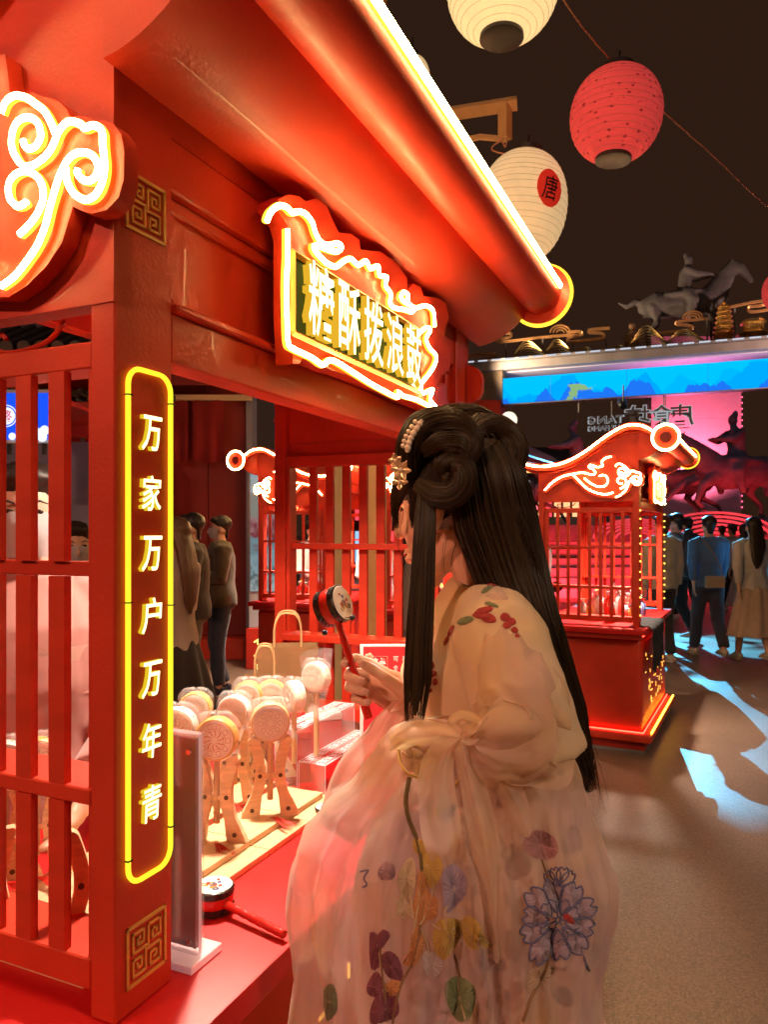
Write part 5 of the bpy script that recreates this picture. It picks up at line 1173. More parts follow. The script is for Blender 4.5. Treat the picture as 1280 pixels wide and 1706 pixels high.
# paper bags
KR = mat('kraft_paper', (.27, .14, .055), .75, var=.08, vscale=12, bump=.1, bscale=60)
def bag(label, x0, x1, ytop, Y, depth, hpx, skew=0):
    a, b = W(x0, 0, Y), W(x1, 0, Y); w = b.x - a.x; zt = W(0, ytop, Y).z; t = thing('paper_bag', label, 'bag', (a.x, Y, CT), .12)
    h = zt - CT; mb = MB(); rg = []
    for k in range(6):
        z = h * k / 5; i = .010 * math.sin(k / 5 * PI); d = depth * (1 - .15 * k / 5)
        rg.append([(0 + i * .3, 0 + i, z), (w * .5, -.004 + i * 1.4, z), (w - i * .3, 0 + i, z), (w + i * -.5, d / 2, z), (w, d, z), (w * .5, d + .003 - i, z), (0, d, z), (i * 1.2, d / 2, z)])
    mb.rings(rg, caps=False); mb.face(*range(7, -1, -1)); obj('bag_body', mb, KR, t, angle=30)
    for yy in (.008, depth * .8):
        hh = hpx / F * Y; obj('twisted_handle', MB().tube(catmull([(w * .28, yy, h - .03), (w * .28, yy - .002, h + hh * .5), (w * .36, yy, h + hh * .92), (w * .5, yy, h + hh), (w * .64, yy, h + hh * .92), (w * .72, yy + .002, h + hh * .5), (w * .72, yy, h - .03)], 5), .0028, 6), mat('paper_cord', (.50, .28, .12), .7), t)
bag('large kraft paper bag with tall arched handle behind the wrapped drums', 428, 530, 1079, 1.98, .09, 56); bag('small kraft paper bag with looped handle in front of the large one', 404, 476, 1130, 1.86, .06, 52)
for i, (x0, x1, y0, Y, col, lb) in enumerate(((436, 510, 1192, 1.90, (.55, .02, .015), 'flat red gift box with open top below the paper bags'), (512, 572, 1192, 1.98, (.60, .05, .03), 'red gift box with pale lid behind the clear riser'), (445, 520, 1225, 1.80, (.5, .03, .02), 'low red box under the clear riser edge'))):
    a, b = W(x0, 0, Y), W(x1, 0, Y); h = W(0, y0, Y).z - CT; t = thing('gift_box', lb, 'box', (a.x, Y, CT), .35); w = b.x - a.x
    m_ = mat('box_red%d' % i, col, .4); bx('box_body', (0, w, 0, .07, 0, h * .85), m_, t, .002)
    bx('box_lid', (-.002, w + .002, -.002, .072, h * .855, h), mat('pale_lid', (.65, .58, .5), .5) if i == 1 else m_, t, .002)
# upright red price board
pb = thing('menu_board', 'upright white-edged red board with white writing behind the hand', 'menu board', W(600, 1075, 1.80) * 1, 0.02); pb.location.z = CT
Yb = 1.80; w = W(716, 0, Yb).x - W(600, 0, Yb).x; h = W(0, 1074, Yb).z - CT
bx('board_edge', (0, w, .002, .010, .0, h), mat('white_acrylic', (.85, .82, .84), .3), pb, .001)
bx('board_face', (.008, w - .003, -.001, .0015, .04, h - .005), mat('red_print', (.60, .03, .04), .35), pb, 0); bx('board_foot_print', (.008, w - .003, -.001, .0015, .001, .038), mat('orange_print', (.75, .25, .08), .4), pb, 0)
WP = mat('white_print', (.85, .82, .78), .5, emit=(1, .9, .85), es=.04)
def bt(ch, x, z, s):
    mb = MB(); put_text(mb, ch, s, lambda a, b, d: (x + a, -.0015 - d, z + b), (0, .0006), .02 if s > .02 else .008, s); obj('character', mb, WP, pb, smooth=False)
bt('糖', .046, h - .047, .031); bt('酥', .046, h - .084, .030)
for k, ch in enumerate('可食用材料'): bt(ch, .086, h - .034 - .0215 * k, .012)
for k, ch in enumerate('薯饼糯米纸'): bt(ch, .108, h - .034 - .0215 * k, .013)
mb = MB(); mb.tube([(.028, -.002, h - .028), (.066, -.002, h - .028), (.066, -.002, h - .122), (.028, -.002, h - .122)], .0006, 4, closed=True); obj('fine_frame', mb, mat('peach', (.8, .4, .3), .5), pb)
mb = MB()
for a in range(5): mb.ball((.022 + math.cos(a * 1.256) * .006, -.002, h - .030 + math.sin(a * 1.256) * .006), (.005, .001, .005), 8, 5)
obj('printed_flower', mb, mat('peach_flower', (.80, .42, .30), .5), pb)
# goods inside the other kiosks
rr = random.Random(12); cols = [((.75, .7, .68), 'white'), ((.6, .04, .03), 'red'), ((.7, .4, .08), 'amber'), ((.55, .5, .5), 'clear'), ((.15, .2, .45), 'blue')]
for fr, n, kn in ((K2, 34, 'kiosk right of the woman'), (K4, 30, 'kiosk behind the far lattice'), (K3, 16, 'leftmost far kiosk')):
    mir_ = -1 if fr is not K2 else 1
    for k in range(n):
        u, v = rr.uniform(.12, 1.2), rr.uniform(.07, .5); ci = rr.choice([0, 0, 1, 1, 2, 3, 3, 4]); col, cn = cols[ci]; s = rr.uniform(.022, .042); h = rr.uniform(.08, .24); w = fr.world(u, v * mir_, .886)
        t = thing('goods_packet', '%s packet or jar among the crowded goods in the %s' % (cn, kn), 'packet', w, rr.uniform(0, 3), 'goods crowded in the ' + kn)
        b_ = MB(); b_.lathe([(.001, 0), (s, 0), (s * 1.05, h * .3), (s * .95, h * .7), (s * .35, h * .82), (s * .3, h * .88)], 10); obj('packet_body', b_, mat('goods_' + cn, col, .2, alpha=.6 if ci == 3 else 1, spec=.8, bump=.4, bscale=30), t, angle=60)
        b_ = MB(); b_.lathe([(s * .32, h * .86), (s * .7, h), (.001, h * .96)], 8); obj('packet_top', b_, mat('goods_' + cols[(ci + 2) % 5][1], cols[(ci + 2) % 5][0], .3), t)
t = thing('black_cloth', 'black cloth thrown over the counter corner of the kiosk right of the woman', 'cloth', K2.world(0, 0, 0), K2.ang, scale=K2.s); rg = []
for j in range(26):
    row = []
    for i in range(22):
        uu = .06 + .62 * i / 21; s = j / 25 * .46
        wv = .006 * math.sin(i * 1.3 + j * .3) + .004 * math.sin(i * 2.9)
        if s < .13: p = (uu, .07 - s, .892 + .002 * math.sin(i))
        else: p = (uu, -.066 - .004 - abs(wv) - .012, .888 - (s - .13) * (1 if i < 18 else .8) + .02 * math.sin(i * .9) * (j / 25))
        row.append(p)
    rg.append(row)
mb = MB(); mb.rings(rg, caps=False, closed=False); obj('cloth_sheet', mb, mat('black_fabric', (.012, .012, .014), .9), t, angle=180)
# vendor behind the lattice
def vendor_extra(root, hd):
    m = MB()
    for k in range(26): a = -1.5 + 3.0 * k / 25; m.ball((math.sin(a) * .085, -.085 * math.cos(a) - .03, 1.395 + .035 * abs(math.sin(a)) ** 2 - .0), .004, 6, 5)
    obj('pearl_necklace', m, mat('pearl', (.85, .78, .7), .2), root)
    b_ = MB(); rg = []
    for z, r in ((1.20, 1.), (1.31, 1.03)): rg.append([(math.cos(a) * .19 * r, math.sin(a) * .148 * r - .01, z) for a in [2 * PI * i / 40 for i in range(40)]])
    b_.rings(rg, caps=False); obj('chest_band', b_, fabric('vendor_band', (.56, .33, .28), transl=.2), root, angle=180)
person('vendor in pink robe and pale mask behind the left lattice', 46, 1.68, 1.63, .36, (.46, .21, .19), (.46, .21, .19), 0, 'work', 'bun', skirt=.95, mask=True, coat=.018, extra=vendor_extra, detail=.0085, nod=.5, group='vendors', hcol=mat('vendor_hair', (.02, .011, .008), .5))
# ------------------------------------------------------------------ the woman in hanfu
wo = thing('person', 'young woman in pale embroidered robe with looped long hair, raising a rattle drum', 'person', (0, 0, 0))
def PX(l): return [W(*p) for p in l]
WS = mat('woman_skin', (.66, .40, .29), .42, var=.04, vscale=12, sub=.15, bump=.02, bscale=500)
f_ = Vector((-1, .05, 0)).normalized(); l_ = Vector((-.05, -1, 0)).normalized(); O = Vector((.17, 1.24, 0))
def B(f, l, z): return O + f_ * f + l_ * l + Vector((0, 0, z))
b = MB()
b.tube([B(-.02, 0, .80), B(0, 0, .92), B(.0, 0, 1.04), B(.01, 0, 1.16), B(.02, 0, 1.27), B(.0, 0, 1.36), B(-.005, 0, 1.405)], [(.165, .12), (.165, .12), (.115, .085), (.14, .10), (.145, .105), (.135, .075), (.07, .055)], 20, normal=f_)
b.tube([B(-.01, 0, 1.37), B(.005, 0, 1.43), B(.025, 0, 1.49)], [(.056, .056), (.047, .050), (.046, .050)], 16, normal=f_)
hf = Vector((-.85, .527, 0)).normalized(); hl = Vector((-.527, -.85, 0)).normalized(); HC = W(757, 846, 1.24)      # head
tilt = Matrix.Rotation(.16, 3, hl)       # chin down
def Hd(f, l, z): return HC + tilt @ (hf * f + hl * l + Vector((0, 0, z)))
def hball(mb, f, l, z, rf, rl, rz, s=20, r=14):
    M = Matrix((hf, hl, Vector((0, 0, 1)))).transposed(); mb.ball(Hd(f, l, z), (rf, rl, rz), s, r, tilt @ M)
hball(b, -.006, 0, .026, .086, .070, .080)
b.tube([Hd(.035, 0, .01), Hd(.048, 0, -.035), Hd(.052, 0, -.085), Hd(.062, 0, -.108)], [(.062, .050), (.058, .046), (.036, .034), (.020, .020)], 18, normal=hf, round_caps=True)
b.tube([Hd(-.005, 0, -.05), Hd(.045, 0, -.085)], [(.050, .035), (.034, .025)], 14, round_caps=True)
b.tube([Hd(.092, 0, .018), Hd(.106, 0, -.012), Hd(.108, 0, -.024)], [.008, .010, .012], 10, round_caps=True)
for s in (1, -1):
    b.tube([Hd(.02, s * .035, .0), Hd(.062, s * .034, -.025)], [.03, .022], 10, round_caps=True)
    b.tube([Hd(.092, s * .012, -.072), Hd(.097, 0, -.072)], [.007, .009], 8, round_caps=True); b.tube([Hd(.088, s * .010, -.060), Hd(.098, 0, -.060)], [.005, .008], 8, round_caps=True)
    b.tube([Hd(-.005, s * .074, .012), Hd(-.012, s * .084, -.008), Hd(.0, s * .077, -.032)], [.011, .013, .008], 10, round_caps=True)
# near (left) arm folded forward under the sleeve
b.tube([B(0, .12, 1.36), B(-.005, .17, 1.345), B(-.03, .215, 1.24), W(895, 1235, 1.05)], [.052, .052, .043, .038], 14, round_caps=True)
b.tube([W(895, 1235, 1.05), W(800, 1240, 1.03), W(700, 1236, 1.06)], [.038, .032, .024], 12, round_caps=True)
# far (right) arm up to the raised hand
b.tube([B(0, -.12, 1.36), B(.0, -.165, 1.34), B(.02, -.19, 1.20), W(800, 1290, 1.40)], [.05, .05, .042, .038], 14, round_caps=True)
b.tube([W(800, 1290, 1.40), W(745, 1225, 1.30), W(702, 1182, 1.225)], [.038, .033, .0235], 14, round_caps=True)
for s in (1, -1):
    b.tube([B(-.02, s * .08, .86), B(-.01, s * .085, .48), B(-.03, s * .085, .09)], [(.09, .09), (.055, .06), (.036, .036)], 12, round_caps=True); b.tube([B(-.05, s * .085, .04), B(.08, s * .09, .035)], [(.035, .032), (.036, .02)], 10, round_caps=True)
# hand: palm, thumb, four curled fingers closed round the drum handle
def T(l, r, **k): b.tube(PX(l), r, 10, round_caps=True, **k)
T([(706, 1184, 1.222), (688, 1170, 1.216), (664, 1156, 1.214), (646, 1147, 1.214)], [(.023, .016), (.029, .015), (.034, .013), (.033, .011)], normal=(0, -1, 0))
T([(680, 1160, 1.205), (656, 1139, 1.192), (634, 1123, 1.184), (614, 1111, 1.180), (601, 1104, 1.180)], [.0145, .0115, .0092, .0090, .0070])
T([(648, 1124, 1.216), (616, 1104, 1.222), (592, 1095, 1.216), (577, 1100, 1.200), (574, 1107, 1.193)], [.0092, .0080, .0074, .0070, .0058])
T([(646, 1136, 1.218), (608, 1122, 1.224), (581, 1119, 1.210), (579, 1126, 1.186), (596, 1133, 1.176), (606, 1136, 1.173)], [.0095, .0083, .0078, .0075, .0070, .0060])
T([(648, 1151, 1.218), (610, 1143, 1.224), (581, 1139, 1.208), (580, 1145, 1.184), (600, 1152, 1.174), (611, 1154, 1.172)], [.0094, .0082, .0078, .0075, .0068, .0058])
T([(652, 1166, 1.216), (618, 1163, 1.220), (593, 1160, 1.206), (590, 1164, 1.186), (606, 1170, 1.178), (614, 1171, 1.177)], [.0088, .0075, .0070, .0067, .0062, .0053])
link('body', fused(b, 'body', WS, .0024, 2, .35), wo)
nl = mat('nail', (.75, .45, .38), .18)
for (x, y, Y) in ((602, 1134, 1.1690), (607, 1152, 1.1670), (611, 1170, 1.1725), (574, 1106, 1.1875), (604, 1105, 1.1735)):
    m = MB(); m.ball(W(x, y, Y), (.0062, .0022, .0052), 10, 7); obj('fingernail', m, nl, wo)
m = MB()
for s in (1, -1): m.tube([Hd(.083, s * .022, .012), Hd(.080, s * .038, .008), Hd(.070, s * .050, .010)], .0022, 5)
obj('eyelashes', m, BLACK, wo)
m = MB(); m.tube([Hd(.098, s * .016, -.064) for s in (-1, 0, 1)], [.002, .006, .002], 8); obj('lips', m, mat('lip_red', (.45, .06, .05), .4), wo)
# the rattle drum she holds
hd_ = thing('rattle_drum', 'small red and black rattle drum raised in the hand of the woman', 'rattle drum', (0, 0, 0))
ax = Vector((.87, -.42, -.10)).normalized(); hdv = (W(592, 1130, 1.196) - W(557, 1020, 1.21)).normalized(); ax = (ax - hdv * ax.dot(hdv)).normalized(); sd_ = ax.cross(hdv)
c = W(555, 1010, 1.21); M = Matrix((sd_, -hdv, ax)).transposed().to_4x4(); M.translation = c - ax * .021
rattle(hd_, .0305, .042, M)
pts = [c + hdv * (.026 + .16 * i / 30) for i in range(31)]; mb = MB(); mb.tube(pts, [.0056 + .0012 * (i / 30) + .0004 * math.sin(i * 1.2) for i in range(31)], 12); obj('handle', mb, RLQ, hd_)
for (x, y, Y, lb) in ((587, 1029, 1.18, 1), (541, 1054, 1.22, 0)):
    m = MB(); m.ball(W(x, y, Y), .0048, 10, 8); obj('bead', m, BLACK, hd_); obj('bead_string', MB().tube(catmull([c + hdv * .01 + (ax * .012 if lb else -ax * .012), (c + W(x, y, Y)) / 2 + Vector((0, 0, -.008)), W(x, y, Y)], 4), .0006, 4), BLACK, hd_)

# ---- hair
def hair_mat():
    m = mat('woman_hair', (.03, .017, .008), .38, spec=.35); nt = m.node_tree; b_ = nt.nodes['Principled BSDF']; N = nt.nodes.new; L = nt.links.new
    g = N('ShaderNodeNewGeometry'); r = N('ShaderNodeValToRGB'); r.color_ramp.elements[0].color = (.011, .0065, .004, 1); r.color_ramp.elements[1].color = (.055, .031, .013, 1); L(g.outputs['Random Per Island'], r.inputs[0]); L(r.outputs[0], b_.inputs['Base Color'])
    return m
HM = hair_mat(); hrnd = random.Random(21)
def lock(name, path, wid, n, parent, r=.0010, twist=0., normal=(0, -1, 0), seed=0, core=.93, wild=.004, taper_len=True, k=5):
    P = catmull(path, k); n_ = len(P); Wd = [((wid[min(int(i / (n_ - 1) * (len(wid) - 1)), len(wid) - 2)][q] * (1 - (i / (n_ - 1) * (len(wid) - 1)) % 1 if i < n_ - 1 else 0) + wid[min(int(i / (n_ - 1) * (len(wid) - 1)) + 1, len(wid) - 1)][q] * ((i / (n_ - 1) * (len(wid) - 1)) % 1 if i < n_ - 1 else 1)) if False else 0) for i in range(n_) for q in (0,)]
    def wat(t, q):
        s = t * (len(wid) - 1); i = min(int(s), len(wid) - 2); fr = s - i; return wid[i][q] * (1 - fr) + wid[i + 1][q] * fr
    T_, _ = frames(P); nv = Vector(normal); mb = MB(); NN = []; BB = []
    for i in range(n_):
        nn = nv - T_[i] * nv.dot(T_[i]); nn = nn.normalized() if nn.length > .15 else (NN[-1] if NN else Vector((1, 0, 0))); NN.append(nn); BB.append(T_[i].cross(nn))
    ce = n_ if not taper_len else int(n_ * .93)
    if core: mb.tube(P[:ce], [(max(.0006, wat(i / (n_ - 1), 0) * core * (1 if not taper_len else min(1, (ce - i) / (n_ * .2)))), max(.0006, wat(i / (n_ - 1), 1) * core * (1 if not taper_len else min(1, (ce - i) / (n_ * .2))))) for i in range(ce)], 16, normal=normal, round_caps=False)
    for s in range(n):
        a = hrnd.uniform(0, 2 * PI); q = hrnd.uniform(.90, 1.0) if core else math.sqrt(hrnd.random()); ph = hrnd.uniform(0, 6); e = n_ if not taper_len else max(4, int(n_ * hrnd.uniform(.78, 1.0))); pts = []; ww = hrnd.uniform(.3, 1)
        for i in range(e):
            t = i / (n_ - 1); aa = a + twist * t; o = q + .05 * math.sin(t * 5 + ph)
            pts.append(P[i] + BB[i] * (math.cos(aa) * o * wat(t, 0) + wild * ww * t * math.sin(t * 7 + ph)) + NN[i] * math.sin(aa) * o * wat(t, 1))
        mb.tube(pts, [r * (1 if i < e - 4 else .25 + .25 * (e - 1 - i) / 1.34) for i in range(e)], 4, caps=False)
    return link(name, mb.mesh(name, HM, smooth=True, angle=180, fix=False), parent)
sc_ = MB()       # scalp shell
hball(sc_, -.020, 0, .046, .103, .090, .098, 26, 18); hball(sc_, -.075, 0, -.01, .050, .066, .070, 20, 14); hball(sc_, .040, .0, .070, .055, .062, .055, 20, 14)
sm = fused(sc_, 'hair_cap', HM, .006, 3)
displace(sm, lambda c: .0018 * math.sin(math.atan2(c.z - HC.z, c.x - HC.x) * 60 + 6 * noise.noise(c * 20)))
cap = link('hair_cap', sm, wo)
def surf_strands(name, n, a_fn, parent, r=.0009):
    mb = MB()
    for s in range(n):
        pts = a_fn(s / n, hrnd); mb.tube(pts, r, 4, caps=False)
    return link(name, mb.mesh(name, HM, angle=180, fix=False), parent)
capbvh = BVHTree.FromPolygons([v.co for v in sm.vertices], [tuple(p.vertices) for p in sm.polygons])
def stick(p, lift=.0012):
    h = capbvh.find_nearest(p); return h[0] + h[1] * lift
def sweep(t, rn):   # strands combed from the hairline over the side of the head to the nape
    z0 = .10 - .17 * t + rn.uniform(-.006, .006); pts = []
    for i in range(15):
        u = i / 14; f = .085 - .19 * u; z = z0 * (1 - u) + (.02 - .09 * t) * u + .03 * math.sin(u * PI) * (1 - t)
        pts.append(stick(Hd(f, .13, z), .0006 + .0022 * rn.random()))
    return pts
surf_strands('combed_hair', 420, sweep, cap, .0008)
def crown(t, rn):
    pts = []; l0 = -.07 + .14 * t + rn.uniform(-.005, .005)
    for i in range(13): u = i / 12; pts.append(stick(Hd(.10 - .21 * u, l0 * (1 + .2 * math.sin(u * PI)), .20 - .1 * u * u), .0006 + .002 * rn.random()))
    return pts
surf_strands('crown_hair', 260, crown, cap, .0009)
k = 1.2 / F
lock('back_hair', PX([(792, 735, 1.21), (812, 800, 1.17), (828, 870, 1.165), (852, 950, 1.15), (882, 1035, 1.125), (908, 1110, 1.12), (936, 1195, 1.14), (962, 1260, 1.16), (988, 1325, 1.18)]),
     [(40 * k, .03), (62 * k, .045), (66 * k, .045), (58 * k, .035), (46 * k, .028), (42 * k, .024), (38 * k, .02), (22 * k, .012), (5 * k, .004)], 1300, wo, r=.00062, wild=.008)
lock('back_hair_inner', PX([(835, 800, 1.27), (850, 900, 1.25), (880, 1010, 1.24), (915, 1120, 1.24), (950, 1230, 1.24)]), [(40 * k, .04), (45 * k, .045), (42 * k, .04), (38 * k, .03), (18 * k, .01)], 160, wo, r=.0009)
lock('front_lock', PX([(712, 800, 1.150), (709, 860, 1.125), (706, 940, 1.110), (701, 1040, 1.095), (696, 1130, 1.085), (689, 1222, 1.075)]), [(12 * k, .006), (16 * k, .008), (17 * k, .008), (19 * k, .008), (20 * k, .008), (10 * k, .004)], 420, wo, r=.00055, wild=.003)
lock('forelock', PX([(700, 762, 1.17), (680, 792, 1.17), (664, 822, 1.19), (658, 850, 1.20), (661, 885, 1.21)]), [(20 * k, .014), (20 * k, .015), (11 * k, .010), (4 * k, .003), (1.2 * k, .001)], 200, wo, r=.0005, wild=.004)
lock('temple_hair', PX([(735, 790, 1.145), (712, 822, 1.15), (697, 850, 1.165), (690, 885, 1.18)]), [(26 * k, .014), (24 * k, .014), (14 * k, .009), (2 * k, .002)], 180, wo, r=.0005, wild=.003)
for pth in ([(672, 845, 1.20), (664, 900, 1.20), (676, 950, 1.21), (690, 985, 1.21)], [(664, 835, 1.2), (655, 880, 1.2), (660, 930, 1.2)], [(742, 900, 1.14), (738, 945, 1.14), (745, 975, 1.15)], [(760, 905, 1.13), (752, 940, 1.13), (770, 985, 1.14)], [(900, 930, 1.2), (925, 965, 1.2), (935, 940, 1.2)], [(940, 1180, 1.16), (970, 1230, 1.16), (990, 1290, 1.17)]):
    lock('stray_hair', PX(pth), [(.004, .002), (.004, .002), (.001, .001)], 3, wo, r=.00026, core=0)
fly = MB()
for k_ in range(70):
    t = hrnd.random(); a0 = Vector(W(800 + 20 * hrnd.random(), 740 + 40 * t, 1.17)); x0 = 895 + 90 * t + hrnd.uniform(-10, 6); y0 = 930 + 330 * t
    fly.tube(catmull([W(x0 - 34, y0 - 90, 1.12), W(x0 + hrnd.uniform(-4, 8), y0, 1.12), W(x0 + 24 + hrnd.uniform(-6, 14), y0 + 80 + 40 * hrnd.random(), 1.14)], 5), .00028, 3)
for k_ in range(46):
    a = hrnd.uniform(-2.9, .2); r_ = hrnd.uniform(1.0, 1.06); c0 = Hd(-.03 + .10 * math.cos(a) * -1, .03, .05 + .09 * abs(math.sin(a))); fly.tube(catmull([c0, c0 + Vector((hrnd.uniform(-.01, .012), -.01, hrnd.uniform(.004, .016))), c0 + Vector((hrnd.uniform(-.02, .03), -.012, hrnd.uniform(-.006, .014)))], 4), .00026, 3)
for k_ in range(40):
    x0 = 980 + hrnd.uniform(-26, 8); fly.tube(catmull([W(x0 - 22, 1200, 1.14), W(x0 - 6, 1260, 1.16), W(x0 + hrnd.uniform(-4, 12), 1300 + hrnd.uniform(0, 42), 1.17)], 5), [.0006] * 6 + [.0004] * 3 + [.0001] * 2, 3)
o_ = link('flyaway_hair', fly.mesh('flyaway_hair', HM, angle=180, fix=False), wo); o_['kind'] = 'stuff'
# twisted loops of the updo
UP = [('hair_roll', [(682, 792, 1.17), (684, 748, 1.16), (703, 712, 1.155), (740, 704, 1.15), (772, 716, 1.14), (786, 742, 1.13), (770, 768, 1.12)], [(20 * k, .018), (24 * k, .022), (25 * k, .024), (24 * k, .024), (20 * k, .02), (15 * k, .014)], 190),
      ('hair_coil', [(700, 806, 1.15), (722, 822, 1.13), (750, 826, 1.12), (772, 808, 1.115), (774, 782, 1.118), (756, 768, 1.125), (738, 776, 1.13), (740, 792, 1.135)], [(14 * k, .012), (19 * k, .014), (20 * k, .015), (18 * k, .015), (15 * k, .014), (10 * k, .012)], 170),
      ('hair_loop', [(786, 730, 1.16), (802, 712, 1.17), (828, 708, 1.175), (852, 726, 1.175), (860, 756, 1.17), (848, 780, 1.165), (826, 776, 1.16)], [(12 * k, .012), (16 * k, .015), (18 * k, .016), (20 * k, .017), (19 * k, .016), (12 * k, .01)], 170),
      ('hair_puff', [(738, 786, 1.135), (748, 796, 1.128), (760, 800, 1.132)], [(8 * k, .008), (13 * k, .010), (7 * k, .006)], 60),
      ('hair_puff', [(708, 752, 1.14), (735, 736, 1.125), (765, 742, 1.12), (780, 765, 1.12)], [(10 * k, .01), (16 * k, .015), (16 * k, .015), (9 * k, .01)], 90),
      ('hair_puff', [(786, 718, 1.2), (800, 700, 1.2), (818, 706, 1.2)], [(9 * k, .01), (13 * k, .013), (9 * k, .01)], 70),
      ('hair_roll', [(700, 735, 1.25), (735, 700, 1.25), (790, 700, 1.25), (840, 735, 1.24), (850, 790, 1.24)], [(16 * k, .02), (22 * k, .03), (26 * k, .03), (24 * k, .03), (18 * k, .02)], 130)]
for nm, pth, wd, n in UP: lock(nm, PX(pth), wd, int(n * 2), wo, r=.00055, twist=1.6, wild=.001, taper_len=False, k=6)
# ornaments
orn = thing('hair_ornament', 'pearl band and gilt flower pin in the hair of the woman', 'hair ornament', (0, 0, 0)); PE = mat('ornament_pearl', (.80, .66, .50), .15, coat=.5); GP = mat('gilt_petal', (.78, .50, .26), .25, metal=.4)
for i in range(13):
    t = i / 12; p = W(703 - 24 * math.sin(t * 1.5), 702 + 48 * t, 1.135); m = MB(); m.ball(p, .0052 if i % 2 else .0042, 10, 7); obj('pearl', m, PE, orn); 
    if i % 2: m = MB(); m.ball(p + Vector((-.007, 0, .003)), .0038, 8, 6); obj('pearl', m, PE, orn)
for (cx_, cy_, rr_, n) in ((668, 783, .013, 6), (659, 768, .009, 5), (666, 803, .010, 4)):
    c = W(cx_, cy_, 1.15)
    for q in range(n):
        a = 2 * PI * q / n + cx_; d = Vector((math.cos(a), -.35, math.sin(a))); m = MB(); m.tube([c + d * .002, c + d * rr_ * .7, c + d * rr_ * 1.25], [(.0015, .001), (.0052, .0012), (.001, .0008)], 8, normal=(0, -1, 0)); obj('petal', m, GP, orn)
    m = MB(); m.ball(c + Vector((0, -.003, 0)), .0035, 8, 6); obj('flower_bead', m, PE, orn)

# ---- clothing
BLOUSE = fabric('cream_blouse', (.80, .58, .30), transl=.25, col2=(.76, .56, .36), fold=.3); SHEER = fabric('sheer_sleeve', (.84, .64, .40), fold=.4, dye=[(.80, .58, .18), (.62, .44, .50)], alpha=.48, transl=.45, col2=(.76, .56, .46)); ROBE = fabric('sheer_robe', (.86, .66, .48), fold=.35, alpha=.44, transl=.45, col2=(.78, .58, .52), dye=[(.82, .58, .20), (.62, .36, .36), (.54, .48, .60)]); UNDER = fabric('under_skirt', (.82, .62, .50), transl=.3, col2=(.74, .55, .54), dye=[(.78, .46, .14), (.50, .26, .30)])
g = MB()
g.tube([B(0, 0, .95), B(.0, 0, 1.04), B(.01, 0, 1.16), B(.02, 0, 1.27), B(.005, 0, 1.35), B(-.012, 0, 1.398)], [(.14, .11), (.135, .10), (.16, .118), (.165, .122), (.15, .092), (.088, .074)], 24, normal=f_)
g.tube([B(0, .08, 1.365), B(-.005, .155, 1.345), B(-.03, .205, 1.26), B(-.05, .21, 1.19)], [.062, .068, .066, .07], 18, round_caps=False)
g.tube([B(0, -.08, 1.365), B(-.005, -.16, 1.335), B(.01, -.20, 1.24), B(-.0, -.2, 1.12)], [.062, .066, .06, .06], 16, round_caps=False)
bm_ = fused(g, 'blouse', BLOUSE, .006, 5)
displace(bm_, lambda c: .0035 * (1 - 2 * abs(noise.noise(Vector((c.x * 9 + c.z * 14, c.y * 9, c.z * 5 - c.x * 12))))))
bl_ = link('blouse', bm_, wo)
# neck band that crosses at the front
nb = MB(); nb.tube(catmull([B(-.07, .0, 1.425), B(-.055, .075, 1.412), B(.02, .085, 1.385), B(.09, .05, 1.32), B(.125, .0, 1.25), B(.12, -.03, 1.2)], 5), [(.013, .004)] * 26, 8, normal=(0, 0, 1)); obj('collar_band', nb, fabric('collar_orange', (.62, .28, .12), transl=.2), wo)
nb = MB(); nb.tube(catmull([B(-.07, -.0, 1.425), B(-.05, -.075, 1.412), B(.03, -.085, 1.38), B(.10, -.05, 1.31), B(.13, .0, 1.24)], 5), [(.013, .004)] * 21, 8, normal=(0, 0, 1)); obj('collar_band', nb, MATS['collar_orange'], wo)
bx('waist_sash', (0, .001, 0, .001, 0, .001), MATS['collar_orange'], wo, 0) if False else None
sash = MB(); sash.rings([[B(math.cos(a) * r * .80, math.sin(a) * r, z) for a in [2 * PI * i / 40 for i in range(40)]] for z, r in ((1.10, .135), (1.14, .138), (1.18, .15), (1.215, .158))], caps=False); obj('red_bodice', sash, fabric('bodice_red', (.45, .03, .02), transl=.1), wo, angle=180)

def cloth_tube(name, path, wid, m, parent, n=96, k=8, amp=.006, freq=5, seed=0, sharp=1., along=1.2, grow=(1, 1), open_=True):
    P = catmull(path, k); T_, N_ = frames(P); mb = MB(); L_ = len(P); rg = []
    for i in range(L_):
        t = i / (L_ - 1); s = t * (len(wid) - 1); j = min(int(s), len(wid) - 2); fr = s - j; fr = fr * fr * (3 - 2 * fr); ra = wid[j][0] * (1 - fr) + wid[j + 1][0] * fr; rb = wid[j][1] * (1 - fr) + wid[j + 1][1] * fr
        nn = Vector((0, -1, 0)); nn = (nn - T_[i] * nn.dot(T_[i])).normalized(); bi = T_[i].cross(nn); ring = []
        for q in range(n):
            a = 2 * PI * q / n; c, s_ = math.cos(a), math.sin(a)
            nz = noise.noise(Vector((c * freq * .6 + seed, s_ * freq * .6, t * along + seed))); n2 = noise.noise(Vector((c * freq * 1.5, s_ * freq * 1.5 + seed, t * along * 1.7)))
            d = amp * (grow[0] + (grow[1] - grow[0]) * t) * (sharp * (1 - 2 * abs(nz)) + .5 * n2)
            ring.append(P[i] + bi * c * (ra + d) + nn * s_ * (rb + d))
        rg.append(ring)
    mb.rings(rg, caps=not open_); return obj(name, mb, m, parent, angle=180)
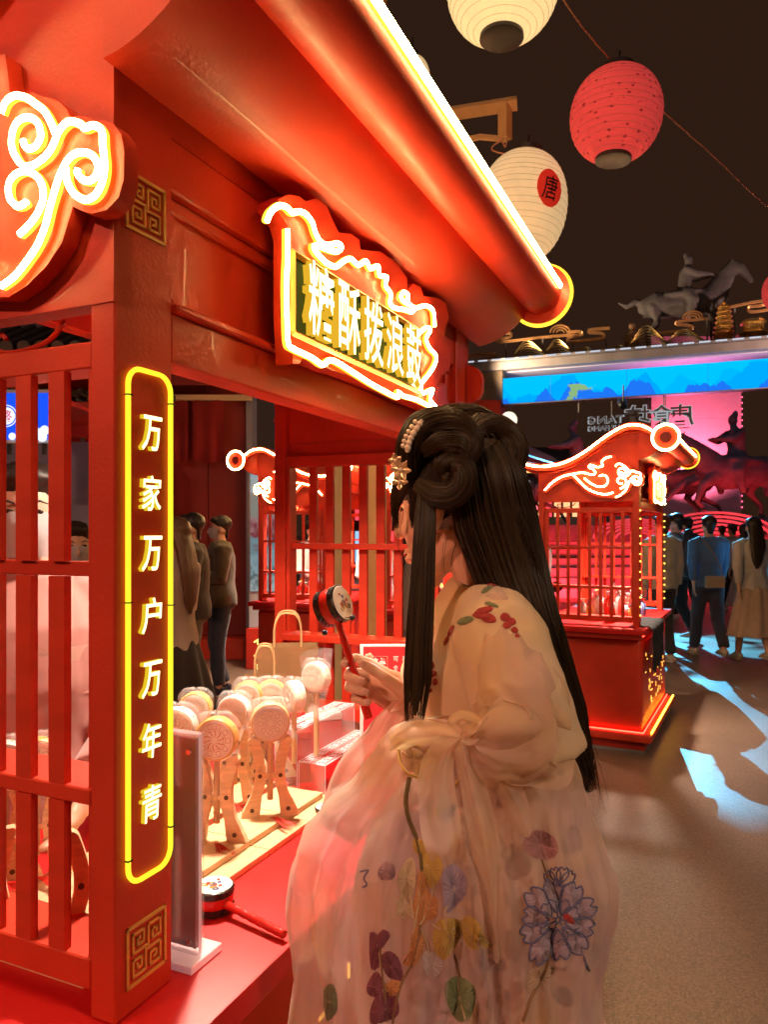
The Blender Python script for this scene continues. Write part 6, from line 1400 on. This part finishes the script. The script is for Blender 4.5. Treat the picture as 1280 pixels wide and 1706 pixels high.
cloth_tube('upper_sleeve', PX([(822, 1012, 1.10), (836, 1050, 1.07), (845, 1110, 1.045), (862, 1170, 1.02), (860, 1222, .995), (815, 1240, .975), (778, 1236, .965)]), [(.030, .03), (.038, .04), (.049, .05), (.061, .06), (.058, .06), (.040, .04), (.016, .018)], SHEER, wo, amp=.012, freq=2.6, seed=3, along=2.5, grow=(.3, 1.4))
# big draped sleeve
LV = [(1196, 700, 880, .012), (1203, 672, 915, .026), (1214, 650, 935, .038), (1240, 630, 950, .052), (1290, 596, 966, .078), (1345, 540, 978, .10), (1400, 500, 1000, .118), (1450, 478, 1022, .128), (1500, 474, 1018, .13), (1555, 484, 1002, .135), (1610, 492, 990, .138), (1660, 486, 992, .14), (1710, 482, 1002, .144), (1800, 474, 1014, .15), (1900, 470, 1020, .155)]
def lv(y, q):
    for a, b_ in zip(LV, LV[1:]):
        if y <= b_[0]: t = (y - a[0]) / (b_[0] - a[0]); t = t * t * (3 - 2 * t) * .5 + t * .5; return a[q] * (1 - t) + b_[q] * t
    return LV[-1][q]
RID = [  # pleats hanging from the gathered knot: (y, x) paths, height, width px
    ([(1215, 738), (1260, 752), (1330, 772), (1400, 788), (1500, 800), (1600, 814), (1690, 832)], .022, 9), ([(1215, 715), (1260, 722), (1330, 735), (1420, 742), (1520, 744)], .012, 10), ([(1222, 790), (1270, 826), (1330, 860), (1400, 890), (1480, 930)], .014, 13),
    ([(1215, 690), (1270, 672), (1340, 650), (1450, 640), (1600, 632), (1700, 628)], .012, 14), ([(1230, 660), (1300, 620), (1380, 575), (1480, 560), (1600, 552), (1700, 548)], .012, 16), ([(1215, 758), (1300, 800), (1400, 835), (1560, 872), (1700, 890)], .010, 12),
    ([(1290, 900), (1380, 930), (1500, 955), (1620, 950), (1700, 955)], .012, 14), ([(1340, 545), (1450, 515), (1560, 520), (1700, 515)], .010, 12), ([(1500, 905), (1600, 912), (1700, 918)], .010, 9), ([(1400, 690), (1520, 694), (1700, 700)], .007, 14)]
def rx(path, y):
    if y < path[0][0] or y > path[-1][0] + 60: return None
    for a, b_ in zip(path, path[1:]):
        if y <= b_[0]: return a[1] + (b_[1] - a[1]) * (y - a[0]) / (b_[0] - a[0])
    return path[-1][1]
def drape(seed, Yc, shrink, amp, ridges=True, ys=(1196, 1900), nr=150, n=260, lobes=1.0, shift=0):
    rg = []
    for i in range(nr):
        y = ys[0] + (ys[1] - ys[0]) * (i / (nr - 1)); xl, xr, d = lv(y, 1), lv(y, 2), lv(y, 3); t = min(1, (y - 1196) / 260); cx_ = (xl + xr) / 2 + shift; hw = (xr - xl) / 2 * shrink; ring = []
        for q in range(n):
            a = 2 * PI * q / n; ca, sa = math.cos(a), math.sin(a); e = 1 / (1 + .0 * ca)
            fan = ca * (1 + .25 * t); nz = noise.noise(Vector((fan * 5.2 + seed, sa * 1.5, y * .0021 + seed))); n2 = noise.noise(Vector((fan * 12 + seed, sa * 2 + 4, y * .0035))); n3 = noise.noise(Vector((ca * 4 + y * .009, sa * 2, y * .008 + seed)))
            n4 = noise.noise(Vector((ca * 7 - y * .012 + seed, sa * 3, y * .014)))
            dd = amp * (.12 + .88 * t) * ((1 - 3 * abs(nz)) * .9 + n2 * .6) * lobes + amp * .45 * n3 + amp * .28 * n4 + amp * .10 * (1 - 2 * abs(noise.noise(Vector((ca * 16 + y * .03, sa * 6, y * .02 + seed)))))
            sq = math.copysign(abs(sa) ** .85, sa); p = W(cx_ + ca * hw, y, Yc); p.x += ca * dd * .6; p.y += -sq * (d * shrink + dd)
            if ridges and sa > .05:
                xpx = CX + p.x / p.y * F
                for path, h, w in RID:
                    r0 = rx(path, y)
                    if r0 is not None:
                        z = (xpx - r0) / w; hgt = h * min(1, .5 + t) * math.exp(-abs(z) ** 1.6) - h * .45 * math.exp(-((z - 2.0) / 1.2) ** 2); p.y -= hgt * sa
            ring.append(p)
        rg.append(ring)
    return rg
mb = MB(); mb.rings(drape(1, 1.075, 1.0, .011), caps=False); robe_me = mb.mesh('draped_sleeve', ROBE, angle=180); robe = link('draped_sleeve', robe_me, wo)
mb = MB(); mb.rings(drape(7, 1.09, .70, .016, False, (1240, 2100), 80, 160, shift=42), caps=False); und_me = mb.mesh('under_robe', UNDER, angle=180); und = link('under_robe', und_me, wo)
# skirt to the ground and a hem of pale gauze
mb = MB(); rg = []
for i in range(30):
    z = 1.08 - 1.05 * i / 29; r = .13 + .16 * (i / 29)
    rg.append([B(math.cos(a) * (r + .012 * math.sin(a * 14 + z)) * .9, math.sin(a) * (r + .012 * math.sin(a * 14 + z)), z) for a in [2 * PI * q / 90 for q in range(90)]])
mb.rings(rg, caps=False); obj('skirt', mb, UNDER, wo, angle=180)
# knot, bows and ruffles at the elbow
def ruffle(name, knot, edge, m, amp=.010, waves=3, rows=22, seed=0, curl=.02, bulge=.02):
    K = W(*knot); E_ = catmull(PX(edge), 6); rg = []
    for i in range(rows):
        t = i / (rows - 1); row = []
        for j, e in enumerate(E_):
            s = j / (len(E_) - 1); p = K.lerp(e, t ** .9); w = amp * t * math.sin(s * waves * 2 * PI + seed) + amp * .6 * t * noise.noise(Vector((s * 5, t * 3, seed))); p.y -= w + bulge * math.sin(t * PI) + curl * max(0, t - .8) * 5 * (.5 + .5 * math.sin(s * 5 + seed)); p.z += -.3 * w
            row.append(p)
        rg.append(row)
    mb = MB(); mb.rings(rg, caps=False, closed=False)
    return obj(name, mb, m, wo, angle=180)
ruffle('sleeve_ruffle', (785, 1234, .985), [(835, 1130, 1.0), (870, 1140, .99), (905, 1150, .985), (918, 1165, .98), (944, 1186, .985), (950, 1225, .985), (940, 1262, .99), (910, 1278, .99), (870, 1276, .985)], SHEER, .010, 2.2, seed=1)
ruffle('sleeve_ruffle', (790, 1240, .975), [(945, 1225, .975), (958, 1262, .972), (944, 1296, .968), (905, 1312, .965), (860, 1305, .962), (830, 1285, .962)], SHEER, .009, 1.6, seed=4, bulge=.012)
ruffle('sleeve_ruffle', (772, 1232, .965), [(800, 1180, .965), (830, 1165, .96), (868, 1168, .955), (895, 1190, .955), (900, 1225, .955), (880, 1262, .955)], SHEER, .012, 1.5, seed=2, bulge=.03)
ruffle('sleeve_ruffle', (905, 1180, 1.04), [(882, 1105, 1.06), (905, 1098, 1.06), (922, 1104, 1.065), (926, 1140, 1.07), (916, 1175, 1.06)], SHEER, .004, 1, seed=6, bulge=.008)
def fold_band(pth, w0, w1, seed, lift=.010):
    """a standing fold: a sheet arched over its own centre line, feathering into the cloth on both sides"""
    P = catmull(PX(pth), 7); T_, _ = frames(P); rg = []; n = 15
    for i, p in enumerate(P):
        t = i / (len(P) - 1); nn = Vector((0, -1, 0)); nn = (nn - T_[i] * nn.dot(T_[i])).normalized(); bi = T_[i].cross(nn); w = (w0 + (w1 - w0) * t) * (.25 + .75 * math.sin(PI * min(1, max(0, t * .92 + .04))) ** .6); row = []
        for q in range(n):
            s_ = -1 + 2 * q / (n - 1); wv = .10 * noise.noise(Vector((s_ * 2, t * 4, seed))) + .25 * noise.noise(Vector((s_ * .6, t * 2, seed + 9)))
            row.append(p + bi * (s_ + wv) * w + nn * (lift * (math.exp(-(s_ * 2.1) ** 2) * 1.2 - .55 + wv * .8)))
        rg.append(row)
    mb = MB(); mb.rings(rg, caps=False, closed=False); return obj('gathered_fold', mb, SHEER, wo, angle=180)
fold_band([(768, 1228, .962), (740, 1250, .952), (728, 1300, .952), (735, 1370, .955), (745, 1440, .955)], .014, .034, 1, .009)
fold_band([(772, 1226, .960), (775, 1262, .945), (790, 1320, .942), (806, 1400, .942), (818, 1500, .942), (828, 1600, .94)], .011, .024, 2, .012)
fold_band([(778, 1226, .960), (812, 1262, .952), (850, 1320, .955), (880, 1390, .958)], .009, .022, 3, .012)
fold_band([(764, 1228, .962), (722, 1222, .968), (684, 1226, .985), (654, 1246, 1.01)], .012, .020, 4, .010)
fold_band([(780, 1222, .955), (820, 1212, .950), (866, 1222, .950), (905, 1250, .958), (935, 1290, .975)], .012, .020, 5, .014)
fold_band([(770, 1220, .968), (756, 1206, .970), (772, 1196, .968), (796, 1206, .960), (800, 1228, .952), (784, 1240, .948), (768, 1234, .950)], .009, .009, 6, .010)
# far sleeve falling from the raised wrist
ruffle('raised_sleeve', (700, 1168, 1.215), [(628, 1250, 1.20), (640, 1215, 1.185), (652, 1180, 1.18), (672, 1158, 1.185), (700, 1150, 1.19)], fabric('pink_gauze', (.75, .50, .42), alpha=.5, transl=.5), .006, 1.3, seed=3, bulge=.01)
cloth_tube('raised_sleeve', PX([(690, 1172, 1.225), (720, 1205, 1.26), (760, 1250, 1.32), (800, 1290, 1.39)]), [(.030, .032), (.045, .05), (.065, .06), (.07, .07)], MATS['pink_gauze'], wo, amp=.006, freq=2.5, seed=9)
cloth_tube('raised_sleeve', PX([(680, 1180, 1.21), (655, 1230, 1.19), (610, 1300, 1.16), (560, 1390, 1.13)]), [(.020, .02), (.04, .03), (.05, .04), (.03, .03)], MATS['pink_gauze'], wo, amp=.007, freq=2.5, seed=12)

# ---- embroidery laid on the cloth surfaces
rob = BVHTree.FromPolygons([v.co for v in robe_me.vertices], [tuple(p.vertices) for p in robe_me.polygons]); blb = BVHTree.FromPolygons([v.co for v in bm_.vertices], [tuple(p.vertices) for p in bm_.polygons])
CAM = Vector((0, 0, 1.5))
def hit(x, y, tree=rob, off=.0012):
    d = (W(x, y, 1) - CAM).normalized(); h = tree.ray_cast(CAM, d)
    if h[0] is None: h = tree.find_nearest(W(x, y, 1.0))
    n = h[1] if h[1].dot(d) < 0 else -h[1]; return h[0] + n * off
def stitch(name, pts, r, m, parent, closed=False, tree=rob, k=4):
    P = catmull([(x, y, 0) for x, y in pts], k, closed); mb = MB(); mb.tube([hit(p.x, p.y, tree) for p in P], r, 5, closed=closed); return obj(name, mb, m, parent)
def petal(name, pts, m, parent, tree=rob, puff=.0015):
    P = catmull([(x, y, 0) for x, y in pts], 4, True); cx_ = sum(p.x for p in P) / len(P); cy_ = sum(p.y for p in P) / len(P); rg = []
    for q in (1, .8, .55, .3, .05): rg.append([hit(cx_ + (p.x - cx_) * q, cy_ + (p.y - cy_) * q, tree, .0008 + puff * (1 - q ** 2)) for p in P])
    mb = MB(); mb.rings(rg, caps=False); ns = max(10, int(len(P) * .8))
    for i in range(ns):      # satin stitches running from the heart of the petal to its edge
        p = P[int(i / ns * len(P))]; e_ = hrnd.uniform(.82, 1.05); mb.tube([hit(cx_ + (p.x - cx_) * q, cy_ + (p.y - cy_) * q, tree, .0010 + puff * (1 - q ** 2)) for q in (.15, .45, .75, e_)], [.0004, .0007, .0009, .0005], 4, caps=False)
    return obj(name, mb, m, parent, angle=60)
def stitched(name, col): return fabric(name, col, transl=.1, col2=tuple(x * .75 for x in col))
YE, OR, LA, BU, NB, GR, BRN, RDD = stitched('thread_yellow', (.62, .40, .10)), stitched('thread_orange', (.62, .27, .10)), stitched('thread_lavender', (.40, .30, .40)), stitched('thread_burgundy', (.26, .07, .10)), stitched('thread_blue', (.14, .14, .26)), stitched('thread_green', (.24, .27, .12)), stitched('thread_brown', (.30, .15, .06)), stitched('thread_red', (.50, .05, .04))
def ell(cx_, cy_, a, b_, rot, n=10, wob=.08, ph=0): return [(cx_ + math.cos(t) * a * math.cos(rot) * (1 + wob * math.sin(3 * t + ph)) - math.sin(t) * b_ * math.sin(rot), cy_ + math.cos(t) * a * math.sin(rot) + math.sin(t) * b_ * math.cos(rot) * (1 + wob * math.cos(3 * t + ph))) for t in [2 * PI * i / n for i in range(n)]]
ub = BVHTree.FromPolygons([v.co for v in und_me.vertices], [tuple(p.vertices) for p in und_me.polygons])
for (x, y, a_, b_, r_, m_) in ((800, 1390, 26, 14, .8, OR), (845, 1330, 22, 12, -.6, BU), (865, 1440, 20, 26, .2, BU), (760, 1420, 18, 28, .1, YE), (900, 1300, 24, 12, .5, YE), (955, 1400, 16, 24, .2, LA), (820, 1600, 26, 18, .4, BU), (860, 1660, 18, 26, .0, OR), (940, 1660, 20, 14, .7, NB), (700, 1660, 22, 16, .5, OR), (790, 1690, 20, 14, .9, YE)): petal('under_petal', ell(x, y, a_, b_, r_, wob=.18), m_, und, tree=ub, puff=.0004)
# outlined blue peony
def petal_loop(cx_, cy_, ang, r0, r1, w, notch=.12):
    L1, L2 = [], []
    for t, ww in ((0, .15), (.3, .6), (.6, 1.0), (.85, .85), (1.0, .40)):
        r = r0 + (r1 - r0) * t; L1.append((cx_ + math.cos(ang) * r - math.sin(ang) * w * ww, cy_ + math.sin(ang) * r + math.cos(ang) * w * ww)); L2.append((cx_ + math.cos(ang) * r + math.sin(ang) * w * ww, cy_ + math.sin(ang) * r - math.cos(ang) * w * ww))
    r = r1 * (1 - notch); return L1 + [(cx_ + math.cos(ang) * r, cy_ + math.sin(ang) * r)] + L2[::-1]
LAV = fabric('thread_faint_lavender', (.50, .38, .42), transl=.3, col2=(.44, .34, .42))
for i in range(10):
    a = 2 * PI * i / 10 + .2; rr_ = 66 * (1 + .12 * math.sin(i * 2.3)); q = petal_loop(928, 1534, a, 16, rr_ * (.95 if abs(math.cos(a)) > .5 else 1.12), 17); petal('peony_petal', q, LAV, robe, puff=.0004); stitch('peony_outline', q, .0012, NB, robe, True)
for i in range(7):
    q = petal_loop(930, 1532, 2 * PI * i / 7 + .5, 5, 36, 12); stitch('peony_outline', q, .0010, NB, robe, True)
for i in range(4):
    q = petal_loop(932, 1478, -1.57 + (i - 1.5) * .5, 4, 34, 9); stitch('peony_outline', q, .0010, NB, robe, True)
petal('peony_center', ell(948, 1530, 12, 6, .8), RDD, robe); stitch('stem', [(915, 1590), (905, 1625), (885, 1660), (872, 1700)], .0022, BRN, robe)
# yellow lily at the knot
stitch('lily_outline', [(652, 1226), (664, 1245), (668, 1270), (680, 1290), (700, 1293), (712, 1275), (728, 1262)], .0022, YE, robe); stitch('lily_outline', [(658, 1230), (690, 1240), (712, 1250), (726, 1264), (716, 1290), (702, 1300), (690, 1292)], .0018, YE, robe); petal('lily_petal', [(668, 1240), (700, 1250), (715, 1268), (702, 1288), (682, 1284), (672, 1262)], stitched('thread_peach', (.58, .36, .18)), robe)
stitch('lily_vein', [(690, 1252), (696, 1275), (694, 1290)], .0016, YE, robe); stitch('stem', [(682, 1296), (676, 1330), (680, 1362), (693, 1392)], .0032, stitched('thread_dark_olive', (.18, .12, .04)), robe)
stitch('stem', [(768, 1245), (772, 1275), (762, 1305), (748, 1322)], .0018, YE, robe)
petal('leaf', [(727, 1350), (735, 1330), (742, 1322), (742, 1345), (732, 1362)], GR, robe); petal('leaf', [(716, 1345), (712, 1325), (720, 1365), (716, 1385)], GR, robe); petal('leaf', [(735, 1358), (760, 1338), (756, 1362), (738, 1368)], NB, robe); stitch('leaf_vein', [(714, 1390), (722, 1362), (738, 1330)], .0012, YE, robe)
# the large yellow and orange bloom
for pts, m in (([(688, 1400), (700, 1398), (712, 1408), (706, 1425), (692, 1420)], YE), ([(705, 1425), (728, 1420), (738, 1448), (722, 1480), (706, 1460)], YE), ([(700, 1440), (694, 1480), (688, 1520), (700, 1545), (716, 1520), (712, 1470)], OR), ([(690, 1430), (672, 1440), (662, 1470), (676, 1500), (692, 1480)], stitched('thread_cream', (.62, .45, .28))), ([(668, 1490), (660, 1520), (680, 1530), (692, 1520)], MATS['thread_cream']),
               ([(700, 1530), (726, 1528), (730, 1500), (712, 1490)], OR), ([(730, 1535), (760, 1530), (772, 1545), (758, 1580), (736, 1600), (722, 1570)], YE), ([(690, 1545), (680, 1590), (672, 1605), (690, 1610), (706, 1580), (704, 1550)], OR), ([(706, 1585), (730, 1590), (740, 1610), (722, 1630), (706, 1615)], stitched('thread_pale_lilac', (.58, .46, .46))),
               ([(740, 1450), (758, 1440), (778, 1462), (776, 1490), (756, 1512), (744, 1520), (738, 1490)], LA), ([(770, 1532), (786, 1526), (802, 1545), (806, 1572), (822, 1576), (790, 1582), (774, 1566)], YE), ([(785, 1536), (800, 1548), (812, 1572), (795, 1570)], stitched('thread_gold', (.50, .30, .03)))): petal('bloom_petal', pts, m, robe)
for pts in ([(700, 1440), (698, 1490), (692, 1540), (680, 1600)], [(712, 1440), (724, 1470), (716, 1510), (700, 1540)], [(668, 1460), (684, 1490), (690, 1530)], [(742, 1520), (752, 1490), (766, 1455)], [(722, 1540), (750, 1560), (748, 1590)], [(700, 1545), (714, 1580), (716, 1610)], [(776, 1540), (792, 1560), (820, 1575)], [(735, 1545), (765, 1550), (770, 1560)]): stitch('bloom_vein', pts, .0013, MATS['thread_cream'], robe)
# burgundy leaves
for pts in ([(616, 1560), (622, 1552), (630, 1556), (640, 1548), (650, 1558), (640, 1575), (630, 1590), (632, 1610), (618, 1612)], [(636, 1592), (650, 1584), (666, 1600), (672, 1632), (652, 1630), (640, 1618)], [(612, 1640), (628, 1618), (640, 1640), (630, 1660), (614, 1656)], [(620, 1672), (640, 1650), (662, 1662), (664, 1690), (640, 1702), (618, 1704)]): petal('burgundy_leaf', pts, BU, robe)
stitch('stem', [(700, 1540), (690, 1600), (668, 1640), (655, 1704)], .0016, BRN, robe); stitch('stem', [(632, 1556), (636, 1600), (640, 1650), (644, 1700)], .0014, BRN, robe); stitch('stem', [(756, 1590), (764, 1620), (768, 1650)], .0014, BRN, robe); stitch('stem', [(693, 1392), (700, 1420), (703, 1450)], .0024, MATS['thread_dark_olive'], robe); stitch('stem', [(902, 1432), (912, 1462), (922, 1490)], .0012, BRN, robe)
petal('orange_leaf', [(640, 1640), (662, 1632), (668, 1648), (650, 1662)], OR, robe); petal('green_leaf', [(742, 1650), (752, 1628), (775, 1630), (792, 1650), (786, 1690), (768, 1702), (750, 1684)], GR, robe); stitch('leaf_vein', [(766, 1640), (770, 1670), (776, 1698)], .0014, MATS['thread_cream'], robe)
petal('faded_petal', ell(902, 1408, 30, 24, .3), stitched('thread_dusty_rose', (.42, .20, .20)), robe, puff=.0004); petal('faded_petal', ell(645, 1452, 14, 16, .3), stitched('thread_dusty_mauve', (.42, .22, .24)), robe, puff=.0004); stitch('small_mark', [(600, 1452), (614, 1450), (606, 1462), (612, 1474), (604, 1478)], .0012, NB, robe)
petal('pale_leaf', [(880, 1620), (905, 1610), (925, 1612), (905, 1640), (878, 1655)], stitched('thread_tan', (.52, .34, .22)), robe, puff=.0006); petal('blue_leaf', [(535 + 437, 1590), (975, 1600), (984, 1618), (976, 1612)], NB, robe); petal('dark_flower', [(540, 1650), (556, 1640), (562, 1680), (545, 1700)], stitched('thread_olive', (.22, .20, .10)), robe)
# pinned red blossoms and leaves on the shoulder
for (x, y, a, b_, r, m) in ((806, 1018, 16, 6, -.3, RDD), (800, 1027, 12, 4, .2, RDD), (815, 1030, 13, 8, .3, RDD), (842, 1028, 8, 7, 0, RDD), (852, 1036, 8, 7, 0, RDD), (845, 1042, 7, 6, 0, RDD), (858, 1050, 6, 5, .5, RDD), (862, 1060, 4, 4, 0, RDD), (776, 1034, 14, 6, -.3, GR), (820, 1008, 12, 3, .3, GR), (752, 1052, 11, 3, -1.1, RDD), (744, 1068, 8, 3, -1.1, RDD),
                             (716, 1108, 9, 8, 0, RDD), (710, 1118, 8, 7, 0, RDD), (722, 1122, 7, 6, 0, RDD), (713, 1138, 7, 6, 0, RDD), (726, 1136, 4, 6, 0, RDD), (716, 1150, 5, 4, 0, RDD), (826, 972, 14, 5, -.2, RDD), (812, 982, 11, 4, -.6, GR)): petal('blossom', ell(x, y, a, b_, r), m, bl_, tree=blb, puff=.001)
bpy.data.scenes.remove(TS_)
